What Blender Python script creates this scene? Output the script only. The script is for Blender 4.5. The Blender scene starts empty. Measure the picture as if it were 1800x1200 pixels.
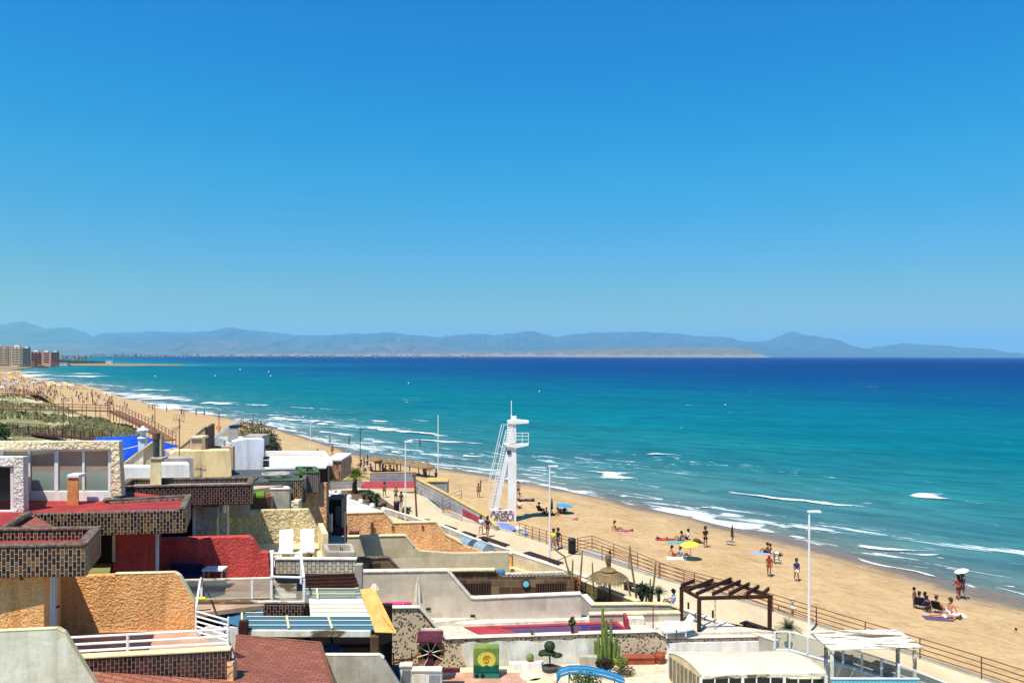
import bpy, math, random
from mathutils import Vector as Ve, Matrix, noise as N
random.seed(7)
R = math.radians
sc = bpy.context.scene
col = sc.collection
# ---------------------------------------------------------------- camera
F, CX, CY, H, RO = 1350.0, 900.0, 625.0, 15.5, 0.0022
cam = bpy.data.cameras.new("camera"); co = bpy.data.objects.new("camera", cam); col.objects.link(co)
co.location = (0, 0, H); cam.sensor_width = 36; cam.lens = 27
cam.shift_y = 25/1800; cam.clip_end = 200000; cam.clip_start = .5
co.rotation_euler = (Matrix.Rotation(R(90), 4, 'X') @ Matrix.Rotation(RO, 4, 'Z')).to_euler()
sc.camera = co
# ---------------------------------------------------------------- light
LD = Ve((.27, .37, -1)).normalized()
w = bpy.data.worlds.new("World"); sc.world = w; w.use_nodes = True
nt = w.node_tree; bg = nt.nodes['Background']
sk = nt.nodes.new('ShaderNodeTexSky'); sk.sky_type = 'NISHITA'; sk.sun_disc = False
sk.sun_elevation = math.asin(-LD.z); sk.sun_rotation = math.atan2(-LD.x, -LD.y)
sk.ozone_density = 6.0; sk.dust_density = 0.1; sk.air_density = 1.0; sk.altitude = 0
hs = nt.nodes.new('ShaderNodeHueSaturation'); hs.inputs['Saturation'].default_value = 1.4; hs.inputs['Value'].default_value = 1.0
mx = nt.nodes.new('ShaderNodeMix'); mx.data_type = 'RGBA'; mx.blend_type = 'MULTIPLY'; mx.inputs[0].default_value = 1
tc = nt.nodes.new('ShaderNodeTexCoord'); sx = nt.nodes.new('ShaderNodeSeparateXYZ'); nt.links.new(tc.outputs['Generated'], sx.inputs[0])
cr = nt.nodes.new('ShaderNodeValToRGB'); nt.links.new(sx.outputs[2], cr.inputs[0]); ce = cr.color_ramp.elements
for q_ in range(4): ce.new(.5)
for e_, (z_, c_) in zip(ce, ((0.048, (0.601, 0.643, 0.507)), (0.129, (0.636, 0.906, 0.856)), (0.234, (0.516, 1.283, 1.082)), (0.332, (0.012, 1.359, 1.234)), (0.417, (0.002, 1.320, 1.336)), (1.000, (0.300, 1.100, 1.100)))): e_.position = z_; e_.color = tuple(v/2 for v in c_)+(1,)
ms_ = nt.nodes.new('ShaderNodeVectorMath'); ms_.operation = 'SCALE'; ms_.inputs['Scale'].default_value = 2
nt.links.new(cr.outputs[0], ms_.inputs[0]); nt.links.new(ms_.outputs[0], mx.inputs[7])
nt.links.new(sk.outputs[0], hs.inputs['Color']); nt.links.new(hs.outputs[0], mx.inputs[6])
nt.links.new(mx.outputs[2], bg.inputs[0]); bg.inputs[1].default_value = .10
sl = bpy.data.lights.new("sun", 'SUN'); sl.energy = 4.7; sl.angle = R(.5); sl.color = (1, .945, .85)
so = bpy.data.objects.new("sun", sl); col.objects.link(so); so.location = (-20, -30, 80)
so.rotation_euler = LD.to_track_quat('-Z', 'Y').to_euler()
sc.view_settings.view_transform = 'Standard'; sc.view_settings.look = 'None'
sc.view_settings.gamma = 1; sc.view_settings.exposure = .4
sc.cycles.max_bounces = 8; sc.cycles.transparent_max_bounces = 16; sc.cycles.volume_bounces = 2
# ---------------------------------------------------------------- helpers
def ray(px, py):
    x, y = px-CX, py-CY
    return x + y*RO, y - x*RO
def V(px, py, D):
    x, y = ray(px, py); return Ve((x*D/F, D, H - y*D/F))
def G(px, py, z=0.0):
    x, y = ray(px, py); D = F*(H-z)/y; return Ve((x*D/F, D, z))
def L3(c): return tuple(((v/255/12.92) if v/255 < .04045 else ((v/255+.055)/1.055)**2.4) for v in c)
MT = {}; STAIN = False
def mt(key, c1=None, c2=None, ns=1.5, rough=.85, bs=0, bd=.02, metal=0, spec=.3, lo=.35, hi=.65, st=(1, 1, 1), detail=6, dist=0):
    if key in MT: return MT[key]
    m = bpy.data.materials.new(key); m.use_nodes = True; n = m.node_tree.nodes; l = m.node_tree.links
    b = n['Principled BSDF']; MT[key] = m
    b.inputs['Roughness'].default_value = rough; b.inputs['Metallic'].default_value = metal
    b.inputs['Specular IOR Level'].default_value = spec
    c1 = L3(c1)+(1,)
    b.inputs['Base Color'].default_value = c1
    m.diffuse_color = c1
    if c2 or bs:
        g = n.new('ShaderNodeNewGeometry'); mp = n.new('ShaderNodeMapping'); mp.inputs['Scale'].default_value = st
        l.new(g.outputs['Position'], mp.inputs[0])
    if c2:
        t = n.new('ShaderNodeTexNoise'); t.inputs['Scale'].default_value = ns; t.inputs['Detail'].default_value = detail; t.inputs['Roughness'].default_value = .65
        t.inputs['Distortion'].default_value = dist
        r = n.new('ShaderNodeValToRGB'); r.color_ramp.elements[0].position = lo; r.color_ramp.elements[1].position = hi
        r.color_ramp.elements[0].color = c1; r.color_ramp.elements[1].color = L3(c2)+(1,)
        l.new(mp.outputs[0], t.inputs['Vector']); l.new(t.outputs[0], r.inputs[0]); l.new(r.outputs[0], b.inputs['Base Color'])
    if c2 and STAIN and rough > .75:
        t2 = n.new('ShaderNodeTexNoise'); t2.inputs['Scale'].default_value = 1; t2.inputs['Detail'].default_value = 7; t2.inputs['Roughness'].default_value = .7
        mp2 = n.new('ShaderNodeMapping'); mp2.inputs['Scale'].default_value = (2.4, 2.4, .35); l.new(g.outputs['Position'], mp2.inputs[0]); l.new(mp2.outputs[0], t2.inputs['Vector'])
        r2 = n.new('ShaderNodeValToRGB'); r2.color_ramp.elements[0].position = .30; r2.color_ramp.elements[1].position = .56; r2.color_ramp.elements[0].color = (.60, .56, .50, 1); l.new(t2.outputs[0], r2.inputs[0])
        mm = n.new('ShaderNodeMix'); mm.data_type = 'RGBA'; mm.blend_type = 'MULTIPLY'; mm.inputs[0].default_value = .8; l.new(r.outputs[0], mm.inputs[6]); l.new(r2.outputs[0], mm.inputs[7]); l.new(mm.outputs[2], b.inputs['Base Color'])
    if bs:
        t = n.new('ShaderNodeTexNoise'); t.inputs['Scale'].default_value = bs; t.inputs['Detail'].default_value = 3; t.inputs['Distortion'].default_value = .6
        bp = n.new('ShaderNodeBump'); bp.inputs['Distance'].default_value = bd; bp.inputs['Strength'].default_value = 1
        l.new(mp.outputs[0], t.inputs['Vector']); l.new(t.outputs[0], bp.inputs['Height']); l.new(bp.outputs[0], b.inputs['Normal'])
    return m
class MB:
    def __init__(s): s.v = []; s.f = []
    def add(s, vs, fs):
        o = len(s.v); s.v += [Ve(p) for p in vs]; s.f += [tuple(i+o for i in f) for f in fs]; return s
    def obox(s, o, a, b, c):   # parallelepiped
        o, a, b, c = Ve(o), Ve(a), Ve(b), Ve(c)
        p = [o, o+a, o+a+b, o+b]; p += [q+c for q in p]
        fs = [(0, 3, 2, 1), (4, 5, 6, 7), (0, 1, 5, 4), (1, 2, 6, 5), (2, 3, 7, 6), (3, 0, 4, 7)]
        if a.cross(b).dot(c) < 0: fs = [f[::-1] for f in fs]
        return s.add(p, fs)
    def box(s, x0, y0, z0, x1, y1, z1): return s.obox((x0, y0, z0), (x1-x0, 0, 0), (0, y1-y0, 0), (0, 0, z1-z0))
    def cbox(s, c, sx, sy, sz, rz=0):
        u = Ve((math.cos(rz), math.sin(rz), 0)); v = Ve((-u.y, u.x, 0)); c = Ve(c)
        return s.obox(c-u*sx/2-v*sy/2, u*sx, v*sy, (0, 0, sz))
    def prism(s, pts, e):
        pts = [Ve(p) for p in pts]; e = Ve(e); n = len(pts)
        nn = Ve((0, 0, 0))
        for i in range(n): nn += pts[i].cross(pts[(i+1) % n])
        if nn.dot(e) > 0: pts = pts[::-1]
        q = [p+e for p in pts]
        fs = [tuple(range(n)), tuple(range(2*n-1, n-1, -1))]
        fs += [((i+1) % n, i, n+i, n+(i+1) % n) for i in range(n)]
        return s.add(pts+q, fs)
    def tube(s, ps, r, n=8, cap=True):
        ps = [Ve(p) for p in ps]; rs = r if isinstance(r, (list, tuple)) else [r]*len(ps)
        vs = []; fs = []
        for i, p in enumerate(ps):
            t = (ps[min(i+1, len(ps)-1)]-ps[max(i-1, 0)]).normalized()
            a = t.cross(Ve((0, 0, 1))) if abs(t.z) < .95 else t.cross(Ve((0, 1, 0)))
            a.normalize(); b = a.cross(t)
            for k in range(n):
                an = 2*math.pi*k/n; vs.append(p+(a*math.cos(an)+b*math.sin(an))*rs[i])
        for i in range(len(ps)-1):
            for k in range(n):
                k2 = (k+1) % n; fs.append((i*n+k, (i+1)*n+k, (i+1)*n+k2, i*n+k2))
        if cap: fs += [tuple(range(n)), tuple(range(len(vs)-1, len(vs)-n-1, -1))]
        return s.add(vs, fs)
    def lathe(s, c, prof, n=12):
        c = Ve(c); vs = []; fs = []
        for r, z in prof:
            for k in range(n):
                a = 2*math.pi*k/n; vs.append(c+Ve((r*math.cos(a), r*math.sin(a), z)))
        for i in range(len(prof)-1):
            for k in range(n):
                k2 = (k+1) % n; fs.append((i*n+k, i*n+k2, (i+1)*n+k2, (i+1)*n+k))
        fs += [tuple(range(n))[::-1], tuple(range(len(vs)-n, len(vs)))]
        return s.add(vs, fs)
    def blob(s, c, rx, ry, rz, na=.15, fq=2., seg=10, rings=7):
        c = Ve(c); vs = []; fs = []
        for i in range(rings+1):
            th = math.pi*i/rings
            for k in range(seg):
                ph = 2*math.pi*k/seg; d = Ve((math.sin(th)*math.cos(ph), math.sin(th)*math.sin(ph), math.cos(th)))
                q = 1+na*N.noise(d*fq+c*3.1); vs.append(c+Ve((d.x*rx, d.y*ry, d.z*rz))*q)
        for i in range(rings):
            for k in range(seg):
                k2 = (k+1) % seg; fs.append((i*seg+k, (i+1)*seg+k, (i+1)*seg+k2, i*seg+k2))
        return s.add(vs, fs)
    def leaves(s, c, rx, ry, rz, n, size, rnd=random):
        c = Ve(c)
        for _ in range(n):
            d = Ve((rnd.gauss(0, 1), rnd.gauss(0, 1), rnd.gauss(0, 1))).normalized()*rnd.random()**.4
            p = c+Ve((d.x*rx, d.y*ry, d.z*rz)); a = Ve((rnd.gauss(0, 1), rnd.gauss(0, 1), rnd.gauss(0, 1))).normalized()
            b = a.orthogonal().normalized(); e = size*rnd.uniform(.6, 1.3)
            s.add([p-a*e, p+b*e*.45, p+a*e, p-b*e*.45], [(0, 1, 2, 3)])
        return s
    def build(s, name, mat, parent=None, smooth=False, data=None):
        me = bpy.data.meshes.new(name)
        if parent is None and data is None and s.v:
            xs = [v.x for v in s.v]; ys = [v.y for v in s.v]; o = Ve(((min(xs)+max(xs))/2, (min(ys)+max(ys))/2, min(v.z for v in s.v)))
            M = Matrix.Translation(-o)
        else:
            o = Ve((0, 0, 0)); M = wm(parent).inverted() if parent else Matrix.Identity(4)
        me.from_pydata([M @ v for v in s.v], [], s.f); me.update()
        uv = me.uv_layers.new(name='uv')     # metres: along the face / up
        for p in me.polygons:
            nrm = p.normal
            t = Ve((-nrm.y, nrm.x, 0)) if abs(nrm.z) < .8 else None
            if t is not None: t.normalize()
            for li in p.loop_indices:
                q = s.v[me.loops[li].vertex_index]
                uv.data[li].uv = (q.dot(t), q.z) if t is not None else (q.x, q.y)
            if smooth: p.use_smooth = True
        ob = bpy.data.objects.new(name, me); col.objects.link(ob)
        if mat: me.materials.append(mat if not isinstance(mat, str) else MT[mat])
        if parent: ob.parent = parent
        else: ob.location = o
        return ob
def wm(o):
    m = Matrix.Identity(4)
    while o: m = o.matrix_basis @ m; o = o.parent
    return m
def tag(o, label=None, cat=None, group=None, kind=None):
    if label: o['label'] = label
    if cat: o['category'] = cat
    if group: o['group'] = group
    if kind: o['kind'] = kind
    return o
def thing(name, label, cat, loc=(0, 0, 0), rz=0, group=None):
    o = bpy.data.objects.new(name, None); col.objects.link(o); o.location = loc; o.rotation_euler = (0, 0, rz)
    o.empty_display_size = .3
    return tag(o, label, cat, group)
def copy_tree(o, parent=None):
    c = o.copy(); col.objects.link(c); c.parent = parent
    for ch in [x for x in o.children]: copy_tree(ch, c)
    return c
def struct(o): o['kind'] = 'structure'; return o
def place(o, loc, rz=0, label=None, group=None, s=None):
    o.location = loc; o.rotation_euler = (0, 0, rz)
    if s: o.scale = (s, s, s)
    if label: o['label'] = label
    if group: o['group'] = group
    return o
def ip(pts, k):          # resample a polyline by Catmull-Rom, k per span
    out = []
    for i in range(len(pts)-1):
        p0, p1, p2, p3 = pts[max(i-1, 0)], pts[i], pts[i+1], pts[min(i+2, len(pts)-1)]
        for j in range(k):
            t = j/k; out.append(.5*((2*p1)+(p2-p0)*t+(2*p0-5*p1+4*p2-p3)*t*t+(3*p1-p0-3*p2+p3)*t**3))
    out.append(pts[-1]); return out
def attr(ob, name, vals):
    a = ob.data.attributes.new(name, 'FLOAT', 'POINT'); a.data.foreach_set('value', vals)
# ---------------------------------------------------------------- beach
SZ = -2.6
shore_px = [(2150, 1150), (1950, 1092), (1800, 1051), (1700, 1030), (1600, 1004), (1500, 975), (1400, 947), (1280, 921), (1200, 902), (1130, 888), (1000, 859), (920, 845), (850, 832), (780, 822), (700, 812), (620, 795), (560, 775), (480, 752), (420, 738), (360, 727), (300, 717), (250, 706), (205, 694), (170, 681), (130, 674), (95, 670), (60, 662), (45, 655), (35, 651.5), (20, 649)]
inl_px = [(1800, 1400), (1700, 1350), (1600, 1300), (1500, 1250), (1400, 1200), (1250, 1130), (1150, 1090), (1080, 1050), (1000, 1020), (960, 1000), (850, 970), (800, 950), (740, 930), (700, 915), (620, 890), (540, 860), (480, 840), (400, 820), (340, 800), (270, 790), (230, 780), (180, 770), (120, 750), (60, 735), (0, 720), (-60, 710), (-100, 700), (-130, 690), (-150, 680), (-160, 670)]
K = 6
S = ip([G(x, y, SZ) for x, y in shore_px], K); I = ip([G(x, y, -1.5) for x, y in inl_px], K)
b = MB(); NT = 40; sh = []
for i, (s_, i_) in enumerate(zip(S, I)):
    Lw = (s_-i_).length
    for j in range(NT+1):
        t = 1.25*j/NT; p = i_.lerp(s_, t); d = (1-t)*Lw
        z = -1.45 - .25*min(1, t/.6) - .9*max(0, (t-.6)/.4) if t <= 1 else SZ-.02-(t-1)*3
        if t < 1: z += .035*N.noise(Ve((p.x*.9, p.y*.9, 0)))*min(1, d/6) + .07*N.noise(Ve((p.x*.2, p.y*.2, 5)))*min(1, d/8)
        b.v.append(Ve((p.x, p.y, z))); sh.append(d)
for i in range(len(S)-1):
    for j in range(NT):
        a = i*(NT+1)+j; b.f.append((a, a+NT+1, a+NT+2, a+1))
beach = struct(b.build('beach_sand', None)); attr(beach, 'shore', sh)
for p in beach.data.polygons: p.use_smooth = True
m = mt('sand', (202, 171, 126), (186, 154, 109), ns=.35, rough=.95, bs=2.2, bd=.16, spec=.1)
n = m.node_tree.nodes; l = m.node_tree.links; bs = n['Principled BSDF']
def math_(n, l, op, a, b_=None, clamp=False):
    q = n.new('ShaderNodeMath'); q.operation = op; q.use_clamp = clamp
    for k, v in enumerate((a, b_)):
        if v is None: continue
        if isinstance(v, (int, float)): q.inputs[k].default_value = v
        else: l.new(v, q.inputs[k])
    return q.outputs[0]
def ramp(n, l, fac, stops):
    r = n.new('ShaderNodeValToRGB'); e = r.color_ramp.elements
    while len(e) < len(stops): e.new(.5)
    for x, (p, c) in zip(e, stops): x.position = p; x.color = (L3(c)+(1,)) if not isinstance(c, (int, float)) else (c, c, c, 1)
    l.new(fac, r.inputs[0]); return r.outputs[0]
def mixc(n, l, fac, a, b_, mode='MIX'):
    q = n.new('ShaderNodeMix'); q.data_type = 'RGBA'; q.blend_type = mode
    for k, v in ((0, fac), (6, a), (7, b_)):
        if isinstance(v, tuple): q.inputs[k].default_value = L3(v)+(1,)
        elif isinstance(v, (int, float)): q.inputs[k].default_value = v
        else: l.new(v, q.inputs[k])
    return q.outputs[2]
def noise_(n, l, vec, scale, detail=5, rough=.6, dist=0):
    t = n.new('ShaderNodeTexNoise'); t.inputs['Scale'].default_value = scale; t.inputs['Detail'].default_value = detail
    t.inputs['Roughness'].default_value = rough; t.inputs['Distortion'].default_value = dist
    if vec is not None: l.new(vec, t.inputs['Vector'])
    return t.outputs[0]
def mapping(n, l, vec, sc_=(1, 1, 1), rz=0):      # rotate, then scale
    if rz:
        mp = n.new('ShaderNodeMapping'); mp.inputs['Rotation'].default_value = (0, 0, rz); l.new(vec, mp.inputs[0]); vec = mp.outputs[0]
    mp = n.new('ShaderNodeMapping'); mp.inputs['Scale'].default_value = sc_; l.new(vec, mp.inputs[0]); return mp.outputs[0]
def getattr_(n, name):
    a = n.new('ShaderNodeAttribute'); a.attribute_name = name; return a.outputs['Fac']
pos = n.new('ShaderNodeNewGeometry').outputs['Position']
old = bs.inputs['Base Color'].links[0].from_socket
d = math_(n, l, 'ADD', getattr_(n, 'shore'), math_(n, l, 'MULTIPLY', math_(n, l, 'SUBTRACT', noise_(n, l, pos, .12, 4), .5), 7))
wet = ramp(n, l, math_(n, l, 'DIVIDE', d, 12), [(0.0, 1.), (.22, 1.), (.36, .35), (.6, 0.)])
c = mixc(n, l, wet, old, (128, 112, 96))
al = mapping(n, l, pos, (1, .12, 1), R(-37))     # furrows and tracks running along the beach
tr = ramp(n, l, noise_(n, l, al, .9, 6, .6, .4), [(.56, 0.), (.66, 1.)])
far = ramp(n, l, math_(n, l, 'DIVIDE', getattr_(n, 'shore'), 40), [(.1, 1.), (.55, .25)])
c = mixc(n, l, math_(n, l, 'MULTIPLY', math_(n, l, 'MULTIPLY', tr, far), .5), c, (128, 98, 62))
sp_ = noise_(n, l, mapping(n, l, pos, (1, .6, 1), R(-37)), 1.6, 8, .75)
c = mixc(n, l, .6, c, ramp(n, l, sp_, [(.35, (196, 190, 182)), (.52, (255, 255, 255)), (.68, (226, 222, 214))]), 'MULTIPLY')
sw = ramp(n, l, math_(n, l, 'ADD', noise_(n, l, pos, 2.8, 6, .7), math_(n, l, 'MULTIPLY', noise_(n, l, al, .5, 3), .5)), [(.93, 0.), (.97, 1.)])
c = mixc(n, l, math_(n, l, 'MULTIPLY', sw, .7), c, (96, 76, 52))
l.new(c, bs.inputs['Base Color']); l.new(ramp(n, l, wet, [(0., .95), (1., .35)]), bs.inputs['Roughness'])
beach.data.materials.append(m)
# ---------------------------------------------------------------- sea
ys = [28*(1.012**k) for k in range(360)]
while ys[-1] < 60000: ys.append(ys[-1]*1.06)
xs_ = [-1+2.1*(k/150) for k in range(151)]
Sxy = [(p.x, p.y) for p in S[::2]] + [(G(x, y, SZ).x, G(x, y, SZ).y) for x, y in ((60, 645), (100, 642.2), (130, 641.5), (230, 642.2), (325, 642.2), (325, 640.8), (160, 637), (107, 632), (112, 627.2), (140, 625.8), (185, 624.8))]
import numpy as np
P = np.array([[k*(y+60), y] for y in ys for k in xs_]); dist = np.full(len(P), 1e9)
Sa = np.array(Sxy)
for a_, b_ in zip(Sa[:-1], Sa[1:]):
    ab = b_-a_; t = np.clip(((P-a_)@ab)/(ab@ab), 0, 1); dist = np.minimum(dist, np.hypot(*(P-a_-t[:, None]*ab).T))
b = MB(); nx = len(xs_)
for (x, y), dd in zip(P, dist):
    z = SZ
    if y < 700: z += min(1, dd/25)*max(0, 1-y/700)*(.16*N.noise(Ve((x*.05+y*.05, y*.16-x*.1, 1)))+.05*N.noise(Ve((x*.4, y*.4, 2))))
    b.v.append(Ve((x, y, z)))
for i in range(len(ys)-1):
    for j in range(nx-1): a = i*nx+j; b.f.append((a, a+1, a+nx+1, a+nx))
sea = struct(b.build('sea_water', None)); attr(sea, 'off', [float(v) for v in dist])
for p in sea.data.polygons: p.use_smooth = True
m = mt('sea', (0, 90, 120)); n = m.node_tree.nodes; l = m.node_tree.links; bs = n['Principled BSDF']
pos = n.new('ShaderNodeNewGeometry').outputs['Position']; off = getattr_(n, 'off')
lw = math_(n, l, 'LOGARITHM', math_(n, l, 'ADD', off, 3), 10)
big = noise_(n, l, mapping(n, l, pos, (.35, 1, 1), R(39)), .02, 4)
lw = math_(n, l, 'ADD', lw, math_(n, l, 'MULTIPLY', math_(n, l, 'SUBTRACT', big, .5), .5))
base = ramp(n, l, math_(n, l, 'DIVIDE', lw, 4), [(.12, (124, 132, 116)), (.28, (84, 132, 132)), (.40, (40, 126, 130)), (.48, (4, 122, 132)), (.56, (0, 112, 132)), (.635, (0, 86, 130)), (.70, (0, 66, 126)), (.80, (0, 50, 118))])
w1 = noise_(n, l, mapping(n, l, pos, (.3, 1, 1), R(39)), .35, 8, .7, .3)
base = mixc(n, l, math_(n, l, 'MULTIPLY', ramp(n, l, w1, [(.38, 0.), (.62, 1.)]), .42), base, (0, 44, 66))
w3 = noise_(n, l, mapping(n, l, pos, (.22, 1, 1), R(20)), .05, 6, .7, .3)
base = mixc(n, l, math_(n, l, 'MULTIPLY', ramp(n, l, w3, [(.4, 0.), (.65, 1.)]), .3), base, (0, 50, 84))
# foam lace close to the shore and small white horses further out
f1 = noise_(n, l, mapping(n, l, pos, (.2, 1, 1), R(39)), .6, 9, .74, 1.0)
f2 = noise_(n, l, mapping(n, l, pos, (.18, 1, 1), R(39)), .11, 3)
near = ramp(n, l, math_(n, l, 'DIVIDE', off, 100), [(0., 1.), (.06, .9), (.28, .45), (.5, 0.)])
fm = math_(n, l, 'ADD', math_(n, l, 'ADD', f1, math_(n, l, 'MULTIPLY', f2, .55)), math_(n, l, 'MULTIPLY', near, .15))
foam = ramp(n, l, fm, [(.988, 0.), (1.06, .75)])
base = mixc(n, l, foam, base, (232, 238, 238))
bs.inputs['Specular IOR Level'].default_value = 0; l.new(base, bs.inputs['Base Color']); gs = n.new('ShaderNodeBsdfGlossy'); gs.inputs['Roughness'].default_value = .28; ms = n.new('ShaderNodeMixShader'); ms.inputs[0].default_value = .05
bp = n.new('ShaderNodeBump'); bp.inputs['Distance'].default_value = .5; bp.inputs['Strength'].default_value = .55
w2 = noise_(n, l, mapping(n, l, pos, (.45, 1, 1), R(39)), .8, 8, .7)
l.new(w2, bp.inputs['Height']); l.new(bp.outputs[0], bs.inputs['Normal']); l.new(bp.outputs[0], gs.inputs['Normal'])
l.new(bs.outputs[0], ms.inputs[1]); l.new(gs.outputs[0], ms.inputs[2]); l.new(ms.outputs[0], n['Material Output'].inputs['Surface'])
sea.data.materials.append(m)
# breakers: raised foamy crests with ragged edges
m = mt('foam', (238, 243, 243), rough=.9, spec=.1); n = m.node_tree.nodes; l = m.node_tree.links; bs = n['Principled BSDF']
pos = n.new('ShaderNodeNewGeometry').outputs['Position']; e = getattr_(n, 'edge')
al = math_(n, l, 'ADD', math_(n, l, 'ADD', math_(n, l, 'MULTIPLY', noise_(n, l, mapping(n, l, pos, (.4, 1, 1), R(39)), 1.6, 8, .75, .8), .65), math_(n, l, 'MULTIPLY', noise_(n, l, mapping(n, l, pos, (.4, 1, 1), R(39)), .22, 4), .35)), math_(n, l, 'MULTIPLY', math_(n, l, 'SUBTRACT', e, .5), .62))
l.new(ramp(n, l, al, [(.46, 0.), (.52, .45), (.66, 1.)]), bs.inputs['Alpha'])
bp = n.new('ShaderNodeBump'); bp.inputs['Distance'].default_value = .3; l.new(noise_(n, l, pos, 2.5, 5), bp.inputs['Height']); l.new(bp.outputs[0], bs.inputs['Normal'])
crests = [  # pixel line, seaward-to-shore width in px, height m, density
 ([(1283, 862), (1340, 873), (1420, 881), (1490, 888), (1545, 892)], 9, .45, 1.),
 ([(1330, 866), (1400, 872), (1480, 880), (1580, 884), (1640, 880)], 16, .1, .34),
 ([(1617, 867), (1645, 872), (1682, 877)], 11, .5, 1.), ([(1670, 876), (1720, 882), (1800, 890), (1880, 898)], 16, .1, .45),
 ([(1505, 957), (1560, 966), (1655, 969)], 14, .4, 1.), ([(1540, 964), (1600, 972), (1660, 974)], 16, .1, .6),
 ([(1024, 827), (1060, 830), (1085, 833)], 6, .3, .9), ([(1072, 828), (1100, 834), (1130, 842)], 9, .4, .9), ([(1100, 832), (1180, 830), (1290, 834)], 12, .1, .42),
 ([(1132, 799), (1160, 798), (1205, 801)], 6, .4, .9), ([(1190, 800), (1240, 804)], 7, .1, .4),
 ([(930, 821), (950, 822), (968, 823)], 4, .2, .9), ([(960, 824), (1010, 822)], 4, .1, .6),
 ([(638, 749), (700, 757), (760, 762), (800, 767)], 8, .5, 1.), ([(620, 745), (690, 752), (760, 756)], 7, .1, .55),
 ([(690, 777), (730, 773), (790, 776), (862, 781)], 7, .35, .9), ([(640, 768), (700, 778), (760, 781)], 7, .1, .5), ([(818, 800), (850, 803)], 6, .4, 1.), ([(690, 793), (715, 797)], 5, .3, .9),
 ([(484, 732), (520, 737), (560, 740), (625, 746)], 8, .5, .95), ([(520, 738), (580, 745), (640, 744)], 9, .2, .6), ([(540, 754), (600, 762), (640, 768)], 5, .2, .7), ([(470, 728), (500, 730)], 5, .2, .8),
 ([(370, 706), (400, 708), (425, 711)], 6, .5, 1.), ([(425, 711), (450, 711), (476, 713)], 4, .4, .9), ([(655, 738), (690, 742)], 5, .3, .8),
 ([(254, 692), (290, 697), (320, 701), (356, 705)], 8, .6, 1.), ([(286, 709), (310, 713), (330, 718), (350, 721)], 8, .5, .9), ([(340, 720), (390, 728), (420, 731)], 6, .2, .8),
 ([(270, 684), (298, 687)], 5, .5, .9), ([(188, 688), (220, 692), (250, 695)], 6, .4, .8), ([(190, 683), (230, 685)], 6, .3, .6), ([(140, 675), (152, 677)], 5, .4, .9),
 ([(132, 662), (155, 661), (180, 664)], 2.4, .6, 1.), ([(105, 657), (140, 656)], 2, .5, .9), ([(55, 664), (75, 660), (92, 658)], 2.4, .5, .9), ([(90, 667), (105, 665)], 2.4, .4, .9), ([(55, 653), (85, 655)], 1.6, .4, .8),
 # wash running up the sand
 ([(912, 838), (945, 850), (1000, 861), (1060, 875), (1130, 889)], 12, .1, .8), ([(1130, 886), (1200, 899), (1280, 916), (1340, 930), (1395, 941)], 20, .12, .78),
 ([(1280, 916), (1340, 922), (1420, 936), (1500, 938)], 26, .08, .42), ([(1200, 893), (1280, 900), (1370, 920), (1450, 936)], 14, .1, .45),
 ([(910, 834), (1000, 850), (1060, 860)], 8, .1, .4), ([(1390, 940), (1410, 946), (1432, 952)], 8, .15, .7),
 ([(1496, 976), (1540, 990), (1590, 1000), (1625, 1008), (1680, 1026)], 5, .12, .9), ([(1560, 1000), (1610, 1008)], 5, .08, .6), ([(1740, 1030), (1830, 1052)], 4, .08, .6),
 ([(560, 770), (600, 780), (640, 790)], 4, .08, .6), ([(450, 742), (500, 752), (560, 766)], 4, .08, .7), ([(800, 822), (850, 830), (880, 836)], 4, .08, .6), ([(230, 700), (300, 714), (370, 726)], 3, .08, .6),
 ([(1230, 892), (1250, 893)], 5, .3, .9), ([(1645, 981), (1660, 982)], 4, .2, .9), ([(1560, 835), (1640, 842)], 6, .1, .35), ([(1190, 815), (1330, 820)], 6, .1, .3), ([(850, 765), (960, 772)], 4, .1, .3)]
b = MB(); ed = []
for pts, wpx, hh, dn in crests:
    c_ = ip([G(x, y, SZ) for x, y in pts], 14); n_ = len(c_)
    for i, p in enumerate(c_):
        k = math.sin(math.pi*min(1, max(0, (i+.15)/(n_-1+.3))))**.5; tg = (c_[min(i+1, n_-1)]-c_[max(i-1, 0)]); nrm = Ve((-tg.y, tg.x, 0)).normalized()
        if nrm.y < 0: nrm = -nrm                     # seaward
        wd = wpx*p.y**2/(F*18.1)*k*(.75+.9*abs(N.noise(p*.15)))/max(.35, nrm.y)*(.62 if p.y < 140 else .42)
        for j in range(9):
            t = j/8; bump_ = math.sin(math.pi*t)**.8*(1.3 if t < .5 else 1)
            q = p+nrm*wd*(t-.5)*1.5+nrm*wd*.4*N.noise(p*.25+Ve((3, 3, 0))); q.z = SZ+.03+hh*.5*math.exp(-((t-.3)/.2)**2)*k*(.8+.5*N.noise(p*.4))+(.03 if q.y < 300 else .12)
            b.v.append(q); ed.append(min(1, dn*k*(math.exp(-((t-.28)/.15)**2)+(.52 if t > .28 else .15)*math.sin(math.pi*t)**.5)*(.62+1.1*abs(N.noise(p*.3+Ve((7, 1, 0)))))))
    o = len(b.v)-9*n_
    for i in range(n_-1):
        for j in range(8): a = o+i*9+j; b.f.append((a, a+9, a+10, a+1))
fo = b.build('breaking_surf', MT['foam'], smooth=True); attr(fo, 'edge', ed)
tag(fo, 'white foam of the breaking waves along the shore', 'surf', kind='stuff')
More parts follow.
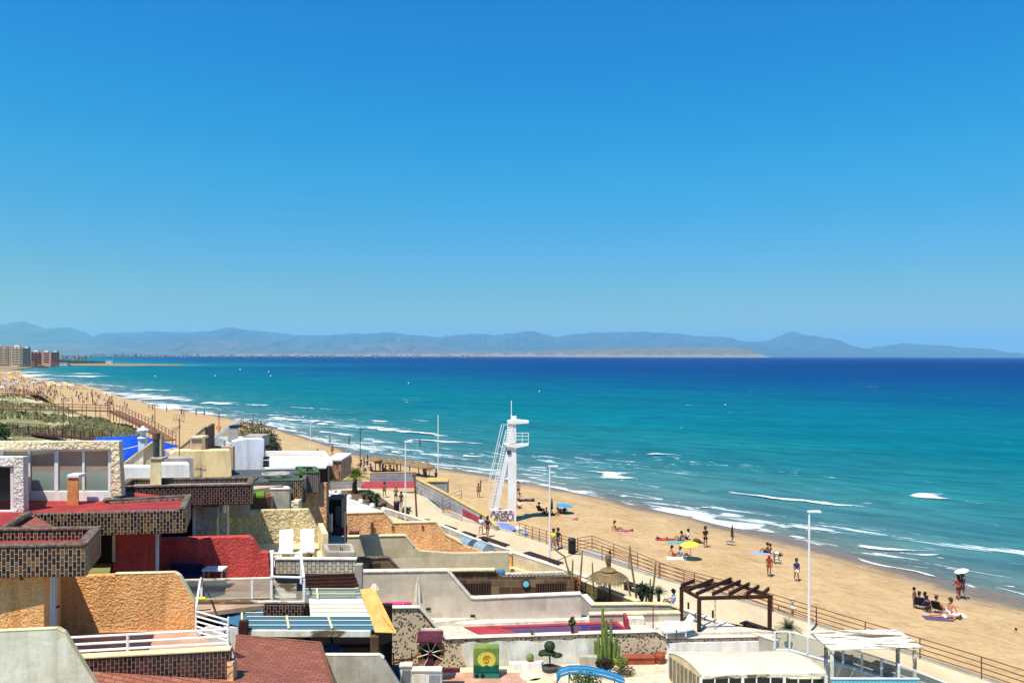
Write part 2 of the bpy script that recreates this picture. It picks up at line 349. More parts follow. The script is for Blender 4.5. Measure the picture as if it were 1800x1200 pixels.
# ---------------------------------------------------------------- land behind, dune, promenade
b = MB(); b.prism([G(x, y, -1.7) for x, y in ((-500, 652), (18, 651), (30, 648.5), (60, 645.3), (100, 642.6), (130, 641.8), (230, 642.6), (325, 642.2), (318, 640.8), (230, 639.8), (160, 637.5), (107, 633.5), (100, 628.8), (112, 627.2), (140, 625.6), (185, 624.6), (-700, 622.6))], (0, 0, -3))
struct(b.build('headland_shore', mt('far_sand', (168, 140, 104), (120, 116, 80), ns=.01, rough=.95)))
EDGE = [G(x, y, 0) for x, y in ((2150, 1338), (1850, 1236), (1740, 1198), (1580, 1146), (1420, 1095), (1292, 1054), (1136, 1011), (1076, 990), (1012, 971), (964, 957), (900, 937), (840, 919), (776, 902), (735, 868))]
gp = [p+Ve((0, 0, -.03)) for p in EDGE]+[G(x, y, -.03) for x, y in ((640, 858), (585, 846), (500, 830), (420, 820), (300, 812), (240, 800), (100, 800), (-400, 830))]+[Ve((-90, -30, -.03)), Ve((60, -30, -.03))]
def flat(name, pts, mat, kind='structure', e=-.6):
    b = MB(); b.prism(pts, (0, 0, e)); o = b.build(name, mat); o['kind'] = kind; return o
flat('ground', gp, mt('ground', (170, 158, 138), (140, 128, 108), ns=.6), e=-2.5)
m = mt('paving', (212, 194, 158), (194, 174, 136), ns=.25, rough=.9, bs=1.2, bd=.03, st=(1, .3, 1))
n = m.node_tree.nodes; l = m.node_tree.links; bs = n['Principled BSDF']; old = bs.inputs['Base Color'].links[0].from_socket
uv = n.new('ShaderNodeUVMap').outputs[0]; bt = n.new('ShaderNodeTexBrick'); l.new(mapping(n, l, uv, (1, 1, 1), R(37)), bt.inputs['Vector'])
bt.inputs['Scale'].default_value = 1; bt.inputs['Brick Width'].default_value = 1.2; bt.inputs['Row Height'].default_value = .6; bt.inputs['Mortar Size'].default_value = .018
bt.inputs['Color1'].default_value = (1, 1, 1, 1); bt.inputs['Color2'].default_value = (.94, .94, .94, 1); bt.inputs['Mortar'].default_value = (.84, .82, .78, 1)
l.new(mixc(n, l, 1., old, bt.outputs[0], 'MULTIPLY'), bs.inputs['Base Color'])
inner = [G(x, y, 0) for x, y in ((560, 850), (600, 900), (700, 945), (790, 975), (900, 1010), (1000, 1045), (1190, 1105), (1362, 1165), (1500, 1215), (1700, 1290))]
flat('promenade', EDGE+[G(640, 858, 0), G(585, 846, 0)]+inner, m, e=-.026)
b = MB()     # pale kerb stones at the sea edge
for a_, c_ in zip(EDGE[:-1], EDGE[1:]):
    dr = (c_-a_).normalized(); nn = Ve((dr.y, -dr.x, 0)); nn = nn if nn.x > 0 else -nn
    b.obox(a_+Ve((0, 0, -1.9)), c_-a_, nn*.35, (0, 0, 1.96))
struct(b.build('promenade_edge_wall', mt('kerb', (198, 188, 166), (170, 158, 134), ns=.8)))
# dune
b = MB(); o0 = [(-140, 697, 3.5), (0, 692.5, 4), (40, 697, 4), (75, 706, 3.2), (110, 716, 2.6), (150, 728, 2.0), (190, 741, 1.2), (235, 755, .2), (258, 772, -1.2)]
o1 = [(-140, 800, 2.2), (0, 800, 2.2), (40, 800, 1.8), (80, 800, 1.4), (120, 800, 1.2), (160, 800, .8), (200, 800, .2), (240, 800, -.3), (280, 796, -1.4)]
A = ip([G(*q) for q in o0], 8); B = ip([G(*q) for q in o1], 8)
for i, (p, q) in enumerate(zip(A, B)):
    for j in range(-4, 31):
        t = j/30; v = p.lerp(q, max(t, 0))
        if t < 0: v = p+(p-q).normalized()*(-t*60)+Ve((0, 0, t*t*-250))
        v.z += (.35*N.noise(v*.12)+.3*N.noise(v*.35)) + .5*math.sin(math.pi*max(0, t)); b.v.append(v)
for i in range(len(A)-1):
    for j in range(34): a = i*35+j; b.f.append((a, a+1, a+36, a+35))
m = mt('dune', (150, 142, 98), (112, 112, 66), ns=.5, rough=.95, bs=1.5, bd=.35, lo=.40, hi=.6, st=(.5, 1, 1), detail=9)
n = m.node_tree.nodes; l = m.node_tree.links; bs = n['Principled BSDF']; old = bs.inputs['Base Color'].links[0].from_socket
q_ = noise_(n, l, mapping(n, l, n.new('ShaderNodeNewGeometry').outputs['Position'], (.5, .55, 1)), .22, 6, .6)
l.new(mixc(n, l, ramp(n, l, q_, [(.53, 0.), (.57, 1.)]), old, (208, 188, 146)), bs.inputs['Base Color'])
struct(b.build('dune', m, smooth=True))
# ---------------------------------------------------------------- mountains, cape
def ridge(name, prof, D, depth, mat, sd, base=-60, rough=1.):
    pts = []
    for (x0, y0), (x1, y1) in zip(prof[:-1], prof[1:]):
        k = max(2, int((x1-x0)/2.5))
        for j in range(k): t = j/k; t2 = t*t*(3-2*t)*.5+t*.5; pts.append((x0+(x1-x0)*t, y0+(y1-y0)*t2))
    pts.append(prof[-1]); pts = [(x, y+rough*(1.3*N.noise(Ve((x*.09, sd, 0)))+.9*N.noise(Ve((x*.3, sd, 2))))) for x, y in pts]; b = MB(); rows = 22
    for px, py in pts:
        top = V(px, py, D)
        for j in range(rows):
            t = j/(rows-1)           # 0 foot .. ~.7 ridge .. 1 behind
            yy = D-depth+depth*1.4*t; hgt = max(0, (top.z-base))
            prof_ = (t/.714)**1.15 if t < .714 else 1-(t-.714)/.286
            gul = N.noise(Ve((px*.05+sd, t*3, sd)))*1.1+N.noise(Ve((px*.16+sd, t*7, sd)))*1.0
            z = base+hgt*prof_*(1-.38*rough*gul*math.sin(math.pi*min(1, t/.714)))
            b.v.append(Ve((top.x, yy, z)))
    for i in range(len(pts)-1):
        for j in range(rows-1): a = i*rows+j; b.f.append((a, a+rows, a+rows+1, a+1))
    return struct(b.build(name, mat, smooth=True))
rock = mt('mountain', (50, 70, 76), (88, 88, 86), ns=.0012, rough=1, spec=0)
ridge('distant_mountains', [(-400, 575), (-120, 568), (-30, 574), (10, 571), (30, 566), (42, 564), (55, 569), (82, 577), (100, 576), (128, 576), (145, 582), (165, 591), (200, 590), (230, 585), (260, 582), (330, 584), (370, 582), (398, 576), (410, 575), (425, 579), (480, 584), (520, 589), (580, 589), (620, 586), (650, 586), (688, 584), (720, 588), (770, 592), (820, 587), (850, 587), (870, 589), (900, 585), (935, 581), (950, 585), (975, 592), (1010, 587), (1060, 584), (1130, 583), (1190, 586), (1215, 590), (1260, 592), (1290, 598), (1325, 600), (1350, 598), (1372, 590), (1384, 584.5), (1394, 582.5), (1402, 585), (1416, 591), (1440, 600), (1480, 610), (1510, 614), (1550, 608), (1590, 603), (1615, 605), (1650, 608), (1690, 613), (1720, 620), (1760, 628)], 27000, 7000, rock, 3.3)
ridge('coastal_hills', [(-400, 600), (-100, 603), (0, 606), (60, 604), (130, 603), (170, 606), (230, 612), (290, 612), (325, 600), (350, 597), (400, 597), (440, 602), (500, 611), (560, 613), (610, 606), (650, 603), (700, 601), (760, 604), (800, 611), (840, 617), (900, 619), (980, 622), (1010, 627)], 19000, 3500, mt('hill', (80, 86, 84), (112, 104, 96), ns=.002, rough=1, spec=0), 8.1)
m = mt('cliff', (98, 96, 78), (128, 112, 92), ns=.01, rough=1, spec=0); n = m.node_tree.nodes; l = m.node_tree.links; bs = n['Principled BSDF']
g = n.new('ShaderNodeNewGeometry'); sp = n.new('ShaderNodeSeparateXYZ'); l.new(g.outputs['Position'], sp.inputs[0])
old = bs.inputs['Base Color'].links[0].from_socket
hz = math_(n, l, 'ADD', math_(n, l, 'DIVIDE', sp.outputs[2], 150), math_(n, l, 'MULTIPLY', math_(n, l, 'SUBTRACT', noise_(n, l, mapping(n, l, g.outputs['Position'], (1, .1, .2)), .006, 5), .5), 1.1))
l.new(mixc(n, l, ramp(n, l, hz, [(.16, 1.), (.34, 0.)]), old, (146, 128, 112)), bs.inputs['Base Color'])
ridge('white_cliff_cape', [(330, 623), (450, 622), (620, 622), (760, 620.5), (900, 617.5), (960, 616), (1040, 613.5), (1100, 611.5), (1170, 610.5), (1240, 610.2), (1290, 611.5), (1318, 614), (1326, 618), (1334, 627)], 12500, 900, m, 1.7, base=-14, rough=.5)
STAIN = True
# ---------------------------------------------------------------- materials for the houses
def brickmat(key, bw, rh, mort, c1, c2, mc, swap=False, off=.5, rough=.7, spec=.3, var=None, bump=.006, rz=0):
    m = mt(key, c1, rough=rough, spec=spec); n = m.node_tree.nodes; l = m.node_tree.links; bs = n['Principled BSDF']
    uv = n.new('ShaderNodeUVMap').outputs[0]; v = mapping(n, l, uv, (1, 1, 1), R(90) if swap else rz)
    t = n.new('ShaderNodeTexBrick'); l.new(v, t.inputs['Vector']); t.inputs['Scale'].default_value = 1
    t.inputs['Brick Width'].default_value = bw; t.inputs['Row Height'].default_value = rh; t.inputs['Mortar Size'].default_value = mort; t.offset = off
    t.inputs['Mortar Smooth'].default_value = .1; t.inputs['Bias'].default_value = 0
    t.inputs['Color1'].default_value = (0, 0, 0, 1); t.inputs['Color2'].default_value = (1, 1, 1, 1)
    cr = ramp(n, l, t.outputs[0], var or [(0., c1), (1., c2)])
    ns = noise_(n, l, n.new('ShaderNodeNewGeometry').outputs['Position'], 1.3, 6)
    cr = mixc(n, l, .5, cr, ramp(n, l, ns, [(.3, (168, 168, 168)), (.7, (255, 255, 255))]), 'MULTIPLY')
    l.new(mixc(n, l, t.outputs[1], cr, mc), bs.inputs['Base Color'])
    bp = n.new('ShaderNodeBump'); bp.inputs['Distance'].default_value = bump; bp.invert = True; l.new(t.outputs[1], bp.inputs['Height']); l.new(bp.outputs[0], bs.inputs['Normal'])
    return m
TV = [(0., (22, 14, 12)), (.25, (44, 22, 16)), (.45, (84, 44, 26)), (.62, (60, 40, 30)), (.8, (132, 96, 56)), (1., (98, 70, 40))]
brickmat('tile', .215, .108, .0075, (60, 34, 24), None, (188, 172, 150), True, rough=.35, spec=.5, var=TV)
brickmat('tile_dark', .215, .108, .008, (60, 34, 24), None, (150, 132, 122), True, rough=.35, spec=.5, var=[(0., (24, 16, 16)), (.4, (58, 30, 26)), (.75, (92, 52, 42)), (1., (44, 34, 36))])
brickmat('tile_grey', .215, .108, .008, (60, 34, 24), None, (170, 158, 152), True, rough=.4, spec=.4, var=[(0., (70, 62, 62)), (.5, (100, 84, 80)), (1., (86, 80, 84))])
brickmat('tile_pink', .3, .14, .008, (180, 120, 90), None, (190, 160, 140), True, rough=.6, var=[(0., (96, 52, 36)), (.35, (196, 140, 108)), (.8, (206, 156, 122)), (1., (130, 70, 46))])
brickmat('cream_brick', .24, .17, .014, (226, 216, 190), (210, 196, 166), (118, 100, 74), True, rough=.8)
brickmat('stone_block', 1.5, .8, .008, (214, 202, 184), (182, 170, 152), (190, 180, 162), var=[(0., (204, 192, 174)), (.5, (188, 176, 158)), (1., (216, 206, 188))])
brickmat('stone_block_yellow', 1.1, .7, .01, (226, 208, 168), None, (206, 188, 150), var=[(0., (224, 208, 172)), (.5, (206, 190, 150)), (1., (232, 216, 184))])
brickmat('stone_block_grey', 1.6, .85, .008, (196, 186, 172), None, (214, 204, 190), var=[(0., (212, 200, 176)), (.5, (226, 212, 188)), (1., (200, 188, 166))])
brickmat('stone_dark', .8, .45, .012, (110, 88, 66), None, (150, 130, 104), var=[(0., (78, 54, 42)), (.5, (120, 94, 66)), (1., (142, 122, 88))])
brickmat('grey_block', .8, .4, .012, (168, 166, 162), None, (200, 198, 192), var=[(0., (158, 156, 154)), (1., (178, 176, 172))])
brickmat('shingle', .3, .14, .012, (160, 96, 74), None, (110, 66, 52), var=[(0., (164, 98, 76)), (.5, (150, 88, 68)), (1., (174, 110, 86))], bump=.012)
brickmat('pink_paving', .5, .5, .012, (200, 150, 126), None, (176, 136, 116), var=[(0., (196, 146, 122)), (1., (214, 170, 146))])
brickmat('terrace_tile', .4, .4, .01, (206, 160, 130), None, (186, 150, 126), var=[(0., (212, 166, 138)), (1., (200, 150, 120))])
mt('stucco_orange', (255, 198, 132), (248, 178, 108), ns=2, bs=13, bd=.10)
mt('stucco_red', (222, 92, 84), (202, 76, 70), ns=2, bs=13, bd=.10)
mt('stucco_cream', (250, 234, 196), (236, 216, 172), ns=2, bs=7, bd=.18)
mt('stucco_beige', (246, 226, 176), (228, 204, 152), ns=1.2, bs=6, bd=.22)
mt('stucco_peach', (246, 194, 142), (230, 172, 118), ns=1.2, bs=6, bd=.14)
mt('stucco_white', (248, 244, 232), (230, 224, 206), ns=1.5, bs=8, bd=.14)
mt('white_plaster', (246, 244, 238), (226, 222, 212), ns=.9)
mt('pale_wall', (240, 234, 208), (222, 214, 186), ns=.8, bs=3, bd=.02)
mt('blue_white', (226, 232, 242), (210, 218, 232), ns=.7)
mt('yellow_wall', (255, 228, 172), (246, 214, 156), ns=.7)
mt('tan_wall', (206, 180, 150), (186, 160, 132), ns=1.)
mt('grey_render', (186, 180, 170), (160, 154, 142), ns=1.4)
mt('concrete', (192, 184, 166), (166, 158, 140), ns=1.3, bs=5, bd=.01)
mt('coping_white', (242, 232, 214), (216, 204, 182), ns=3)
mt('coping_cream', (240, 222, 176), (220, 200, 150), ns=3)
mt('coping_dark', (96, 78, 66), (140, 124, 108), ns=6, lo=.45)
mt('red_roof', (168, 62, 58), (140, 46, 44), ns=1.2)
mt('dark_roof', (66, 74, 76), (90, 96, 96), ns=1.2)
mt('green_roof', (78, 110, 66), (60, 90, 52), ns=1.5)
mt('white_paint', (244, 242, 238), (228, 224, 216), ns=5, rough=.5)
mt('white_worn', (238, 232, 208), (116, 96, 72), ns=1.6, lo=.49, hi=.58, st=(.35, 2.2, 1), dist=.6)
mt('dark_wood', (74, 40, 26), (50, 26, 18), ns=6, rough=.7)
mt('old_wood', (126, 96, 66), (84, 60, 40), ns=4, st=(1, 1, .2))
mt('rail_brown', (132, 88, 62), (108, 66, 46), ns=3, rough=.6)
mt('boardwalk_wood', (150, 106, 80), (120, 82, 60), ns=2)
mt('boardwalk_dark', (92, 56, 42), (70, 42, 32), ns=2)
mt('black', (24, 24, 26), rough=.5); mt('shade_dark', (30, 20, 18), rough=.9)  # near-black brown: shade of the recesses and covered patio painted in
mt('dark_metal', (46, 48, 52), rough=.5); mt('grey_metal', (150, 152, 154), rough=.4, metal=.5)
mt('orange_fabric', (230, 186, 108), (214, 166, 90), ns=1, rough=.9)
mt('lawn', (70, 86, 30), (96, 104, 42), ns=1.5, bs=12, bd=.05)
mt('leaf', (74, 102, 44), (48, 72, 30), ns=1.5, rough=.6); mt('leaf_dark', (44, 62, 34), (30, 46, 24), ns=2, rough=.6)
mt('leaf_yellow', (130, 138, 52), (96, 110, 44), ns=2, rough=.6); mt('scrub', (110, 104, 66), (78, 78, 44), ns=1)
mt('cactus', (120, 138, 66), (88, 108, 48), ns=5, rough=.6); mt('cactus_dry', (150, 138, 104), (110, 104, 70), ns=5)
mt('bark', (96, 72, 50), (70, 50, 34), ns=8); mt('terracotta', (170, 88, 60), (148, 70, 48), ns=3)
mt('thatch', (160, 136, 98), (116, 94, 62), ns=12, st=(1, 1, .15), bs=20, bd=.03); mt('blue_plastic', (44, 120, 166), (30, 104, 150), ns=2, rough=.35)
mt('turquoise', (128, 206, 214), (108, 190, 200), ns=1.5, rough=.5); mt('yellow_plastic', (236, 220, 40), rough=.5); mt('pink_cushion', (232, 74, 140), (214, 60, 124), ns=3)
mt('red_paint', (178, 66, 72), (160, 52, 62), ns=1); mt('soil', (120, 96, 66), (96, 76, 52), ns=3)
mt('blue_roof', (10, 60, 190), (18, 76, 214), ns=.8, rough=.45); mt('navy', (28, 40, 84), rough=.8)
mt('plum', (96, 40, 56), (74, 28, 42), ns=2)
def glassmat(key, c, a=.35, rough=.08):
    m = mt(key, c, rough=rough, spec=.6); m.node_tree.nodes['Principled BSDF'].inputs['Alpha'].default_value = a; return m
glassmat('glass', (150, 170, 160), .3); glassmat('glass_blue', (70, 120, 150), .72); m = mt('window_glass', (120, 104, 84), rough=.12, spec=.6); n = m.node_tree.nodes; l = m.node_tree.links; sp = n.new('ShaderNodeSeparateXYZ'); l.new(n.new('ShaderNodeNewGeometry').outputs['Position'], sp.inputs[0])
l.new(ramp(n, l, math_(n, l, 'SUBTRACT', sp.outputs[2], 10.4), [(0., (120, 142, 132)), (.6, (150, 164, 152)), (.78, (160, 140, 120)), (1., (176, 150, 122))]), m.node_tree.nodes['Principled BSDF'].inputs['Base Color'])  # reflection painted into the opaque panes: greenish below, brown above
m = mt('pool_water', (64, 40, 92), rough=.06, spec=.5); 
# pebble dash: dark stones set in pale mortar
m = mt('pebble', (206, 188, 154), rough=.8); n = m.node_tree.nodes; l = m.node_tree.links; bs = n['Principled BSDF']
v = n.new('ShaderNodeTexVoronoi'); v.inputs['Scale'].default_value = 8; v.inputs['Randomness'].default_value = 1
uv = n.new('ShaderNodeUVMap').outputs[0]; l.new(mapping(n, l, uv, (1, .8, 1), .4), v.inputs['Vector'])
s1 = ramp(n, l, math_(n, l, 'ADD', v.outputs['Distance'], math_(n, l, 'MULTIPLY', noise_(n, l, uv, 9, 3), .5)), [(.60, 1.), (.68, 0.)])
l.new(mixc(n, l, math_(n, l, 'MULTIPLY', s1, .9), mixc(n, l, noise_(n, l, uv, 1.2), (216, 198, 166), (190, 172, 140)), (66, 50, 40)), bs.inputs['Base Color'])
m = mt('render_patch', (238, 238, 226), (214, 212, 196), ns=1.2)
SKEW = Ve((-.52, 1, 0)).normalized()      # the row of houses runs back to the left
# ---------------------------------------------------------------- wall helpers
def onplane(A, B, px, py):
    x, y = ray(px, py); d = Ve((x/F, 1, -y/F)); e = B-A; nn = Ve((e.y, -e.x, 0)); o = Ve((0, 0, H))
    return o+d*((A-o).dot(nn)/d.dot(nn))
def face(name, mat, A, B, out, t, parent=None, mb=None):
    pts = [onplane(A, B, *q) for q in out]; e = (B-A); nn = Ve((-e.y, e.x, 0)).normalized()
    if nn.y < 0: nn = -nn
    b = mb or MB(); b.prism(pts, nn*t if t < .6 else SKEW*t)
    return b if mb else b.build(name, mat, parent)
def cope(name, mat, A, B, line, t, h=.09, parent=None, over=.05, front=None):
    pts = [onplane(A, B, *q) for q in line]; e = (B-A); nn = Ve((-e.y, e.x, 0)).normalized()
    if nn.y < 0: nn = -nn
    b = MB()
    for p, q in zip(pts[:-1], pts[1:]):
        k = (q-p).normalized().cross(nn); k = k if k.z > 0 else -k
        b.prism([p-nn*over-k*.002, q-nn*over-k*.002, q-nn*over+k*h, p-nn*over+k*h], nn*(t+2*over))
    return b.build(name, mat, parent)
def wallthing(name, label, cat, z, p1, p2, out, t, mat, cmat=None, ncope=None, group=None):
    A, B = G(*p1, z), G(*p2, z); o = face(name, mat, A, B, out, t); tag(o, label, cat, group)
    if cmat: cope('coping', cmat, A, B, out[:ncope], t, parent=o)
    return o, A, B
def loopwall(parent, corners, z0, z1, t, mat, cmat, close=True, ch=.07, name='parapet'):
    cs = [Ve((c.x, c.y, 0)) for c in corners]; cen = sum(cs, Ve())/len(cs); b = MB(); c = MB(); n_ = len(cs)
    for i in range(n_ if close else n_-1):
        p, q = cs[i], cs[(i+1) % n_]; d = (q-p).normalized(); nn = Ve((-d.y, d.x, 0)); nn = nn if nn.dot(cen-p) > 0 else -nn
        tr = t if i % 2 else 0
        b.obox(p+d*tr+Ve((0, 0, z0)), (q-p)-d*2*tr, nn*t, (0, 0, z1-z0))
        if cmat: c.obox(p+d*(tr and t+.03)-nn*.03+Ve((0, 0, z1)), (q-p)-d*2*(tr and t+.03), nn*(t+.06), (0, 0, ch))
    o = b.build(name, mat, parent)
    if cmat: c.build('coping', cmat, o)
    return o
def slab(parent, corners, z0, z1, mat, name):
    b = MB(); b.prism([Ve((c.x, c.y, z1)) for c in corners], (0, 0, z0-z1)); return b.build(name, mat, parent)
def X(px, D): return Ve((ray(px, 900)[0]*D/F, D, 0))
def railing(parent, pts, h, rails, mat, post_r=.03, rail_r=.02, step=None, name_r='rail', name_p='post', base=0):
    """posts at every pts (or every step), rails at given heights"""
    P_ = [Ve(p) for p in pts]
    if step:
        Q = []
        for p, q in zip(P_[:-1], P_[1:]):
            k = max(1, round((q-p).length/step)); Q += [p.lerp(q, i/k) for i in range(k)]
        Q.append(P_[-1]); P2 = Q
    else: P2 = P_
    b = MB()
    for hh in rails: b.tube([p+Ve((0, 0, hh)) for p in P_], rail_r, 6)
    b.build(name_r, mat, parent)
    for q in P2:
        MB().tube([q+Ve((0, 0, base)), q+Ve((0, 0, h))], post_r, 6).build(name_p, mat, parent)
# ---------------------------------------------------------------- house 1: orange
h1 = thing('terraced_house', 'orange stucco terrace house nearest the camera with brown tiled roof parapet and red roof', 'house', X(60, 23))
z1 = 10.29; q1 = [G(-120, 964, z1), G(150, 959.5, z1), G(178, 928, z1), G(-90, 931, z1)]
loopwall(h1, q1, 9.46, z1, .22, 'tile', 'coping_dark')
slab(h1, [q1[0]+Ve((.3, .25, 0)), q1[1]+Ve((-.26, .24, 0)), q1[2]+Ve((-.26, -.24, 0)), q1[3]+Ve((.3, -.24, 0))], 9.47, 10.0, 'red_roof', 'roof')
a1, b1 = X(78, 21.12), X(110, 24.43); slab(h1, [X(-150, 21.12), a1, b1, X(-150, 24.4)], 0, 9.455, 'stucco_orange', 'wall')
MB().tube([X(38, 20.98)+Ve((0, 0, 9.35)), X(38, 20.98)+Ve((0, 0, 10.0)), X(38, 21.6)+Ve((0, 0, 10.05))], .05).build('downpipe', 'rail_brown', h1)
dd = (b1-a1).normalized(); nr = Ve((dd.y, -dd.x, 0)); nr = nr if nr.x > 0 else -nr
o = MB().obox(a1+dd*.9+nr*.002+Ve((0, 0, 6.95)), dd*1.0, nr*.05, (0, 0, 2.3)).build('door', 'white_paint', h1)
b = MB()
for k in range(5): b.obox(a1+dd*(1.0+k*.19)+nr*.053+Ve((0, 0, 7.05)), dd*.04, nr*.02, (0, 0, 2.1))
b.build('slats', 'blue_white', o)
MB().cbox(a1+dd*1.8+nr*.1+Ve((0, 0, 8.0)), .06, .12, .05).build('handle', 'black', o)
MB().tube([a1+dd*.55+Ve((0, 0, 9.41)), X(100, 25)+Ve((0, 0, 9.41))], .03).build('lintel_pipe', 'rail_brown', h1)
A, B = G(110, 1012, 8.5), G(305, 1007, 8.5)
o = face('party_wall', 'stucco_orange', A, B, [(104, 1012), (306, 1007), (315, 1013), (342, 1060), (344, 1106), (344, 1150), (104, 1150)], .2, h1)
cope('coping', 'coping_cream', A, B, [(200, 1009.5), (306, 1007), (315, 1013), (342, 1060)], .2, .03, o, over=.01)
ft = [X(90, 21.4), G(405, 1143, 7.05), X(345, 24.65), X(100, 24.4)]; ft[0] = G(60, 1162, 7.05)
slab(h1, ft, 6.55, 6.7, 'terrace_tile', 'terrace_floor'); slab(h1, [p+Ve((0, .02, 0)) for p in ft], 0, 6.55, 'stucco_peach', 'terrace_base')
A, B = G(145, 1158, 7.05), G(405, 1143, 7.05)
o = face('terrace_parapet', 'tile_dark', A+Ve((0, -.3, 0)), B+Ve((0, -.3, 0)), [(60, 1162), (405, 1143), (405, 1192), (60, 1196)], .25, h1)
cope('coping', 'coping_cream', A+Ve((0, -.3, 0)), B+Ve((0, -.3, 0)), [(60, 1162), (405, 1143)], .25, .05, o, over=.03)
MB().obox(B+Ve((.02, -.32, -1.1)), (.18, 0, 0), (0, .3, 0), (0, 0, .9)).build('gate_pier', 'stucco_peach', h1)
r1 = thing('terrace_railing', 'white painted metal railing along the orange house terrace over dark tiles', 'railing', A)
railing(r1, [A.lerp(B, -.12), A.lerp(B, .3), A.lerp(B, .985)], .62, (.62, .42, .23), 'white_paint', .045, .035)
r2 = thing('stair_railing', 'short white slatted stair railing at the end of the orange wall', 'railing', X(345, 24))
railing(r2, [X(345, 24)+Ve((0, 0, 6.75)), X(402, 23.2)+Ve((0, 0, 6.75))], .85, (.75, .6, .44, .28, .12), 'white_paint', .035, .028)
MB().tube([X(345, 24)+Ve((0, 0, 7.6)), X(352, 25.2)+Ve((0, 0, 8.1)), X(354, 27.4)+Ve((0, 0, 7.55))], .035).build('handrail', 'white_paint', r2)
b = MB(); P6 = [V(415, 1117, 25.5), V(563, 1130, 25.5), V(594, 1232, 21.3), V(130, 1240, 20.0), V(160, 1179, 21.1), V(407, 1192, 21.75)]
b.prism(P6, (0, 0, -.18)); o = b.build('shingle_roof', 'shingle'); tag(o, 'low red brown shingle roof below the orange house terrace', 'roof')
MB().tube([P6[0], P6[1], P6[2]], .06).build('roof_edge', 'rail_brown', o)
# neighbour wall in the bottom left corner
o, A, B = wallthing('boundary_wall', 'pale greenish white rendered boundary wall filling the bottom left corner', 'wall', 8.8, (-60, 1113), (104, 1105), [(-120, 1115), (100, 1105), (112, 1112), (174, 1214), (176, 1420), (-120, 1420)], .15, 'pale_wall', None)
cope('coping', 'coping_cream', A, B, [(-120, 1115), (100, 1105), (112, 1112), (174, 1214)], .15, .02, parent=o, over=.01)
# ---------------------------------------------------------------- house 2: red
h2 = thing('terraced_house', 'dark red stucco terrace house behind the orange one with long tiled parapet', 'house', X(230, 29))
z2 = 10.03; q2 = [G(30, 904, z2), G(326, 896, z2), G(336, 873, z2), G(192, 881, z2)]
c2 = q2[:3]; loopwall(h2, q2[:3]+[G(192, 881, z2)], 9.22, z2, .22, 'tile', None, close=False)
b = MB()
for p, q in ((q2[1], q2[2]), (q2[3], q2[2]), (q2[3], G(214, 857, z2))):
    d = (q-p).normalized(); nn = Ve((-d.y, d.x, 0)); b.obox(p+Ve((0, 0, .003*len(b.v)/8)), q-p, nn*.22, (0, 0, .07))
b.build('coping', 'coping_dark', h2)
MB().obox(q2[3]+Ve((.02, -.02, -.8)), G(214, 857, z2)-q2[3], (.2, 0, 0), (0, 0, .78)).build('back_parapet', 'tile_dark', h2)
slab(h2, [X(-120, 24.6), X(50, 24.9), q2[0]+Ve((0, .23, 0)), q2[1]+Ve((-.24, .24, 0)), q2[2]+Ve((-.24, -.02, 0)), X(200, 31.5), X(-120, 30)], 9.25, 9.97, 'red_roof', 'roof')
b = MB(); b.prism([G(2, 932, 10.1), G(104, 930, 10.0), G(53, 902, 10.3)], (0, 0, -.2)); b.build('small_pitched_roof', 'shingle', h2)
MB().tube([G(2, 931, 10.2), G(53, 902, 10.36)], .09, 6).build('ridge', 'coping_dark', h2)
slab(h2, [X(199, 27.9), X(273, 27.9), X(283, 30.3), X(199, 30.3)], 0, 9.21, 'stucco_red', 'wall')
slab(h2, [X(-100, 29.3), X(198.6, 29.3), X(198.6, 31.5), X(-100, 31.5)], 0, 9.2, 'shade_dark', 'recessed_wall')
MB().obox(X(197.5, 27.85)+Ve((0, 0, 8.0)), (.09, 0, 0), (0, .1, 0), (0, 0, 1.08)).build('window_trim', 'coping_white', h2)
MB().obox(X(273.4, 27.88)+Ve((0, 0, 6.9)), (.0, .05, 0), (.1, 0, 0), (0, 0, 2.25)).build('shutter', 'blue_white', h2)
b = MB(); b.prism([V(152, 1009, 26), V(192, 1009, 26), V(196, 990, 27.8), V(168, 990, 27.8)], (0, 0, -.04)); o = b.build('patio_awning', mt('awning_olive', (150, 146, 84), (120, 116, 60), ns=2)); tag(o, 'small olive green awning between the orange and red houses', 'awning')
A, B = G(280, 947, 8.27), G(437, 942.5, 8.27)
o = face('party_wall', 'stucco_red', A, B, [(274, 947), (437, 942.5), (444, 948), (457, 970), (471, 971.5), (476, 1016), (477, 1060), (274, 1060)], .35, h2)
ft = [X(300, 26.0), X(420, 26.9), X(472, 27.25), X(536, 27.25), X(478, 30.6), X(270, 30.5)]
slab(h2, ft, 6.5, 6.65, mt('terrace_grey_tile', (190, 158, 130), (150, 130, 108), ns=.8), 'terrace_floor')
slab(h2, [X(300, 27.6), X(536, 27.3), X(478, 30.6), X(270, 30.5)], 0, 6.5, 'shade_dark', 'terrace_base')
A, B = X(463, 27.2), X(534, 27.2)
MB().obox(A+Ve((0, -.03, 6.15)), B-A, (0, .2, 0), (0, 0, .5)).build('terrace_parapet', 'tile_dark', h2)
MB().obox(A+Ve((0, -.08, 6.08)), B-A, (0, .25, 0), (0, 0, .06)).build('coping', 'coping_cream', h2)
r3 = thing('glass_railing', 'white framed glass railing along the red house terrace', 'railing', X(400, 27.4))
p, q, q_ = X(320, 27.3), X(476, 27.6), X(536, 27.3)
MB().obox(p+Ve((0, 0, 7.44)), q-p, (0, .07, 0), (0, 0, .09)).obox(X(340, 27.28)+Ve((0, 0, 6.68)), q_-X(340, 27.28), (0, .07, 0), (0, 0, .1)).build('frame', 'white_worn', r3)
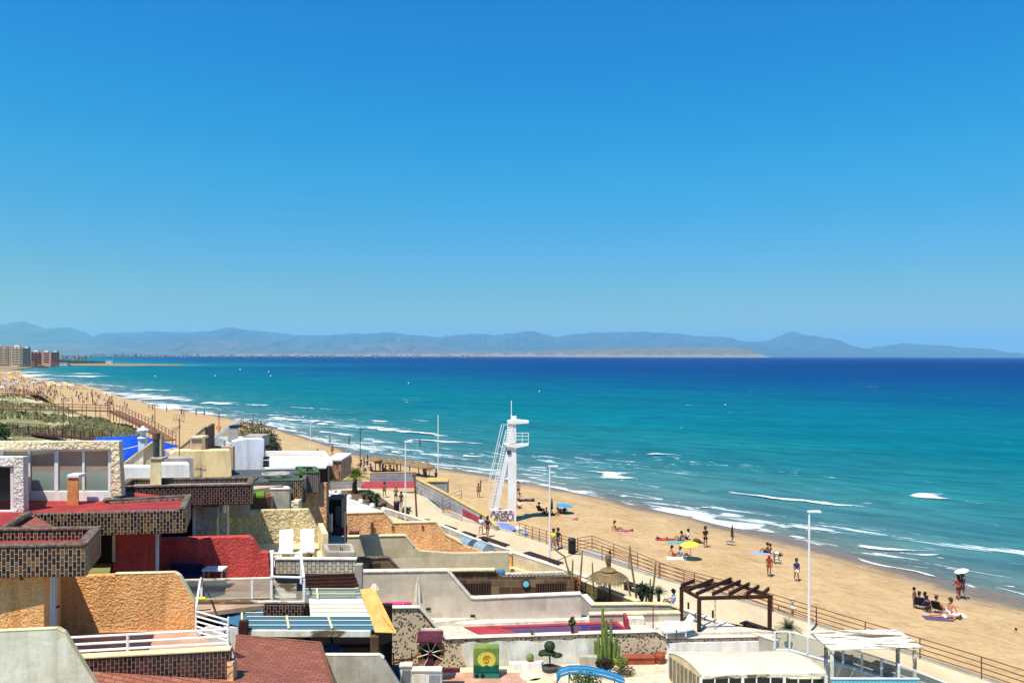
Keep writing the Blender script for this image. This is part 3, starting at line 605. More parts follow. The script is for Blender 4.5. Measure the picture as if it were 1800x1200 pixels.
for px_ in (353, 442, 476): MB().obox(X(px_, 27.5)+Ve((0, -.05, 6.79)), (.08, 0, 0), (0, .05, 0), (0, 0, .64)).build('post', 'white_paint', r3)
MB().obox(X(320, 27.45)+Ve((0, 0, 6.8)), q-p, (0, .02, 0), (0, 0, .63)).build('pane', 'glass', r3)
r4 = thing('stair_cage', 'peeling white railing cage at the corner of the red house terrace', 'railing', X(500, 28))
bm_ = MB(); f0, f1 = X(475, 29.6), X(526, 29.6); g0, g1 = X(475, 27.7), X(531, 27.6)
for p, q in ((f0, f1), (g0, g1)):
    for zz in (7.82, ): bm_.obox(p+Ve((0, 0, zz-(.35 if p is g0 else 0))), q-p, (0, .07, 0), (0, 0, .08))
bm_.obox(f1+Ve((0, .08, 7.82)), g1-f1+Ve((0, 0, -.35)), (.09, 0, 0), (0, 0, .08)).obox(f0+Ve((0, .08, 7.82)), g0-f0+Ve((0, 0, -.35)), (.09, 0, 0), (0, 0, .08))
bm_.build('frame', 'white_paint', r4)
for p, h_ in ((f0, 7.8), (f1, 7.8), (g0, 7.45), (g1, 7.45)): MB().obox(p+Ve((0, .08, 6.66)), (.09, 0, 0), (0, .07, 0), (0, 0, h_-6.66)).build('post', 'white_paint', r4)
MB().obox(X(475, 27.55)+Ve((0, 0, 6.8)), X(521, 27.55)-X(475, 27.55), (0, .05, 0), (0, 0, .5)).build('panel', 'white_worn', r4)
t_ = thing('terrace_table', 'white table in front of the red party wall', 'table', X(378, 29.3)+Ve((0, 0, 6.65)))
MB().cbox(X(378, 29.3)+Ve((0, 0, 7.33)), .78, .55, .06).build('table_top', 'white_paint', t_)
for sx in (-.34, .34):
    for sy in (-.22, .22): MB().cbox(X(378, 29.3)+Ve((sx, sy, 6.65)), .05, .05, .68).build('leg', 'grey_metal', t_)
t_ = thing('patio_bench', 'dark blue cushioned bench in the shade by the red wall', 'bench', X(325, 29.6)+Ve((0, 0, 6.65)))
MB().cbox(X(325, 29.6)+Ve((0, 0, 6.85)), 1.2, .5, .2).build('seat', 'navy', t_); MB().cbox(X(325, 29.6)+Ve((0, .24, 7.05)), 1.2, .12, .35).build('backrest', 'navy', t_)
for sx in (-.5, .5): MB().cbox(X(325, 29.6)+Ve((sx, 0, 6.65)), .06, .4, .2).build('leg', 'dark_wood', t_)
o = MB().tube([X(331, 26.4)+Ve((0, 0, 7.1)), X(361, 26.6)+Ve((0, 0, 7.07))], [.07, .07], 10).build('swim_noodle', 'yellow_plastic'); tag(o, 'yellow foam swim noodle lying behind the orange wall', 'pool toy')
# glazed roof over the lower patio
def GS(px, py, dz=0):
    x, y = ray(px, py); D = (H-6.15-dz+.35*26.2)/(y/F+.35); return Ve((x*D/F, D, H-y*D/F))
gl = thing('glazed_patio_roof', 'glass and white panel patio roof with orange fabric end below the terraces', 'patio roof', GS(560, 1080))
b = MB(); b.prism([GS(348, 1063), GS(462, 1063), GS(463, 1081), GS(545, 1083), GS(650, 1083), GS(658, 1106), GS(434, 1104), GS(348, 1078)], (0, 0, -.03)); b.build('glass_panel', 'glass_blue', gl)
b = MB(); b.prism([GS(534, 1034), GS(631, 1034), GS(637, 1052), GS(543, 1052)], (0, 0, -.03)); b.build('glass_panel', 'glass', gl)
b = MB(); b.prism([GS(543, 1052.3), GS(637, 1052.3), GS(649, 1082.5), GS(546, 1082.5)], (0, 0, -.05)); b.build('white_panel', 'white_paint', gl)
for py_, xa, xb in ((1034, 534, 631), (1043, 540, 634), (1060, 544, 640), (1067, 545, 643), (1075, 546, 646), (1068, 348, 462), (1076, 348, 463), (1083, 434, 650), (1090, 434, 653), (1098, 434, 656)):
    MB().tube([GS(xa, py_, .03), GS(xb, py_, .03)], .022, 5).build('glazing_bar', mt('bar_cream', (214, 206, 164)), gl)
for xa, ya, xb, yb in ((504, 1082, 508, 1104), (577, 1083, 584, 1104), (372, 1063, 370, 1078), (425, 1063, 426, 1100), (557, 1034, 559, 1052)):
    MB().tube([GS(xa, ya, .05), GS(xb, yb, .05)], .04, 5).build('rafter', 'bar_cream', gl)
A, B = X(433, 26.15), X(652, 26.15)
MB().obox(A+Ve((0, 0, 5.9)), B-A, (0, .12, 0), (0, 0, .24)).build('beam', 'white_worn', gl)
MB().obox(X(420, 26)+Ve((0, 0, 5.5)), (.28, 0, 0), (0, .2, 0), (0, 0, 1.0)).build('post', 'dark_wood', gl)
MB().obox(X(651, 26)+Ve((0, 0, 1)), (.27, 0, 0), (0, .25, 0), (0, 0, 4.98)).build('post', 'old_wood', gl)
MB().obox(X(360, 26.4)+Ve((0, 0, 4.5)), X(419, 26.4)-X(360, 26.4), (0, .1, 0), (0, 0, 1.65)).build('side_panel', 'white_plaster', gl)
b = MB(); b.prism([GS(632, 1035), GS(658, 1033), GS(697, 1111), GS(659, 1110)], (0, 0, -.02)); b.build('fabric', 'orange_fabric', gl)
b = MB(); b.prism([GS(660, 1036, .04), GS(668, 1062, .04), GS(692, 1108, .04), GS(672, 1084, .04)], (0, 0, .03)); b.build('fabric_fold', 'orange_fabric', gl)
slab(gl, [X(440, 26.6), X(650, 26.6), X(650, 29), X(440, 29)], 3.2, 3.3, 'shade_dark', 'floor'); slab(gl, [X(450, 29.2), X(690, 29.2), X(690, 29.5), X(450, 29.5)], 0, 6.0, 'shade_dark', 'back_wall')
o, A, B = wallthing('boundary_wall', 'grey concrete boundary wall beside the shingle roof at the bottom edge', 'wall', 5.85, (560, 1152), (667, 1152), [(560, 1152), (667, 1152), (674, 1158), (712, 1218), (712, 1420), (560, 1420)], .18, 'concrete', None)
cope('coping', 'coping_white', A, B, [(560, 1152), (667, 1152), (674, 1158)], .18, .03, parent=o, over=.01)
b = MB(); b.tube([V(577, 1175, 24.3), V(580, 1195, 24.3)], .035).blob(V(577.5, 1173, 24.3), .06, .06, .07); o = b.build('wall_lamp', 'black'); tag(o, 'small black lamp on the grey concrete boundary wall', 'lamp')
o = MB().cbox(X(580, 27.5)+Ve((0, 0, 3.3)), .8, .5, 1.6).blob(X(580, 27.5)+Ve((0, 0, 5.0)), .45, .3, .15).build('covered_table', 'navy'); tag(o, 'blue cloth covered table in the dark under the glass roof', 'table')
# ---------------------------------------------------------------- house 3: cream
h3 = thing('terraced_house', 'cream stucco terrace house in the middle with dark red tiled roof edge', 'house', X(370, 35))
z3 = 9.87; q3 = [G(205, 857.5, z3), G(443, 853, z3), G(446, 840, z3), G(226, 843, z3)]
loopwall(h3, q3, 9.05, z3, .2, 'tile_dark', 'coping_dark'); slab(h3, [q3[0]+Ve((.22, .22, 0)), q3[1]+Ve((-.22, .22, 0)), q3[2]+Ve((-.22, -.22, 0)), q3[3]+Ve((.22, -.22, 0))], 9.1, 9.7, 'grey_render', 'roof')
slab(h3, [X(340, 33.8), X(400, 33.8), X(405, 36.4), X(340, 36.4)], 0, 9.04, 'stucco_cream', 'wall')
slab(h3, [X(180, 35.2), X(339.6, 35.2), X(339.6, 36.4), X(180, 36.4)], 0, 9.03, 'shade_dark', 'recessed_wall')
MB().obox(X(338.5, 33.75)+Ve((0, 0, 6.5)), (.08, 0, 0), (0, .05, 0), (0, 0, 2.3)).build('window_trim', 'white_paint', h3)
MB().tube([X(382, 33.6)+Ve((0, 0, 6.6)), X(382, 33.6)+Ve((0, 0, 9.2))], .055).build('downpipe', 'coping_cream', h3)
MB().cbox(X(372, 33.4)+Ve((0, 0, 8.95)), .75, .4, .12).cbox(X(369, 33.4)+Ve((0, 0, 9.07)), .22, .22, .3).build('vent_hood', 'coping_dark', h3)
MB().cbox(X(372, 33.6)+Ve((0, 0, 8.45)), .62, .28, .5).build('vent_box', 'grey_render', h3)
MB().tube([X(393.5, 33.65)+Ve((0, 0, 8.6)), X(393.5, 33.65)+Ve((0, 0, 8.95))], .09).build('wall_vent', 'white_plaster', h3)
A, B = G(400, 898, 8.15), G(541, 895, 8.15)
face('party_wall', 'stucco_beige', A, B, [(396, 898), (541, 895), (557, 927), (566, 931), (573, 960), (573, 1010), (396, 1010)], .35, h3)
ft = [X(482, 32.1), X(627, 32.1), X(575, 36.4), X(400, 36.4)]
slab(h3, ft, 6.4, 6.6, 'coping_cream', 'terrace_floor'); slab(h3, [X(482, 32.3), X(627, 32.3), X(575, 36.4), X(400, 36.4)], 0, 6.4, 'concrete', 'terrace_base')
A, B = X(483, 32.0), X(625, 32.0)
o = MB().obox(A+Ve((0, 0, 6.38)), B-A, (0, .22, 0), (0, 0, .6)).build('terrace_parapet', 'cream_brick', h3)
MB().obox(A+Ve((-.04, -.04, 6.98)), B-A+Ve((.08, 0, 0)), (0, .3, 0), (0, 0, .06)).build('coping', 'coping_white', o)
MB().obox(X(624.5, 32)+Ve((.05, -.3, 5.6)), (.28, 0, 0), (0, .35, 0), (0, 0, 1.25)).build('end_pier', 'concrete', h3)
loopwall(h3, [X(574, 32.5), X(624, 32.5), X(620, 33.9), X(568, 33.9)], 6.6, 7.2, .16, 'concrete', None, name='planter')
MB().obox(X(559, 36.2)+Ve((0, 0, 6.6)), X(567, 34)-X(559, 36.2), (.25, 0, 0), (0, 0, 1.0)).build('side_parapet', 'coping_cream', h3)
MB().cbox(X(477, 32.0)+Ve((0, 0, 6.6)), .16, .3, .75).build('gate_post', 'white_paint', h3)
sl_ = thing('slatted_awning', 'dark brown slatted wooden awning under the cream brick parapet', 'awning', X(580, 31.9)+Ve((0, 0, 6)))
for k in range(4):
    t = k/3; p = V(531+t, 1010+19*t, 31.9-.5*t); q = V(624+7*t, 1006.5+19*t, 31.9-.5*t); MB().obox(p, q-p, (0, -.11, 0), (0, 0, -.09)).build('slat', 'dark_wood', sl_)
for px_ in (545, 610): MB().obox(V(px_, 1008, 31.98), (.06, 0, 0), V(px_+3, 1030, 31.45)-V(px_, 1008, 31.98), (0, 0, -.05)).build('bracket', 'dark_wood', sl_)
def lounger(loc, rz, label, s=1.0):
    t = thing('sun_lounger', label, 'sun lounger', loc, rz)
    def P_(m_, n_, mat): m_.v = [wm(t) @ v for v in m_.v]; return m_.build(n_, mat, t)
    P_(MB().box(-.3, -1.0, .3, .3, .25, .36), 'seat', 'white_paint')
    P_(MB().obox((-.3, .26, .33), (.6, 0, 0), (0, .42, .62), (0, -.05, .04)), 'backrest', 'white_paint')
    for sx in (-.27, .23):
        for sy in (-.9, .15): P_(MB().box(sx, sy, 0, sx+.05, sy+.06, .3), 'leg', 'white_paint')
    return t
lounger(X(503, 34.3)+Ve((0, 0, 6.6)), R(15), 'white reclined sun lounger, the left one of two on the cream terrace')
lounger(X(540, 34.4)+Ve((0, 0, 6.6)), R(15), 'white reclined sun lounger, the right one of two on the cream terrace')
o = MB().blob(X(523, 32.8)+Ve((0, 0, 6.82)), .18, .18, .2, 0).build('globe_lamp', 'white_plaster'); tag(o, 'white globe lamp on the floor between the two loungers', 'lamp')
def grassy(name, label, loc, n_=26, h=.5, spread=.3, mat='leaf', cat='plant', wdt=.05, group=None, rnd=None):
    rnd = rnd or random; t = thing(name, label, cat, loc, 0, group); b = MB()
    for k in range(n_):
        a = rnd.uniform(0, 6.283); r_ = rnd.uniform(.4, 1)*spread; d = Ve((math.cos(a), math.sin(a), 0)); s_ = Ve((-d.y, d.x, 0))*wdt; hh = h*rnd.uniform(.6, 1.1)
        p0 = Ve(loc); p1 = p0+d*r_*.45+Ve((0, 0, hh*.8)); p2 = p0+d*r_+Ve((0, 0, hh*rnd.uniform(.5, 1)))
        b.add([p0-s_, p0+s_, p1+s_, p1-s_, p2], [(0, 1, 2, 3), (3, 2, 4)])
    b.build('leaves', mat, t); MB().tube([Ve(loc)-Ve((0, 0, .02)), Ve(loc)+Ve((0, 0, h*.25))], .04).build('stem', 'bark', t); return t
grassy('potted_plant', 'dry leafy plant beside the lounger feet on cream terrace', X(545, 32.7)+Ve((0, 0, 6.6)), 30, .55, .3, 'scrub')
grassy('planter_plant', 'sparse dry plant in the concrete terrace planter', X(600, 33.2)+Ve((0, 0, 6.6)), 16, .75, .3, 'cactus_dry', wdt=.02)
# ---------------------------------------------------------------- houses further along the row
h4 = thing('terraced_house', 'dark flat roofed house with green parapet and coiled hose on the roof', 'house', X(500, 41))
z4 = 9.12; slab(h4, [G(404, 846, z4), G(531, 844, z4), G(520, 822.5, z4), G(404, 823.5, z4)], 8.9, 9.06, 'dark_roof', 'roof')
o = MB().obox(G(472, 844, z4)+Ve((0, -.02, -1)), X(531, 39.6)-X(472, 39.6), (0, .2, 0), (0, 0, .98)).build('parapet', 'tile', h4)
MB().obox(G(472, 844, z4)+Ve((0, -.04, -.02)), X(531, 39.6)-X(472, 39.6), (0, .3, 0), (0, 0, .05)).build('coping', 'green_roof', o)
MB().obox(X(531, 39.7)+Ve((0, 0, 7.9)), X(533, 41)-X(531, 39.7), (.2, 0, 0), (0, 0, 1.25)).build('parapet', 'tile_grey', h4)
qg = [V(532, 832, 41), V(561, 831, 41), V(556, 819, 43.2), V(521, 819, 43.2)]; 
loopwall(h4, qg, 8.15, 9.2, .22, 'tile_grey', 'green_roof'); slab(h4, [q+(sum(qg, Ve())/4-q)*.2 for q in qg], 8.6, 8.85, 'green_roof', 'roof')
MB().obox(X(516, 41.2)+Ve((0, 0, 9.07)), (.5, 0, 0), (-.3, 2.3, 0), (0, 0, .1)).build('green_strip', 'green_roof', h4)
slab(h4, [X(400, 37.0), X(529, 39.8), X(531, 41.1), X(531, 44), X(400, 44)], 0, 8.89, 'tan_wall', 'wall')
slab(h4, [X(440, 36.9), X(477, 37.4), X(477, 38.2), X(440, 38.2)], 7.6, 8.62, mt('brown_shade_wall', (120, 84, 62), (96, 66, 48), ns=2), 'lower_wall')  # brown darkened to hold the shade on this face
b = MB(); c0 = X(485, 40.4)+Ve((0, 0, 9.12))
for k in range(5):
    r_ = .28+.07*k; b.tube([c0+Ve((math.cos(a/10*6.283)*r_*1.3, math.sin(a/10*6.283)*r_, .02+k*.035+.02*math.sin(a*2.1+k))) for a in range(11)], .028, 5)
o = b.build('garden_hose', mt('hose', (196, 188, 170))); tag(o, 'coiled pale garden hose on the dark flat roof', 'hose')
o = MB().tube([G(447, 834, 9.1), G(452, 840, 9.1), G(443, 846, 9.1), G(420, 850, 9.4)], .05).build('roof_hose', 'rail_brown'); tag(o, 'brown pipe curving over the edge of the dark roof', 'pipe')
slab(h4, [G(446, 853, 8.75), G(463, 852, 8.75), G(464, 871, 8.75), G(447, 871, 8.75)], 8.66, 8.75, mt('turf', (104, 150, 30), (84, 128, 24), ns=4), 'turf_mat')
cc = [V(474, 862, 38.4), V(509, 860, 38.4), V(503, 848, 40), V(462, 849, 40)]
loopwall(h4, cc, 7.3, 8.78, .2, 'concrete', 'coping_white', name='stair_shaft'); slab(h4, [q+(sum(cc, Ve())/4-q)*.2 for q in cc], 8.2, 8.62, 'red_roof', 'shaft_roof')
MB().obox(V(455, 872, 38), X(475, 38)-X(455, 38), (0, .6, 0), (0, 0, -1.4)).build('pier', 'stucco_cream', h4)
MB().obox(V(510, 880, 38.5), X(525, 38.5)-X(510, 38.5), (0, .6, 0), (0, 0, -1.4)).build('pier', 'stucco_cream', h4)
h5 = thing('terraced_house', 'white flat roofed house with peach stucco wall and brown tiled side', 'house', X(540, 47))
slab(h5, [X(466, 44.3), X(578, 44.3), X(572, 49.5), X(466, 49.5)], 0, 9.1, 'tan_wall', 'wall')
qw = [G(465, 821, 9.25), G(573, 819, 9.25), G(578, 812, 9.2), G(563, 799, 9.25), G(466, 799, 9.25)]
slab(h5, qw, 9.11, 9.2, 'white_paint', 'roof'); MB().obox(G(466, 799, 9.2), (3.7, 0, 0), (0, .25, 0), (0, 0, .22)).obox(G(563, 797, 9.2), G(576, 818, 9.2)-G(563, 797, 9.2), (.3, 0, 0), (0, 0, .18)).build('roof_kerb', 'white_paint', h5)
MB().obox(V(524, 818, 44.2), X(576, 44.2)-X(524, 44.2), (0, .1, 0), (0, 0, -1.15)).build('parapet', 'tile_dark', h5)
for yy in (807, 814, 820): MB().cbox(G(468, yy, 9.2), .28, .3, .16).build('roof_vent', 'black', h5)
face('side_wall', 'stucco_peach', X(530, 41.3), X(573, 41.3), [(531.5, 866), (560.5, 866), (560.5, 849), (573, 849), (573, 960), (531.5, 960)], .3, h5)
MB().obox(V(574.5, 810, 49), X(600, 49)-X(574.5, 49), (0, 3, 0), (0, 0, -1.25)).build('stair_tower', 'tile_pink', h5); MB().obox(V(572.5, 809.8, 48.9), (1.0, 0, 0), (0, 3.2, 0), (0, 0, .1)).build('tower_cap', 'white_paint', h5)
MB().obox(X(573.3, 46)+Ve((0, 0, 4.5)), X(600, 46)-X(573.3, 46), (0, 1.5, 0), (0, 0, 2.3)).build('porch_dark_block', 'black', h5)  # solid black block, colour stands in for the shade of the recess
MB().obox(X(573, 45.8)+Ve((0, 0, 6.85)), X(600, 45.8)-X(573, 45.8), (0, 1.6, 0), (0, 0, .08)).build('porch_roof', 'dark_metal', h5)
MB().obox(X(590, 45.8)+Ve((0, 0, 5.4)), X(601, 45.8)-X(590, 45.8), (0, .1, 0), (0, 0, 1.1)).build('porch_tile', 'tile_grey', h5)
MB().obox(X(549, 43)+Ve((0, 0, 5.7)), X(576, 43)-X(549, 43), (0, .25, 0), (0, 0, 1.05)).build('balcony_wall', 'tile_grey', h5)
MB().obox(X(576.5, 43)+Ve((0, 0, 5.6)), X(583, 43)-X(576.5, 43), (0, .3, 0), (0, 0, 1.0)).build('pier', mt('pink_wall', (222, 182, 156), (204, 160, 134), ns=1.5), h5)
MB().obox(X(583.5, 44.8)+Ve((0, 0, 4.4)), X(604, 44.8)-X(583.5, 44.8), (0, 1.0, 0), (0, 0, 1.0)).build('balcony_floor', 'plum', h5)
MB().obox(X(600, 45)+Ve((0, 0, 0)), X(606, 45)-X(600, 45), (0, .3, 0), (0, 0, 6.3)).build('pier', 'pink_wall', h5)
slab(h5, [X(560, 42), X(604, 42), X(604, 45.7), X(560, 45.7)], 0, 5.0, 'pink_wall', 'terrace')
r5 = thing('balcony_railing', 'thin dark metal railing in front of grey tiled balcony', 'railing', X(548, 42)); railing(r5, [X(541, 41.5)+Ve((0, 0, 6.2)), X(556, 41.8)+Ve((0, 0, 6.2)), X(562, 42)+Ve((0, 0, 5.6))], 1.1, (1.1, .75, .4), 'dark_metal', .03, .02)
# back row roofs
h6 = thing('house', 'pale blue white house with sloping glass gable and grey chimney', 'house', X(430, 48))
face('wall', 'blue_white', X(408, 46.8), X(465, 46.8), [(410, 776), (418, 774), (432, 771.5), (464.5, 771.5), (464.5, 850), (410, 850)], .9, h6)
slab(h6, [X(409, 47.9), X(463, 47.9), X(440, 53), X(380, 53)], 0, 9.9, 'white_plaster', 'rear_wing')
MB().obox(V(426, 766, 50), X(461, 50)-X(426, 50), (0, 1.5, 0), (0, 0, -.7)).build('roof_box', 'grey_render', h6)
face('gable', 'glass', X(362, 50), X(420, 50), [(366, 783), (419, 742), (419, 775), (380, 784)], .05, h6)
A, B = X(362, 49.9), X(420, 49.9); cope('gable_coping', 'blue_white', A, B, [(361, 784), (420, 738)], .4, .14, h6)
o = MB().obox(V(403, 751, 48), X(419, 48)-X(403, 48), SKEW*.6, (0, 0, -.95)).build('chimney', 'grey_render', h6); MB().obox(V(402, 748, 47.95), X(420, 48)-X(402, 48), (0, .7, 0), (0, 0, -.1)).build('cap', 'black', o)
h7 = thing('house', 'pale yellow house with sloped parapet and square chimney', 'house', X(370, 42))
face('wall', 'yellow_wall', X(338, 41), X(408, 41), [(300, 797), (308, 792), (405, 791), (409.5, 875), (300, 875)], .9, h7)
slab(h7, [X(303, 42.0), X(404, 42.0), X(390, 45.6), X(290, 45.6)], 0, 9.9, 'tan_wall', 'rear_wing')
face('gable', 'tan_wall', X(300, 43), X(362, 43), [(303, 799), (360, 752), (361, 792), (303, 800)], .3, h7); cope('gable_coping', 'coping_cream', X(300, 43), X(362, 43), [(300, 800), (361, 750)], .35, .12, h7)
MB().obox(X(357, 43.1)+Ve((0, 0, 9.8)), (.18, 0, 0), (-.7, 3, 0), (0, 0, 1.6)).build('gable_return', 'brown_shade_wall', h7)
o = MB().obox(V(336, 771, 41.3), X(355, 41.3)-X(336, 41.3), SKEW*.6, (0, 0, -.78)).build('chimney', 'tan_wall', h7); MB().obox(V(334.5, 767, 41.2), X(357, 41.3)-X(334.5, 41.3), (0, .75, 0), (0, 0, -.13)).build('cap', 'coping_cream', o)
MB().obox(V(367, 784, 45.5), X(410, 45.5)-X(367, 45.5), (0, .3, 0), (0, 0, -1.6)).build('rear_wall', 'tan_wall', h7)
h8 = thing('house', 'low off white rooftop with grey sloping gable behind the tiled parapet', 'house', X(270, 37))
face('gable', mt('ivory_wall', (226, 214, 192), (210, 196, 172), ns=1), X(215, 37), X(285, 37), [(215, 817), (252, 789), (252, 822), (216, 822)], .3, h8)
face('gable', 'tan_wall', X(215, 37.1), X(285, 37.1), [(252.3, 789), (268, 776), (284, 764), (284, 822), (252.3, 822)], .3, h8)
cope('gable_coping', 'coping_cream', X(215, 36.95), X(285, 36.95), [(214, 818), (268, 777)], .35, .06, h8)
face('wall', 'white_plaster', X(218, 36), X(335, 36), [(218, 820), (265, 821), (284, 816), (333, 815.5), (334, 842), (220, 842)], 1.0, h8)
face('rear_wall', 'grey_render', X(285, 38), X(340, 38), [(287, 805), (340, 804), (341, 842), (287, 842)], .8, h8)
slab(h8, [X(210, 35.4), X(440, 35.4), X(440, 37.4), X(210, 37.4)], 8, 9.45, 'grey_render', 'roof')
ch = thing('roof_chimney', 'square cream chimney with tall dark green metal flue', 'chimney', X(274, 34.2)+Ve((0, 0, 9.7)))
MB().obox(V(264.5, 808, 34.2), X(284, 34.2)-X(264.5, 34.2), SKEW*.5, (0, 0, -1.15)).build('stack', 'coping_cream', ch); MB().obox(V(263, 804.5, 34.15), X(285.5, 34.2)-X(263, 34.2), (0, .6, 0), (0, 0, -.09)).build('cap', 'concrete', ch)
p = X(274.5, 34.5); MB().tube([p+Ve((0, 0, 10.95)), p+Ve((0, 0, 11.75))], .14, 12).build('flue', mt('flue_green', (84, 98, 82), (60, 72, 60), ns=3, rough=.4), ch); MB().tube([p+Ve((0, 0, 11.72)), p+Ve((0, 0, 12.0))], .17, 12).build('cowl', 'rail_brown', ch)
ch = thing('white_chimney', 'white ornate chimney pot with tiered cap in front of blue roof', 'chimney', X(251, 41)+Ve((0, 0, 10)))
p = X(251, 41); MB().cbox(p+Ve((0, 0, 9.5)), .36, .36, 1.5).build('stack', 'blue_white', ch)
MB().lathe(p+Ve((0, 0, 11.0)), [(.26, 0), (.3, .08), (.16, .14), (.14, .3), (.3, .42), (.32, .5), (.12, .62), (.05, .72)]).build('cap', 'blue_white', ch)
t = thing('roof_antenna', 'thin rooftop television antenna standing against the beach', 'antenna', X(315, 40)+Ve((0, 0, 9.4)))
p = X(315, 40); MB().tube([p+Ve((0, 0, 10.2)), p+Ve((0, 0, 12.2))], .025, 6).build('mast', 'rail_brown', t)
b = MB(); b.tube([p+Ve((-.45, 0, 11.5)), p+Ve((.05, 0, 11.75))], .012, 4)
for k in range(6): q = p+Ve((-.42+.09*k, 0, 11.52+.045*k)); b.tube([q-Ve((.06, 0, .22)), q+Ve((.06, 0, .18))], .009, 4)
b.tube([p+Ve((-.3, 0, 12.15)), p+Ve((.3, 0, 12.05))], .012, 4)
for k in range(5): q = p+Ve((-.28+.13*k, 0, 12.14-.02*k)); b.tube([q-Ve((.05, 0, .1)), q+Ve((.04, 0, .28))], .009, 4)
b.build('aerial', 'rail_brown', t)
# blue corrugated roof
h9 = thing('blue_roofed_house', 'house with bright blue corrugated roof beside the boardwalk', 'house', X(240, 52))
zc = 9.0; pr = [G(150, 780, zc), G(172, 769, zc), G(236, 765, zc), G(263, 769, zc), G(313, 784, zc), G(290, 803, zc), G(212, 822, zc), G(160, 822, zc)]
slab(h9, pr, 8.9, 9.0, 'blue_roof', 'roof'); slab(h9, [p+(sum(pr, Ve())/8-p)*.05 for p in pr], 0, 8.9, 'white_plaster', 'wall')
b = MB(); L0, L1 = G(212, 821, zc), G(160, 775, zc)
for k in range(22):
    t = k/21; p = G(213, 820, zc).lerp(G(300, 797, zc), t); q = G(238, 766, zc).lerp(G(312, 783.5, zc), t); b.tube([p+Ve((0, 0, .02)), q+Ve((0, 0, .02))], .04, 4)
b.build('ridges', 'blue_roof', h9)
MB().tube([G(212, 791, zc+.06), G(244, 783, zc+.06)], .05, 4).build('seam', 'white_plaster', h9); MB().tube([G(284, 792, zc+.06), G(308, 787, zc+.06)], .05, 4).build('seam', 'white_plaster', h9)
# left rooftop rooms
h10 = thing('rooftop_room', 'white rooftop sunroom with rough cream frame and row of windows', 'rooftop room', X(100, 30)+Ve((0, 0, 9.7)))
A, B = X(0, 28.9), X(210, 28.9)
face('frame', 'stucco_cream', A, B, [(-120, 776), (209, 775), (213, 857), (214, 872), (195, 872), (194.5, 790), (-120, 791)], .3, h10)
slab(h10, [X(-120, 29.25), X(194, 29.25), X(160, 32.2), X(-120, 32.2)], 11.7, 11.85, 'white_plaster', 'roof'); MB().obox(X(199, 29.2)+Ve((0, 0, 9.9)), SKEW*3, (-.1, 0, 0), (0, 0, 1.9)).build('side_wall', 'white_plaster', h10)
A, B = X(0, 29.1), X(210, 29.1); o = face('wall', 'white_plaster', A, B, [(-120, 862.5), (194, 862.5), (206, 898), (-120, 898)], .3, h10)
o = face('window', 'white_paint', A, B, [(-120, 789), (194.3, 789), (194.3, 792.5), (-120, 792.5)], .1, h10)
for xa, xb in ((-20, 6), (48.5, 53), (95.5, 102), (144.5, 148.5), (190, 194.3)): face('mullion', 'white_paint', A, B, [(xa, 792.8), (xb, 792.8), (xb, 862.3), (xa, 862.3)], .1, o)
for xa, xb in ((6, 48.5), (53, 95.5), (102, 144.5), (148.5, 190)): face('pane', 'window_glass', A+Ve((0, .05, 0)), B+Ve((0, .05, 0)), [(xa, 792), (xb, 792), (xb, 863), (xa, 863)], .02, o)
A, B = X(0, 31.8), X(210, 31.8); face('back_wall', mt('reflection_brown', (150, 124, 96), (120, 96, 74), ns=1), A, B, [(-120, 790), (200, 790), (200, 828), (-120, 828)], .1, h10)
face('curtain', mt('reflection_green', (150, 160, 146), (120, 132, 122), ns=2, st=(3, 3, .3)), A-Ve((0, .4, 0)), B-Ve((0, .4, 0)), [(-120, 829), (200, 829), (200, 880), (-120, 880)], .1, h10)  # brown wall and green curtain repeat the panes' reflected colours
b = MB()
for px_, py_ in ((73, 818), (121, 821), (168, 823)): b.blob(V(px_, py_, 29.9), .05, .05, .05, 0, seg=6, rings=4)
b.build('ceiling_lights', 'white_paint', h10)
h11 = thing('rooftop_room', 'rough white rooftop block with dark window at the left edge', 'rooftop room', X(10, 27.5)+Ve((0, 0, 9.7)))
A, B = X(-40, 27), X(42, 27)
face('wall', 'stucco_white', A, B, [(-120, 802.5), (41, 802.5), (42, 904), (24.5, 904), (23.5, 820), (-120, 820)], .3, h11)
MB().obox(X(38, 27.3)+Ve((0, 0, 9.97)), SKEW*1.7, (-8, 0, 0), (0, 0, 1.7)).build('side_wall', 'white_plaster', h11)
o = face('window_frame', mt('frame_pink', (226, 212, 208)), A+Ve((0, .1, 0)), B+Ve((0, .1, 0)), [(18, 822), (23.3, 822), (24.3, 897), (18.5, 897)], .1, h11)
face('pane', mt('dark_glass', (22, 22, 30), rough=.08, spec=.6), A+Ve((0, .16, 0)), B+Ve((0, .16, 0)), [(-120, 821), (18, 822), (18.5, 897), (-120, 897)], .04, o)
face('sill', 'frame_pink', A, B, [(-120, 897.5), (24.3, 897.5), (24.5, 901), (-120, 901)], .3, h11); face('plinth', mt('plinth', (150, 100, 92), (120, 84, 76), ns=3), A, B, [(-120, 902), (24.3, 902), (24.3, 912), (-120, 912)], .3, h11)
t = thing('roof_chimney', 'orange rendered chimney with white cap on red roof by the sunroom', 'chimney', X(128, 28.4)+Ve((0, 0, 9.97)))
MB().obox(V(118, 895, 28.3), X(138, 28.3)-X(118, 28.3), SKEW*.4, (0, 0, 1.15)).build('stack', mt('chimney_orange', (226, 158, 98), (198, 126, 70), ns=4), t); MB().obox(V(117.5, 840, 28.25), X(138.5, 28.3)-X(117.5, 28.3), (0, .5, 0), (0, 0, .13)).build('cap', 'white_paint', t)
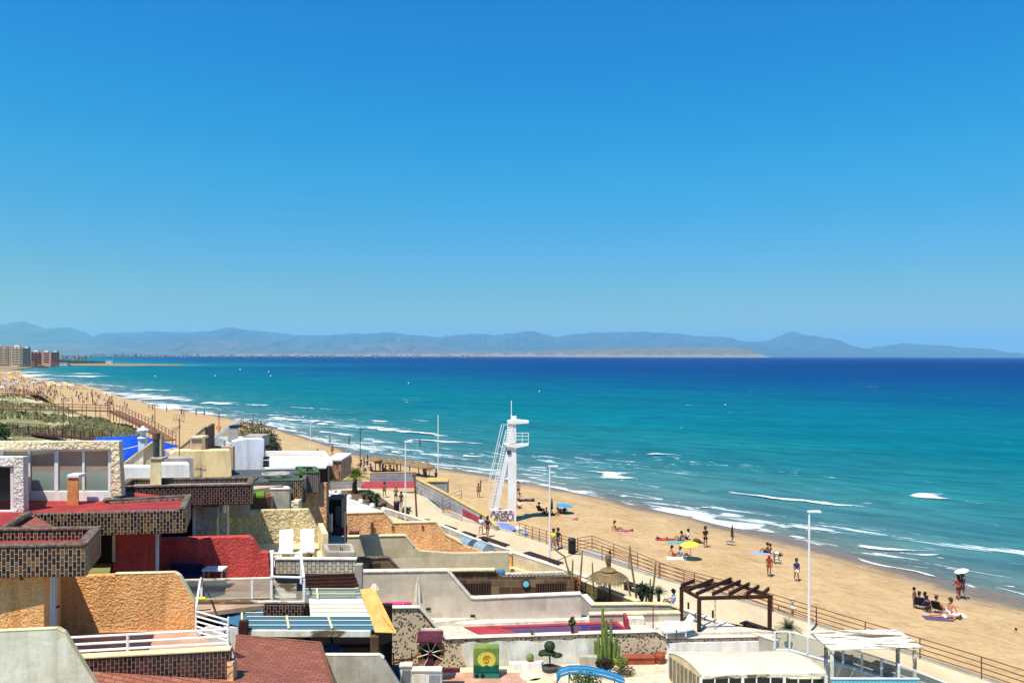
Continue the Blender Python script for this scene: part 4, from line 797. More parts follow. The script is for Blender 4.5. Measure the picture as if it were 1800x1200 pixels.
# ---------------------------------------------------------------- garden terraces between the houses and the promenade
t, A, B = wallthing('garden_wall', 'peach stucco garden wall stepping down behind the pale yellow stone wall', 'wall', 3.6, (583, 903), (674, 901), [(540, 904), (606, 903), (674, 901), (690, 920), (765, 918), (782, 940), (812, 956), (862, 974), (862, 1010), (540, 1010)], .35, 'stucco_peach', 'coping_cream', 7)
for px_, py_ in ((690.5, 928), (743, 927)): MB().cbox(onplane(A, B, px_, py_)-Ve((0, .04, .1)), .16, .08, .28).build('wall_lamp', 'rail_brown', t)
o = thing('garden_cupboard', 'brown wooden cabinet against the peach garden wall', 'cabinet', onplane(A, B, 624, 950)-Ve((0, .4, .6)))
p = onplane(A, B, 624, 945)-Ve((0, .35, .2)); MB().cbox(p, .68, .5, .75).build('body', 'plum', o); MB().cbox(p+Ve((0, -.27, .38)), .62, .03, .06).build('handle', 'coping_cream', o)
o = thing('garden_shower', 'tall dark post shower with steel pipe on the peach wall', 'shower', onplane(A, B, 655, 950)-Ve((0, .2, 0)))
p = onplane(A, B, 655, 943)-Ve((0, .2, .3)); MB().cbox(p, .2, .12, 1.4).build('panel', 'plum', o); MB().tube([p+Ve((0, -.1, 0)), p+Ve((0, -.1, 1.35))], .025, 6).build('pipe', 'grey_metal', o)
o, A, B = wallthing('promenade_wall', 'cream topped end wall curving from the peach wall to the promenade', 'wall', 1.1, (862, 975), (900, 975), [(858, 972), (900, 974), (900, 1000), (858, 1000)], .3, 'stucco_peach', 'coping_cream', 2)
t, A, B = wallthing('garden_wall', 'pale yellow stone block wall with sloping step left of the sand yard', 'wall', 2.9, (560, 945), (712, 942), [(520, 946), (712, 942), (727, 961), (740, 968), (797, 972), (895, 970), (895, 1030), (520, 1030)], .35, 'stone_block_yellow', 'coping_cream', 3)
def runwall(name, label, pts, t, mat, cmat=None, base=0, h=.08):
    """a wall along several 3-D top points down to the base height"""
    b = MB(); c = MB()
    for p, q in zip(pts[:-1], pts[1:]):
        d = (q-p); n_ = Ve((-d.y, d.x, 0)).normalized()*t
        b.prism([p, q, Ve((q.x, q.y, base)), Ve((p.x, p.y, base))], n_)
        if cmat: c.prism([p-n_*.1+Ve((0, 0, .002)), q-n_*.1+Ve((0, 0, .002)), q-n_*.1+Ve((0, 0, h)), p-n_*.1+Ve((0, 0, h))], n_*1.2)
    o = b.build(name, mat); tag(o, label, 'wall')
    if cmat: c.build('coping', cmat, o)
    return o
runwall('promenade_wall', 'yellow stone wall of the sand yard along the promenade benches', [G(895, 970, 1.2), G(1000, 1005, 1.0), G(1030, 1016, .9)], .3, 'stone_block_yellow', 'coping_white')
runwall('promenade_wall', 'low grey kerb wall beside the benches and glass domes', [G(672, 893, .5), G(780, 926, .45), G(850, 955, .4), G(900, 968, .4)], .25, 'grey_render', 'coping_white')
flat('sand_yard', [G(700, 1006, .25), G(706, 996, .25), G(880, 994, .25), G(930, 1006, .25), G(1000, 1006, .25), G(895, 985, .25), G(690, 975, .25), G(600, 975, .25), G(600, 1010, .25)], mt('yellow_sand', (236, 214, 160), (222, 198, 142), ns=1), e=-.3)
t, A, B = wallthing('garden_wall', 'dark brown stone wall end behind the grey slab wall', 'wall', 2.5, (640, 983), (682, 981), [(600, 984), (682, 981), (702, 1003), (702, 1030), (600, 1030)], .35, 'stone_dark', 'coping_dark', 3)
# lawn yard with grilled windows
D = 48.6; A, B = X(780, D), X(1000, D)
t = face('garden_wall', 'stone_dark', A, B, [(780, 1004), (870, 1003), (882, 1013), (1000, 1012), (1010, 1020), (1010, 1060), (780, 1060)], .4); tag(t, 'long dark stone wall with two black grilles and a round window above the lawn', 'wall')
for xa, xb in ((806, 862), (942, 994)):
    g_ = face('grille', 'black', A-Ve((0, .06, 0)), B-Ve((0, .06, 0)), [(xa, 1026), (xb, 1024), (xb, 1041), (xa, 1043)], .04, t); b = MB()
    for k in range(12): p = onplane(A, B, xa+(xb-xa)*(k+.5)/12, 1040); b.cbox(p-Ve((0, .1, .02)), .03, .03, .62)
    b.build('bar', 'rail_brown', g_); pass
p = onplane(A, B, 924.5, 1025); b = MB(); b.tube([p-Ve((0, .1, 0)), p-Ve((0, .02, 0))], .27, 20); w_ = b.build('round_window', 'dark_metal', t); MB().tube([p-Ve((0, .13, 0)), p-Ve((0, .09, 0))], .19, 20).build('pane', 'turquoise', w_)
face('ledge', 'coping_cream', A-Ve((0, .15, 0)), B-Ve((0, .15, 0)), [(705, 1003), (870, 1001), (870, 1003), (705, 1005.5)], .5, t)
bl = thing('low_balustrade', 'white toothed low balustrade on top of the dark stone wall', 'balustrade', onplane(A, B, 940, 1012))
p, q = onplane(A, B, 888, 1009), onplane(A, B, 992, 1006); MB().obox(p, q-p, (0, .2, 0), (0, 0, .06)).build('rail', 'coping_white', bl); b = MB()
for k in range(16): b.cbox(p.lerp(q, (k+.5)/16)+Ve((0, .1, -.16)), .12, .12, .16)
b.build('teeth', 'coping_white', bl)
flat('lawn', [G(820, 1053, .3), G(1022, 1046, .3), G(1040, 1062, .3), G(1130, 1062, .3), G(1060, 1040, .3), G(1000, 1030, .3), G(780, 1040, .3)], 'lawn' and MT['lawn'], e=-.3)
runwall('garden_wall', 'rough stone side wall between the lawn and the promenade under the thatched parasol', [G(1014, 1018, .95), G(1070, 1040, .95), G(1118, 1058, .95)], .35, 'stone_dark', 'coping_cream')
o = MB().blob(G(880, 1008, .5)+Ve((0, 0, .05)), .36, .25, .28, .1).build('covered_boat', 'blue_plastic'); tag(o, 'rounded blue plastic shell in the sand yard behind the dark wall', 'pool toy')
# grey slab wall W7
t, A, B = wallthing('garden_wall', 'tall grey slab wall sloping down to a long low wall behind the pool', 'wall', 3.9, (620, 1006), (786, 1004), [(560, 1007), (786, 1004), (827, 1052), (835, 1053), (1022, 1045), (1022, 1110), (560, 1120)], .35, 'stone_block_grey', 'coping_white', 5)
for px_, py_ in ((753, 1071), (831, 1083)): MB().cbox(onplane(A, B, px_, py_)-Ve((0, .03, 0)), .25, .04, .1).build('vent', 'black', t)
runwall('garden_wall', 'short sloping stone wall at the end of the lawn', [G(1022, 1046, 1.75), G(1038, 1063, 1.6)], .3, 'stone_block', 'coping_white')
t, A, B = wallthing('garden_wall', 'pinkish stone wall under the agaves beside the promenade', 'wall', 1.6, (1038, 1063), (1200, 1062), [(1038, 1064), (1125, 1063), (1176, 1064), (1202, 1074), (1202, 1110), (1038, 1110)], .3, 'stone_block', 'coping_cream', 4)
t, A, B = wallthing('garden_wall', 'lower pale stone retaining wall behind the white sun lounger', 'wall', 1.55, (1036, 1081), (1196, 1078), [(1036, 1081), (1196, 1078), (1202, 1079), (1202, 1130), (1036, 1130)], .3, 'stone_block', 'coping_cream', 2)
runwall('promenade_wall', 'grey concrete wall between the pergola and the promenade', [G(1202, 1073, 1.05), G(1262, 1095, 1.05), G(1365, 1128, 1.0)], .25, 'grey_render', 'coping_white')
# pool terrace
ZT = 1.15
flat('pool_terrace', [G(620, 1120, ZT), G(783, 1121, ZT), G(1160, 1113.5, ZT), G(1362, 1109, ZT), G(1262, 1095, ZT), G(1202, 1083, ZT), G(1000, 1080, ZT), G(700, 1080, ZT), G(620, 1080, ZT)], mt('terrace_white', (218, 206, 186), (200, 188, 168), ns=1.2), e=-1.3)
pl = thing('swimming_pool', 'narrow red lined swimming pool on the white terrace', 'swimming pool', G(960, 1105, ZT))
pc = [G(850, 1119, ZT), G(1106, 1109, ZT), G(1084, 1093, ZT), G(816, 1103, ZT)]; cen = sum(pc, Ve())/4

b = MB()
pin = [G(862, 1116, ZT), G(1098, 1107, ZT), G(1079, 1097, ZT), G(836, 1106, ZT)]
for i in range(4): b.prism([pc[i]+Ve((0, 0, .012)), pc[(i+1) % 4]+Ve((0, 0, .012)), pin[(i+1) % 4]+Ve((0, 0, .012)), pin[i]+Ve((0, 0, .012))], (0, 0, .05))
b.build('pool_rim', 'red_paint', pl); slab(pl, pin, ZT+.002, ZT+.03, 'pool_water', 'water'); slab(pl, [pin[0], pin[0].lerp(pin[1], .2), pin[3].lerp(pin[2], .18), pin[3]], ZT+.031, ZT+.05, 'red_paint', 'shallow_step')
slab(pl, [G(815, 1101, ZT), G(1085, 1091, ZT), G(1078, 1087, ZT), G(770, 1095, ZT)], ZT+.002, ZT+.14, 'coping_white', 'far_kerb')
MB().obox(G(1100, 1108, ZT)+Ve((0, 0, 0)), (.16, 0, 0), (0, 1.0, 0), (0, 0, .6)).build('end_post', 'red_paint', pl)
o = MB().obox(G(1103, 1098, ZT), (.9, 0, 0), (0, .7, 0), (0, 0, .35)).build('stone_block', 'coping_white'); tag(o, 'low white block at the far end of the pool', 'block')
o = MB(); o.prism([G(748, 1085, ZT), G(770, 1080, ZT), G(835, 1094, ZT), G(760, 1102, ZT)], (0, 0, .25)); o = o.build('pool_steps', 'coping_white'); tag(o, 'white wedge shaped step against the grey slab wall', 'step')
o = thing('garden_shower', 'bent steel shower pipe by the pool wall', 'shower', G(1148, 1108, ZT)); p = G(1148, 1108, ZT); MB().tube([p, p+Ve((0, 0, 1.15)), p+Ve((.08, 0, 1.28)), p+Ve((.28, 0, 1.3)), p+Ve((.38, 0, 1.15))], .03, 6).build('pipe', 'rail_brown', o); MB().lathe(p+Ve((.38, 0, 1.1)), [(.06, 0), (.03, .06)], 8).build('shower_head', 'grey_metal', o)
lounger(G(1196, 1116, ZT)+Ve((0, 0, 0)), R(-78), 'white sun lounger with raised back under the brown pergola')
o = MB().obox(G(1172, 1103, ZT), (.7, 0, 0), (0, .4, 0), (0, 0, .25)).build('side_table', 'white_paint'); tag(o, 'low white side table behind the pool lounger', 'table')
# pebble wall W8
ZP = 1.4; A, B = G(783, 1122.5, ZP), G(1153, 1110, ZP)
t = face('pebble_wall', 'pebble', A, B, [(560, 1069), (737, 1068), (783, 1122.5), (1153, 1110), (1175, 1122), (1362, 1118), (1362, 1260), (560, 1260)], .3); tag(t, 'long pebble dashed garden wall with white render patch and dark edged coping', 'wall')
cope('coping', 'coping_white', A, B, [(560, 1069), (737, 1068), (783, 1122.5), (1153, 1110), (1175, 1122), (1362, 1118)], .3, .04, t, over=.06)
cope('trim', 'coping_dark', A-Ve((0, .07, 0)), B-Ve((0, .07, 0)), [(560, 1071), (736, 1070), (782, 1125), (1153, 1112.5), (1175, 1124.5), (1362, 1120.5)], .02, .05, t, over=0)
rp = [(812, 1135), (816, 1130), (824, 1127), (834, 1126.5), (845, 1131), (854, 1132), (866, 1128), (876, 1125), (886, 1126), (896, 1128), (906, 1125), (930, 1126), (950, 1131), (965, 1124), (985, 1123), (1000, 1128), (1015, 1121), (1040, 1122), (1060, 1120), (1085, 1119), (1082, 1135), (1072, 1150), (1070, 1200), (835, 1200), (818, 1165), (811, 1150)]
face('render_patch', 'render_patch', A-Ve((0, .03, 0)), B-Ve((0, .03, 0)), rp, .028, t)
face('wall_panel', 'white_plaster', A-Ve((0, .1, 0)), B-Ve((0, .1, 0)), [(1173, 1130), (1362, 1126), (1362, 1160), (1173, 1160)], .1, t)
flat('pergola_terrace', [G(1202, 1110, .35), G(1362, 1110, .35), G(1350, 1128, .35), G(1210, 1080, .35)], MT['terrace_white'], e=-.35)
flat('courtyard', [G(640, 1250, 0), G(640, 1178, 0.0), G(1500, 1150, 0.0), G(1500, 1300, 0)], mt('yard_paving', (226, 212, 182), (196, 180, 146), ns=.9, st=(.4, 1, 1), hi=.7), e=-.025)
b = MB(); c_ = G(860, 1214, 0.0); b.prism([c_+Ve((math.cos(k/40*6.283)*3.6, math.sin(k/40*6.283)*2.2, .004)) for k in range(40)], (0, 0, -.003))
struct(b.build('pink_paving', 'pink_paving'))
for i, (px_, py_, r_, nm) in enumerate(((934, 1187, .56, 'pale round'), (950, 1201, .66, 'yellow round'))):
    b = MB(); c_ = G(px_, py_, .008); b.prism([c_+Ve((math.cos(k/24*6.283)*r_, math.sin(k/24*6.283)*r_, 0)) for k in range(24)], (0, 0, -.003)); struct(b.build('paving_inlay', mt('inlay%d' % i, ((240, 232, 196), (250, 232, 150))[i], (226, 214, 176), ns=2)))
# things in the courtyard
def pot(loc, r=.2, h=.35, mat='terracotta', parent=None, name='pot'):
    return MB().lathe(loc, [(r*.65, 0), (r*.9, h*.75), (r*1.08, h*.78), (r*1.08, h), (r*.85, h), (r*.8, h*.85)], 12).build(name, mat, parent)
# water wheel
ZY = 0.0; wc = V(757, 1147, 36.4); t = thing('water_wheel', 'ornamental plum and wood water wheel with pale spokes in the courtyard', 'water wheel', Ve((wc.x, wc.y, 0)))
b = MB(); n_ = 28
for k in range(n_):
    if k % 7 == 6: continue
    a0, a1_ = k/n_*6.283, (k+.92)/n_*6.283; r0, r1_ = .46, .68
    b.prism([wc+Ve((math.cos(a)*r_, 0, math.sin(a)*r_)) for a, r_ in ((a0, r0), (a1_, r0), (a1_, r1_), (a0, r1_))], (0, .22, 0))
b.build('rim', mt('tan_wood', (176, 130, 84), (130, 90, 56), ns=4), t)
MB().tube([wc+Ve((0, .24, 0)), wc+Ve((0, .3, 0))], .62, 24).build('wheel_back', 'black', t)
for k in range(8): a = k/8*6.283+.3; MB().tube([wc+Ve((0, -.03, 0)), wc+Ve((math.cos(a)*.66, -.03, math.sin(a)*.66))], .025, 5).build('spoke', 'coping_white', t)
MB().tube([wc-Ve((0, .12, 0)), wc+Ve((0, .2, 0))], .1, 10).build('hub', 'plum', t)
b = MB(); b.prism([wc+Ve((-.1, -.06, 0)), wc+Ve((.1, -.06, 0)), wc+Ve((.2, -.06, -.75)), wc+Ve((-.2, -.06, -.75))], (0, .05, 0)); b.build('support', 'plum', t)
MB().obox(wc+Ve((-.65, -.2, .55)), (1.2, 0, 0), (0, .8, .22), (0, 0, .06)).build('hood', 'plum', t); MB().obox(wc+Ve((-.5, .61, .80)), (1.0, 0, 0), (0, .1, 0), (0, 0, .12)).build('hood_ridge', 'coping_white', t)
MB().obox(wc+Ve((-.85, -.3, -.82)), (2.25, .05, 0), (0, .2, 0), (0, 0, .16)).build('trough', 'plum', t); 
t = thing('market_cart', 'old wooden frame with round clay tray beside the water wheel', 'wooden rack', G(705, 1175, 0))
p = G(690, 1180, 0)
for k, (dx, dy) in enumerate(((0, 0), (.9, 0), (0, .5), (.9, .5))): MB().obox(p+Ve((dx, dy, 0)), (.07, 0, 0), (0, .07, 0), (0, 0, 1.15 if dy else .9)).build('post', 'dark_wood', t)
MB().obox(p+Ve((-.1, .48, 1.15)), (1.2, 0, 0), (0, .2, 0), (0, 0, .07)).build('top_beam', 'old_wood', t); MB().obox(p+Ve((0, 0, .55)), (.95, 0, 0), (0, .06, 0), (0, 0, .06)).build('cross_beam', 'dark_wood', t)
MB().obox(p+Ve((0, .1, .3)), (1.2, .1, .35), (0, .09, 0), (0, 0, .07)).build('brace', 'old_wood', t)
MB().lathe(p+Ve((.65, .2, .12)), [(.3, 0), (.42, .06), (.4, .1)], 16).build('tray', 'cactus_dry', t)
MB().lathe(p+Ve((.55, .2, .2)), [(.12, 0), (.17, .05), (.05, .06)], 12).build('dish', 'white_plaster', t)
# lattice cabinets
for i, (xa, xb, ya, D, lab) in enumerate(((703, 724, 1171, 35.0, 'white lattice door cabinet at the end of the grey wall'), (724.5, 776, 1179, 34.2, 'wide white lattice cabinet in front of the water wheel'))):
    p = V(xa, ya, D); q = V(xb, ya, D); t = thing('garden_cabinet', lab, 'cabinet', Ve(((p.x+q.x)/2, D, 0)))
    MB().obox(Ve((p.x, D, .02)), q-p, (0, .45, 0), (0, 0, p.z-.02)).build('body', 'white_paint', t); w_ = (q.x-p.x)
    MB().obox(p-Ve((.03, .05, 0)), (w_+.03, 0, 0), (0, .5, 0), (0, 0, .05)).build('top', 'coping_white', t)
    nd = 2 if w_ > .8 else 1
    for k in range(nd):
        b = MB(); x0 = p.x+w_*(k/nd)+.07; x1 = p.x+w_*((k+1)/nd)-.07; z0, z1_ = .2, p.z-.14
        if k == nd-1:
            m_ = 9
            for j in range(m_): xx = x0+(x1-x0)*j/m_; b.obox((xx, D-.03, z0), (.02, 0, 0), (0, .02, 0), ((x1-x0)/m_*.9, 0, z1_-z0))
            b.build('lattice', 'grey_metal', t)
        else: b.box(x0, D-.02, z0, x1, D-.002, z1_).build('door_panel', 'pale_wall', t)
o = MB(); o.prism([V(686, 1172, 35.4), V(700, 1172, 35.4), V(710, 1230, 35), V(690, 1230, 35)], (0, .3, 0)); o = o.build('folded_tarp', mt('tarp_blue', (30, 66, 100), (20, 48, 78), ns=2)); tag(o, 'dark blue tarpaulin draped between the wall and the lattice cabinets', 'tarpaulin')
# green painted box
p = V(832, 1169, 36.9); q = V(877, 1168, 36.9); w_ = q.x-p.x; t = thing('painted_cabinet', 'green painted cabinet with orange spiral emblem standing in the courtyard', 'cabinet', Ve((p.x+w_/2, 36.9, 0)))
zt = V(832, 1138, 36.9).z; MB().box(p.x, 36.9, .32, q.x, 37.5, zt).build('body', mt('paint_green', (136, 160, 78), (112, 140, 64), ns=1.5), t)
mg = mt('paint_glow', (228, 222, 96), (200, 210, 84), ns=2); cc_ = Ve((p.x+w_*.52, 36.893, .32+(zt-.32)*.52))
b = MB(); b.prism([cc_+Ve((math.cos(k/24*6.283)*w_*.36, 0, math.sin(k/24*6.283)*.36)) for k in range(24)], (0, .005, 0)); b.build('sun_patch', mg, t)
b = MB(); b.prism([(p.x+.01, 36.885, .33), (q.x-.01, 36.885, .33), (q.x-.01, 36.885, .33+.36)]+[(q.x-.01-(w_-.02)*k/8, 36.885, .33+.28+.06*math.sin(k*2.1)) for k in range(1, 8)]+[(p.x+.01, 36.885, .33+.3)], (0, .006, 0)); b.build('painted_hills', mt('paint_teal', (10, 110, 92), (4, 86, 70), ns=3), t)
b = MB(); b.tube([cc_+Ve((math.cos(a*.42)*(.22-a*.008), -.01, math.sin(a*.42)*(.22-a*.008))) for a in range(1, 24)], .022, 5); b.build('spiral', mt('paint_orange', (206, 110, 24)), t)
MB().box(p.x, 36.92, 0, q.x, 37.5, .3).build('base', mt('paint_seagreen', (60, 150, 126), (40, 120, 100), ns=3), t)
for k in range(2): MB().tube([Ve((p.x+.17+.28*k, 36.9, .13)), Ve((p.x+.17+.28*k, 36.93, .13))], .1, 12).build('opening', 'black', t)
# topiary, pots, cactus
t = thing('topiary_tree', 'clipped topiary with a ball above flat cloud pads in a dark tub', 'tree', G(966, 1178, 0)); p = G(966, 1178, 0)
MB().tube([p, p+Ve((.02, 0, .35)), p+Ve((0, 0, .8))], [.05, .04, .04]).build('trunk', 'bark', t); MB().lathe(p-Ve((0, 0, 0)), [(.36, 0), (.4, .2), (.36, .2)], 14).build('pot', mt('tub_grey', (90, 86, 80), (70, 66, 62), ns=3), t)
b = MB(); b.blob(p+Ve((.0, 0, 1.2)), .27, .27, .26, .05, 5, 14, 10).blob(p+Ve((-.12, 0, .88)), .42, .3, .12, .08, 5, 14, 8).blob(p+Ve((.36, 0, .76)), .27, .2, .11, .08, 5, 14, 8).blob(p+Ve((-.4, 0, .8)), .16, .16, .1, .08)
for c_, r_, rz_ in (((0, 0, 1.2), .27, .26), ((-.12, 0, .88), .42, .12), ((.36, 0, .76), .27, .11)):
    for _ in range(260):
        d_ = Ve((random.gauss(0, 1), random.gauss(0, 1), random.gauss(0, 1))).normalized(); q = p+Ve(c_)+Ve((d_.x*r_, d_.y*r_*.8, d_.z*rz_)); b.leaves(q, .01, .01, .01, 1, .03)
b.build('crown', 'leaf_dark', t)
t = thing('potted_cactus', 'round cactus in a terracotta pot on a white plinth', 'plant', G(932, 1172, 0)); p = G(932, 1172, 0)+Ve((0, 0, .1)); pot(p, .15, .28, parent=t); MB().blob(p+Ve((0, 0, .4)), .19, .19, .19, .06, 8).build('cactus_ball', 'cactus', t); MB().cbox(p-Ve((0, 0, .1)), .9, .4, .1).build('plinth', 'coping_white', t)
o = MB().obox(G(895, 1177, 0), (1.7, .1, 0), (0, .35, 0), (0, 0, .3)).build('planter_trough', 'white_plaster'); tag(o, 'low white planter trough under the round potted cactus', 'planter')
def cactus_col(loc, cols, mat, name, label, r=.06):
    t = thing(name, label, 'cactus', loc)
    for dx, dy, h_, lean in cols:
        p = Ve(loc)+Ve((dx, dy, 0)); b = MB(); b.tube([p, p+Ve((lean*.3, 0, h_*.3)), p+Ve((lean*.8, 0, h_*.7)), p+Ve((lean, 0, h_*.97)), p+Ve((lean, 0, h_))], [r, r*1.1, r, r*.8, r*.3], 7); b.build('stem', mat, t)
    return t
cp = G(1064, 1168, 0); cactus_col(cp, [(-.35, 0, 1.6, 0), (-.12, .1, 2.9, 0), (.08, 0, 2.3, -.05), (.02, -.1, 1.9, -.1), (.3, .1, 2.35, 0), (.4, 0, 1.4, .1), (-.45, .1, 1.2, -.05), (.55, 0, 1.0, .15), (.18, -.1, 1.5, 0), (-.25, -.1, 1.1, .05)], 'cactus', 'column_cactus', 'tall clump of green column cacti in front of the pebble wall', .085)
t = cactus_col(G(1014, 1162, 0), [(0, 0, 1.9, -.25)], 'bark', 'palm_tree', 'slim young palm with bare dark trunk in front of the white render', .09); t['category'] = 'palm tree'; p = G(1014, 1162, 0)+Ve((-.25, 0, 1.9)); b = MB()
b2 = MB(); b2.leaves(p+Ve((0, 0, .1)), .17, .17, .25, 60, .13); b2.build('crown', 'scrub', t)
def palmcrown(t, p, n_, L_, mat, droop=.6, w_=.06):
    b = MB(); 
    for k in range(n_):
        a = k*2.4+random.random()*.5; el = random.uniform(.1, 1.3); d = Ve((math.cos(a)*math.cos(el), math.sin(a)*math.cos(el), math.sin(el))); s_ = Ve((-math.sin(a), math.cos(a), 0)); ll = L_*random.uniform(.75, 1.1)
        pr_ = [p+d*ll*u-Ve((0, 0, droop*ll*u*u*math.cos(el)**.5)) for u in (0, .25, .5, .75, 1)]
        for i in range(4):
            for sgn in (-1, 1):
                for j in range(3):
                    u = pr_[i].lerp(pr_[i+1], j/3); tip = u+s_*sgn*w_*3.2*(1-(i+j/3)/5.2)+d*w_*1.8-Ve((0, 0, w_*.8)); b.add([u, u+(pr_[i+1]-pr_[i])*.16, tip], [(0, 1, 2)])
    return b.build('crown', mat, t)
grassy('spiky_plant', 'pale spiky plant behind the wall at the pool edge', G(935, 1118, 1.35), 26, .42, .22, 'cactus_dry', wdt=.02)
grassy('small_cactus_plant', 'small green cactus shoot beside the white lounger', G(1189, 1120, 1.35), 10, .5, .07, 'cactus', wdt=.03)
t = thing('shrub', 'yellow green shrub with brown lower twigs right of the blue slide', 'shrub', G(1092, 1184, 0)); p = G(1092, 1184, 0); b = MB(); b.leaves(p+Ve((0, 0, .62)), .36, .32, .26, 700, .05); b.build('foliage', 'leaf_yellow', t); b = MB(); b.leaves(p+Ve((.15, -.1, .2)), .55, .4, .26, 600, .05); b.build('lower_foliage', mt('twig', (120, 100, 66), (84, 76, 46), ns=3), t); MB().tube([p, p+Ve((0, 0, .6))], .05).build('stem', 'bark', t)
t = thing('shrub', 'dark low shrub around the foot of the column cacti', 'shrub', G(1064, 1178, 0)); p = G(1064, 1175, 0); b = MB(); b.leaves(p+Ve((0, 0, .25)), .5, .35, .3, 500, .06); b.build('foliage', mt('purple_leaf', (58, 44, 34), (34, 30, 24), ns=3), t); MB().tube([p, p+Ve((0, 0, .3))], .05).build('stem', 'bark', t)
o = MB().obox(G(1020, 1172, 0), (.85, 0, 0), (0, .35, 0), (0, 0, .5)).build('planter_box', 'concrete'); tag(o, 'square grey concrete planter box left of the cacti', 'planter')
o = MB().obox(G(1101, 1168, 0), (1.45, .05, 0), (0, .45, 0), (0, 0, .33)).obox(G(1099, 1168, 0)+Ve((0, -.05, .33)), (1.52, .05, 0), (0, .5, 0), (0, 0, .04)).build('brick_planter', 'terracotta'); tag(o, 'long low red brick planter against the pebble wall', 'planter')
o = pot(G(1159, 1165, 0), .28, .48); tag(o, 'large terracotta urn at the end of the brick planter', 'pot')
o = MB().blob(G(1172, 1160, 0)+Ve((0, 0, .12)), .2, .15, .14, .3).build('stone', 'coping_white'); tag(o, 'white stone lying beside the terracotta urn', 'stone')
# blue slide cover
t = thing('curved_pool_cover', 'bright blue curved plastic slide roof on dark posts at bottom edge', 'slide', G(1040, 1225, 0)); pa = [V(x, y, 33) for x, y in ((979, 1190), (985, 1181), (1000, 1176), (1015, 1175.5), (1035, 1177), (1060, 1182), (1080, 1188), (1098, 1195))]
for dz, dy, r_ in ((0, 0, .045), (-.1, -.12, .05), (.0, .35, .04)): MB().tube([p+Ve((0, dy, dz)) for p in pa], r_, 6).build('rail', 'blue_plastic', t)
b = MB()
for p, q in zip(pa[:-1], pa[1:]): b.prism([p-Ve((0, .1, .03)), q-Ve((0, .1, .03)), q+Ve((0, .35, -.03)), p+Ve((0, .35, -.03))], (0, 0, .03))
b.build('cover', mt('blue_cover', (84, 150, 178), (60, 130, 164), ns=2, rough=.3), t)
for i in (0, 2, 4, 6): MB().tube([pa[i]-Ve((0, .05, .05)), Ve((pa[i].x, pa[i].y-.05, 0))], .025, 5).build('post', 'dark_metal', t)
t = thing('shrub', 'low green bush beneath the blue slide roof', 'shrub', G(1030, 1206, 0)); p = G(1030, 1206, 0); b = MB(); b.leaves(p+Ve((0, 0, .4)), .8, .5, .35, 600, .07); b.build('foliage', 'leaf', t); MB().tube([p, p+Ve((0, 0, .4))], .05).build('stem', 'bark', t)
# umbrellas and cushion on the upper strip
for px_, ya, yb, D, lab in ((735, 1010, 1064, 40.0, 'closed off white parasol standing by the pink cushion'), (658, 1025, 1037, 34.2, 'top of a closed white parasol behind the orange fabric roof')):
    p = V(px_, yb, D); q = V(px_, ya, D); t = thing('closed_parasol', lab, 'parasol', p-Ve((0, 0, .6))); h_ = q.z-p.z
    MB().tube([p-Ve((0, 0, .6)), p+Ve((0, 0, h_))], .025, 6).build('pole', 'coping_white', t); b = MB(); n_ = 14; vs = []
    for u, r_ in ((.08, .2), (.3, .17), (.6, .13), (.85, .08), (.97, .03)):
        vs.append([p+Ve((math.cos(k/n_*6.283)*r_*(1+.25*(-1)**k), math.sin(k/n_*6.283)*r_*(1+.25*(-1)**k), h_*u)) for k in range(n_)])
    b.v = [v for r_ in vs for v in r_]; b.f = [(i*n_+k, i*n_+(k+1) % n_, (i+1)*n_+(k+1) % n_, (i+1)*n_+k) for i in range(4) for k in range(n_)]; b.build('canopy', 'coping_white', t)
o = MB().tube([V(676, 1061, 38.6), V(708, 1060.5, 38.6)], .1, 10).build('cushion', 'pink_cushion'); tag(o, 'long pink bolster cushion on the pebble wall', 'cushion')
o = MB().tube([V(710, 1060, 38.6), V(723, 1059.5, 38.6)], .085, 10).build('cushion', 'pink_cushion'); tag(o, 'short pink cushion roll next to the long bolster', 'cushion')
# brown pergola
ZG = 2.85; t = thing('pergola', 'dark brown wooden pergola with slanting rafters above the garden wall', 'pergola', G(1229, 1118, .6)); pts = [G(1198, 1035, ZG), G(1229, 1052, ZG), G(1353, 1049, ZG)]; pts.append(pts[0]+pts[2]-pts[1]*1.0+Ve((-1.6, -1.0, 0)))
for p in pts[:3]: MB().cbox(Ve((p.x, p.y, .9)), .19, .19, ZG-.95).build('post', 'dark_wood', t)
for p, q in ((pts[0], pts[1]), (pts[1], pts[2]), (pts[0], G(1285, 1024, ZG)), (G(1285, 1024, ZG), pts[2])):
    d = (q-p).normalized(); MB().obox(p-d*.08+Ve((0, 0, -.08)), q-p+d*.16, Ve((-d.y, d.x, 0))*.1, (0, 0, .2)).build('beam', 'dark_wood', t)
for xa, ya, xb, yb in ((1201, 1030, 1220, 1023), (1213, 1038, 1253, 1021.5), (1227, 1045, 1285, 1019.5), (1256, 1045, 1301, 1024), (1285, 1045, 1317, 1028.5), (1315, 1045, 1334, 1033), (1345, 1043, 1352, 1037)):
    p, q = G(xa, ya+2, ZG+.1), G(xb, yb+2, ZG+.1); d = (q-p).normalized(); MB().obox(p-d*.1+Ve((0, 0, .03)), q-p+d*.2, Ve((-d.y, d.x, 0))*.1, (0, 0, .18)).build('rafter', 'dark_wood', t)
o = MB().tube([G(1257, 1052, ZG-.1)+Ve((0, 0, -k*.12)) for k in range(20)], [.012+.018*(k % 2) for k in range(20)], 5).build('wind_chime', 'grey_metal'); tag(o, 'thin hanging chain under the pergola beam', 'chain')
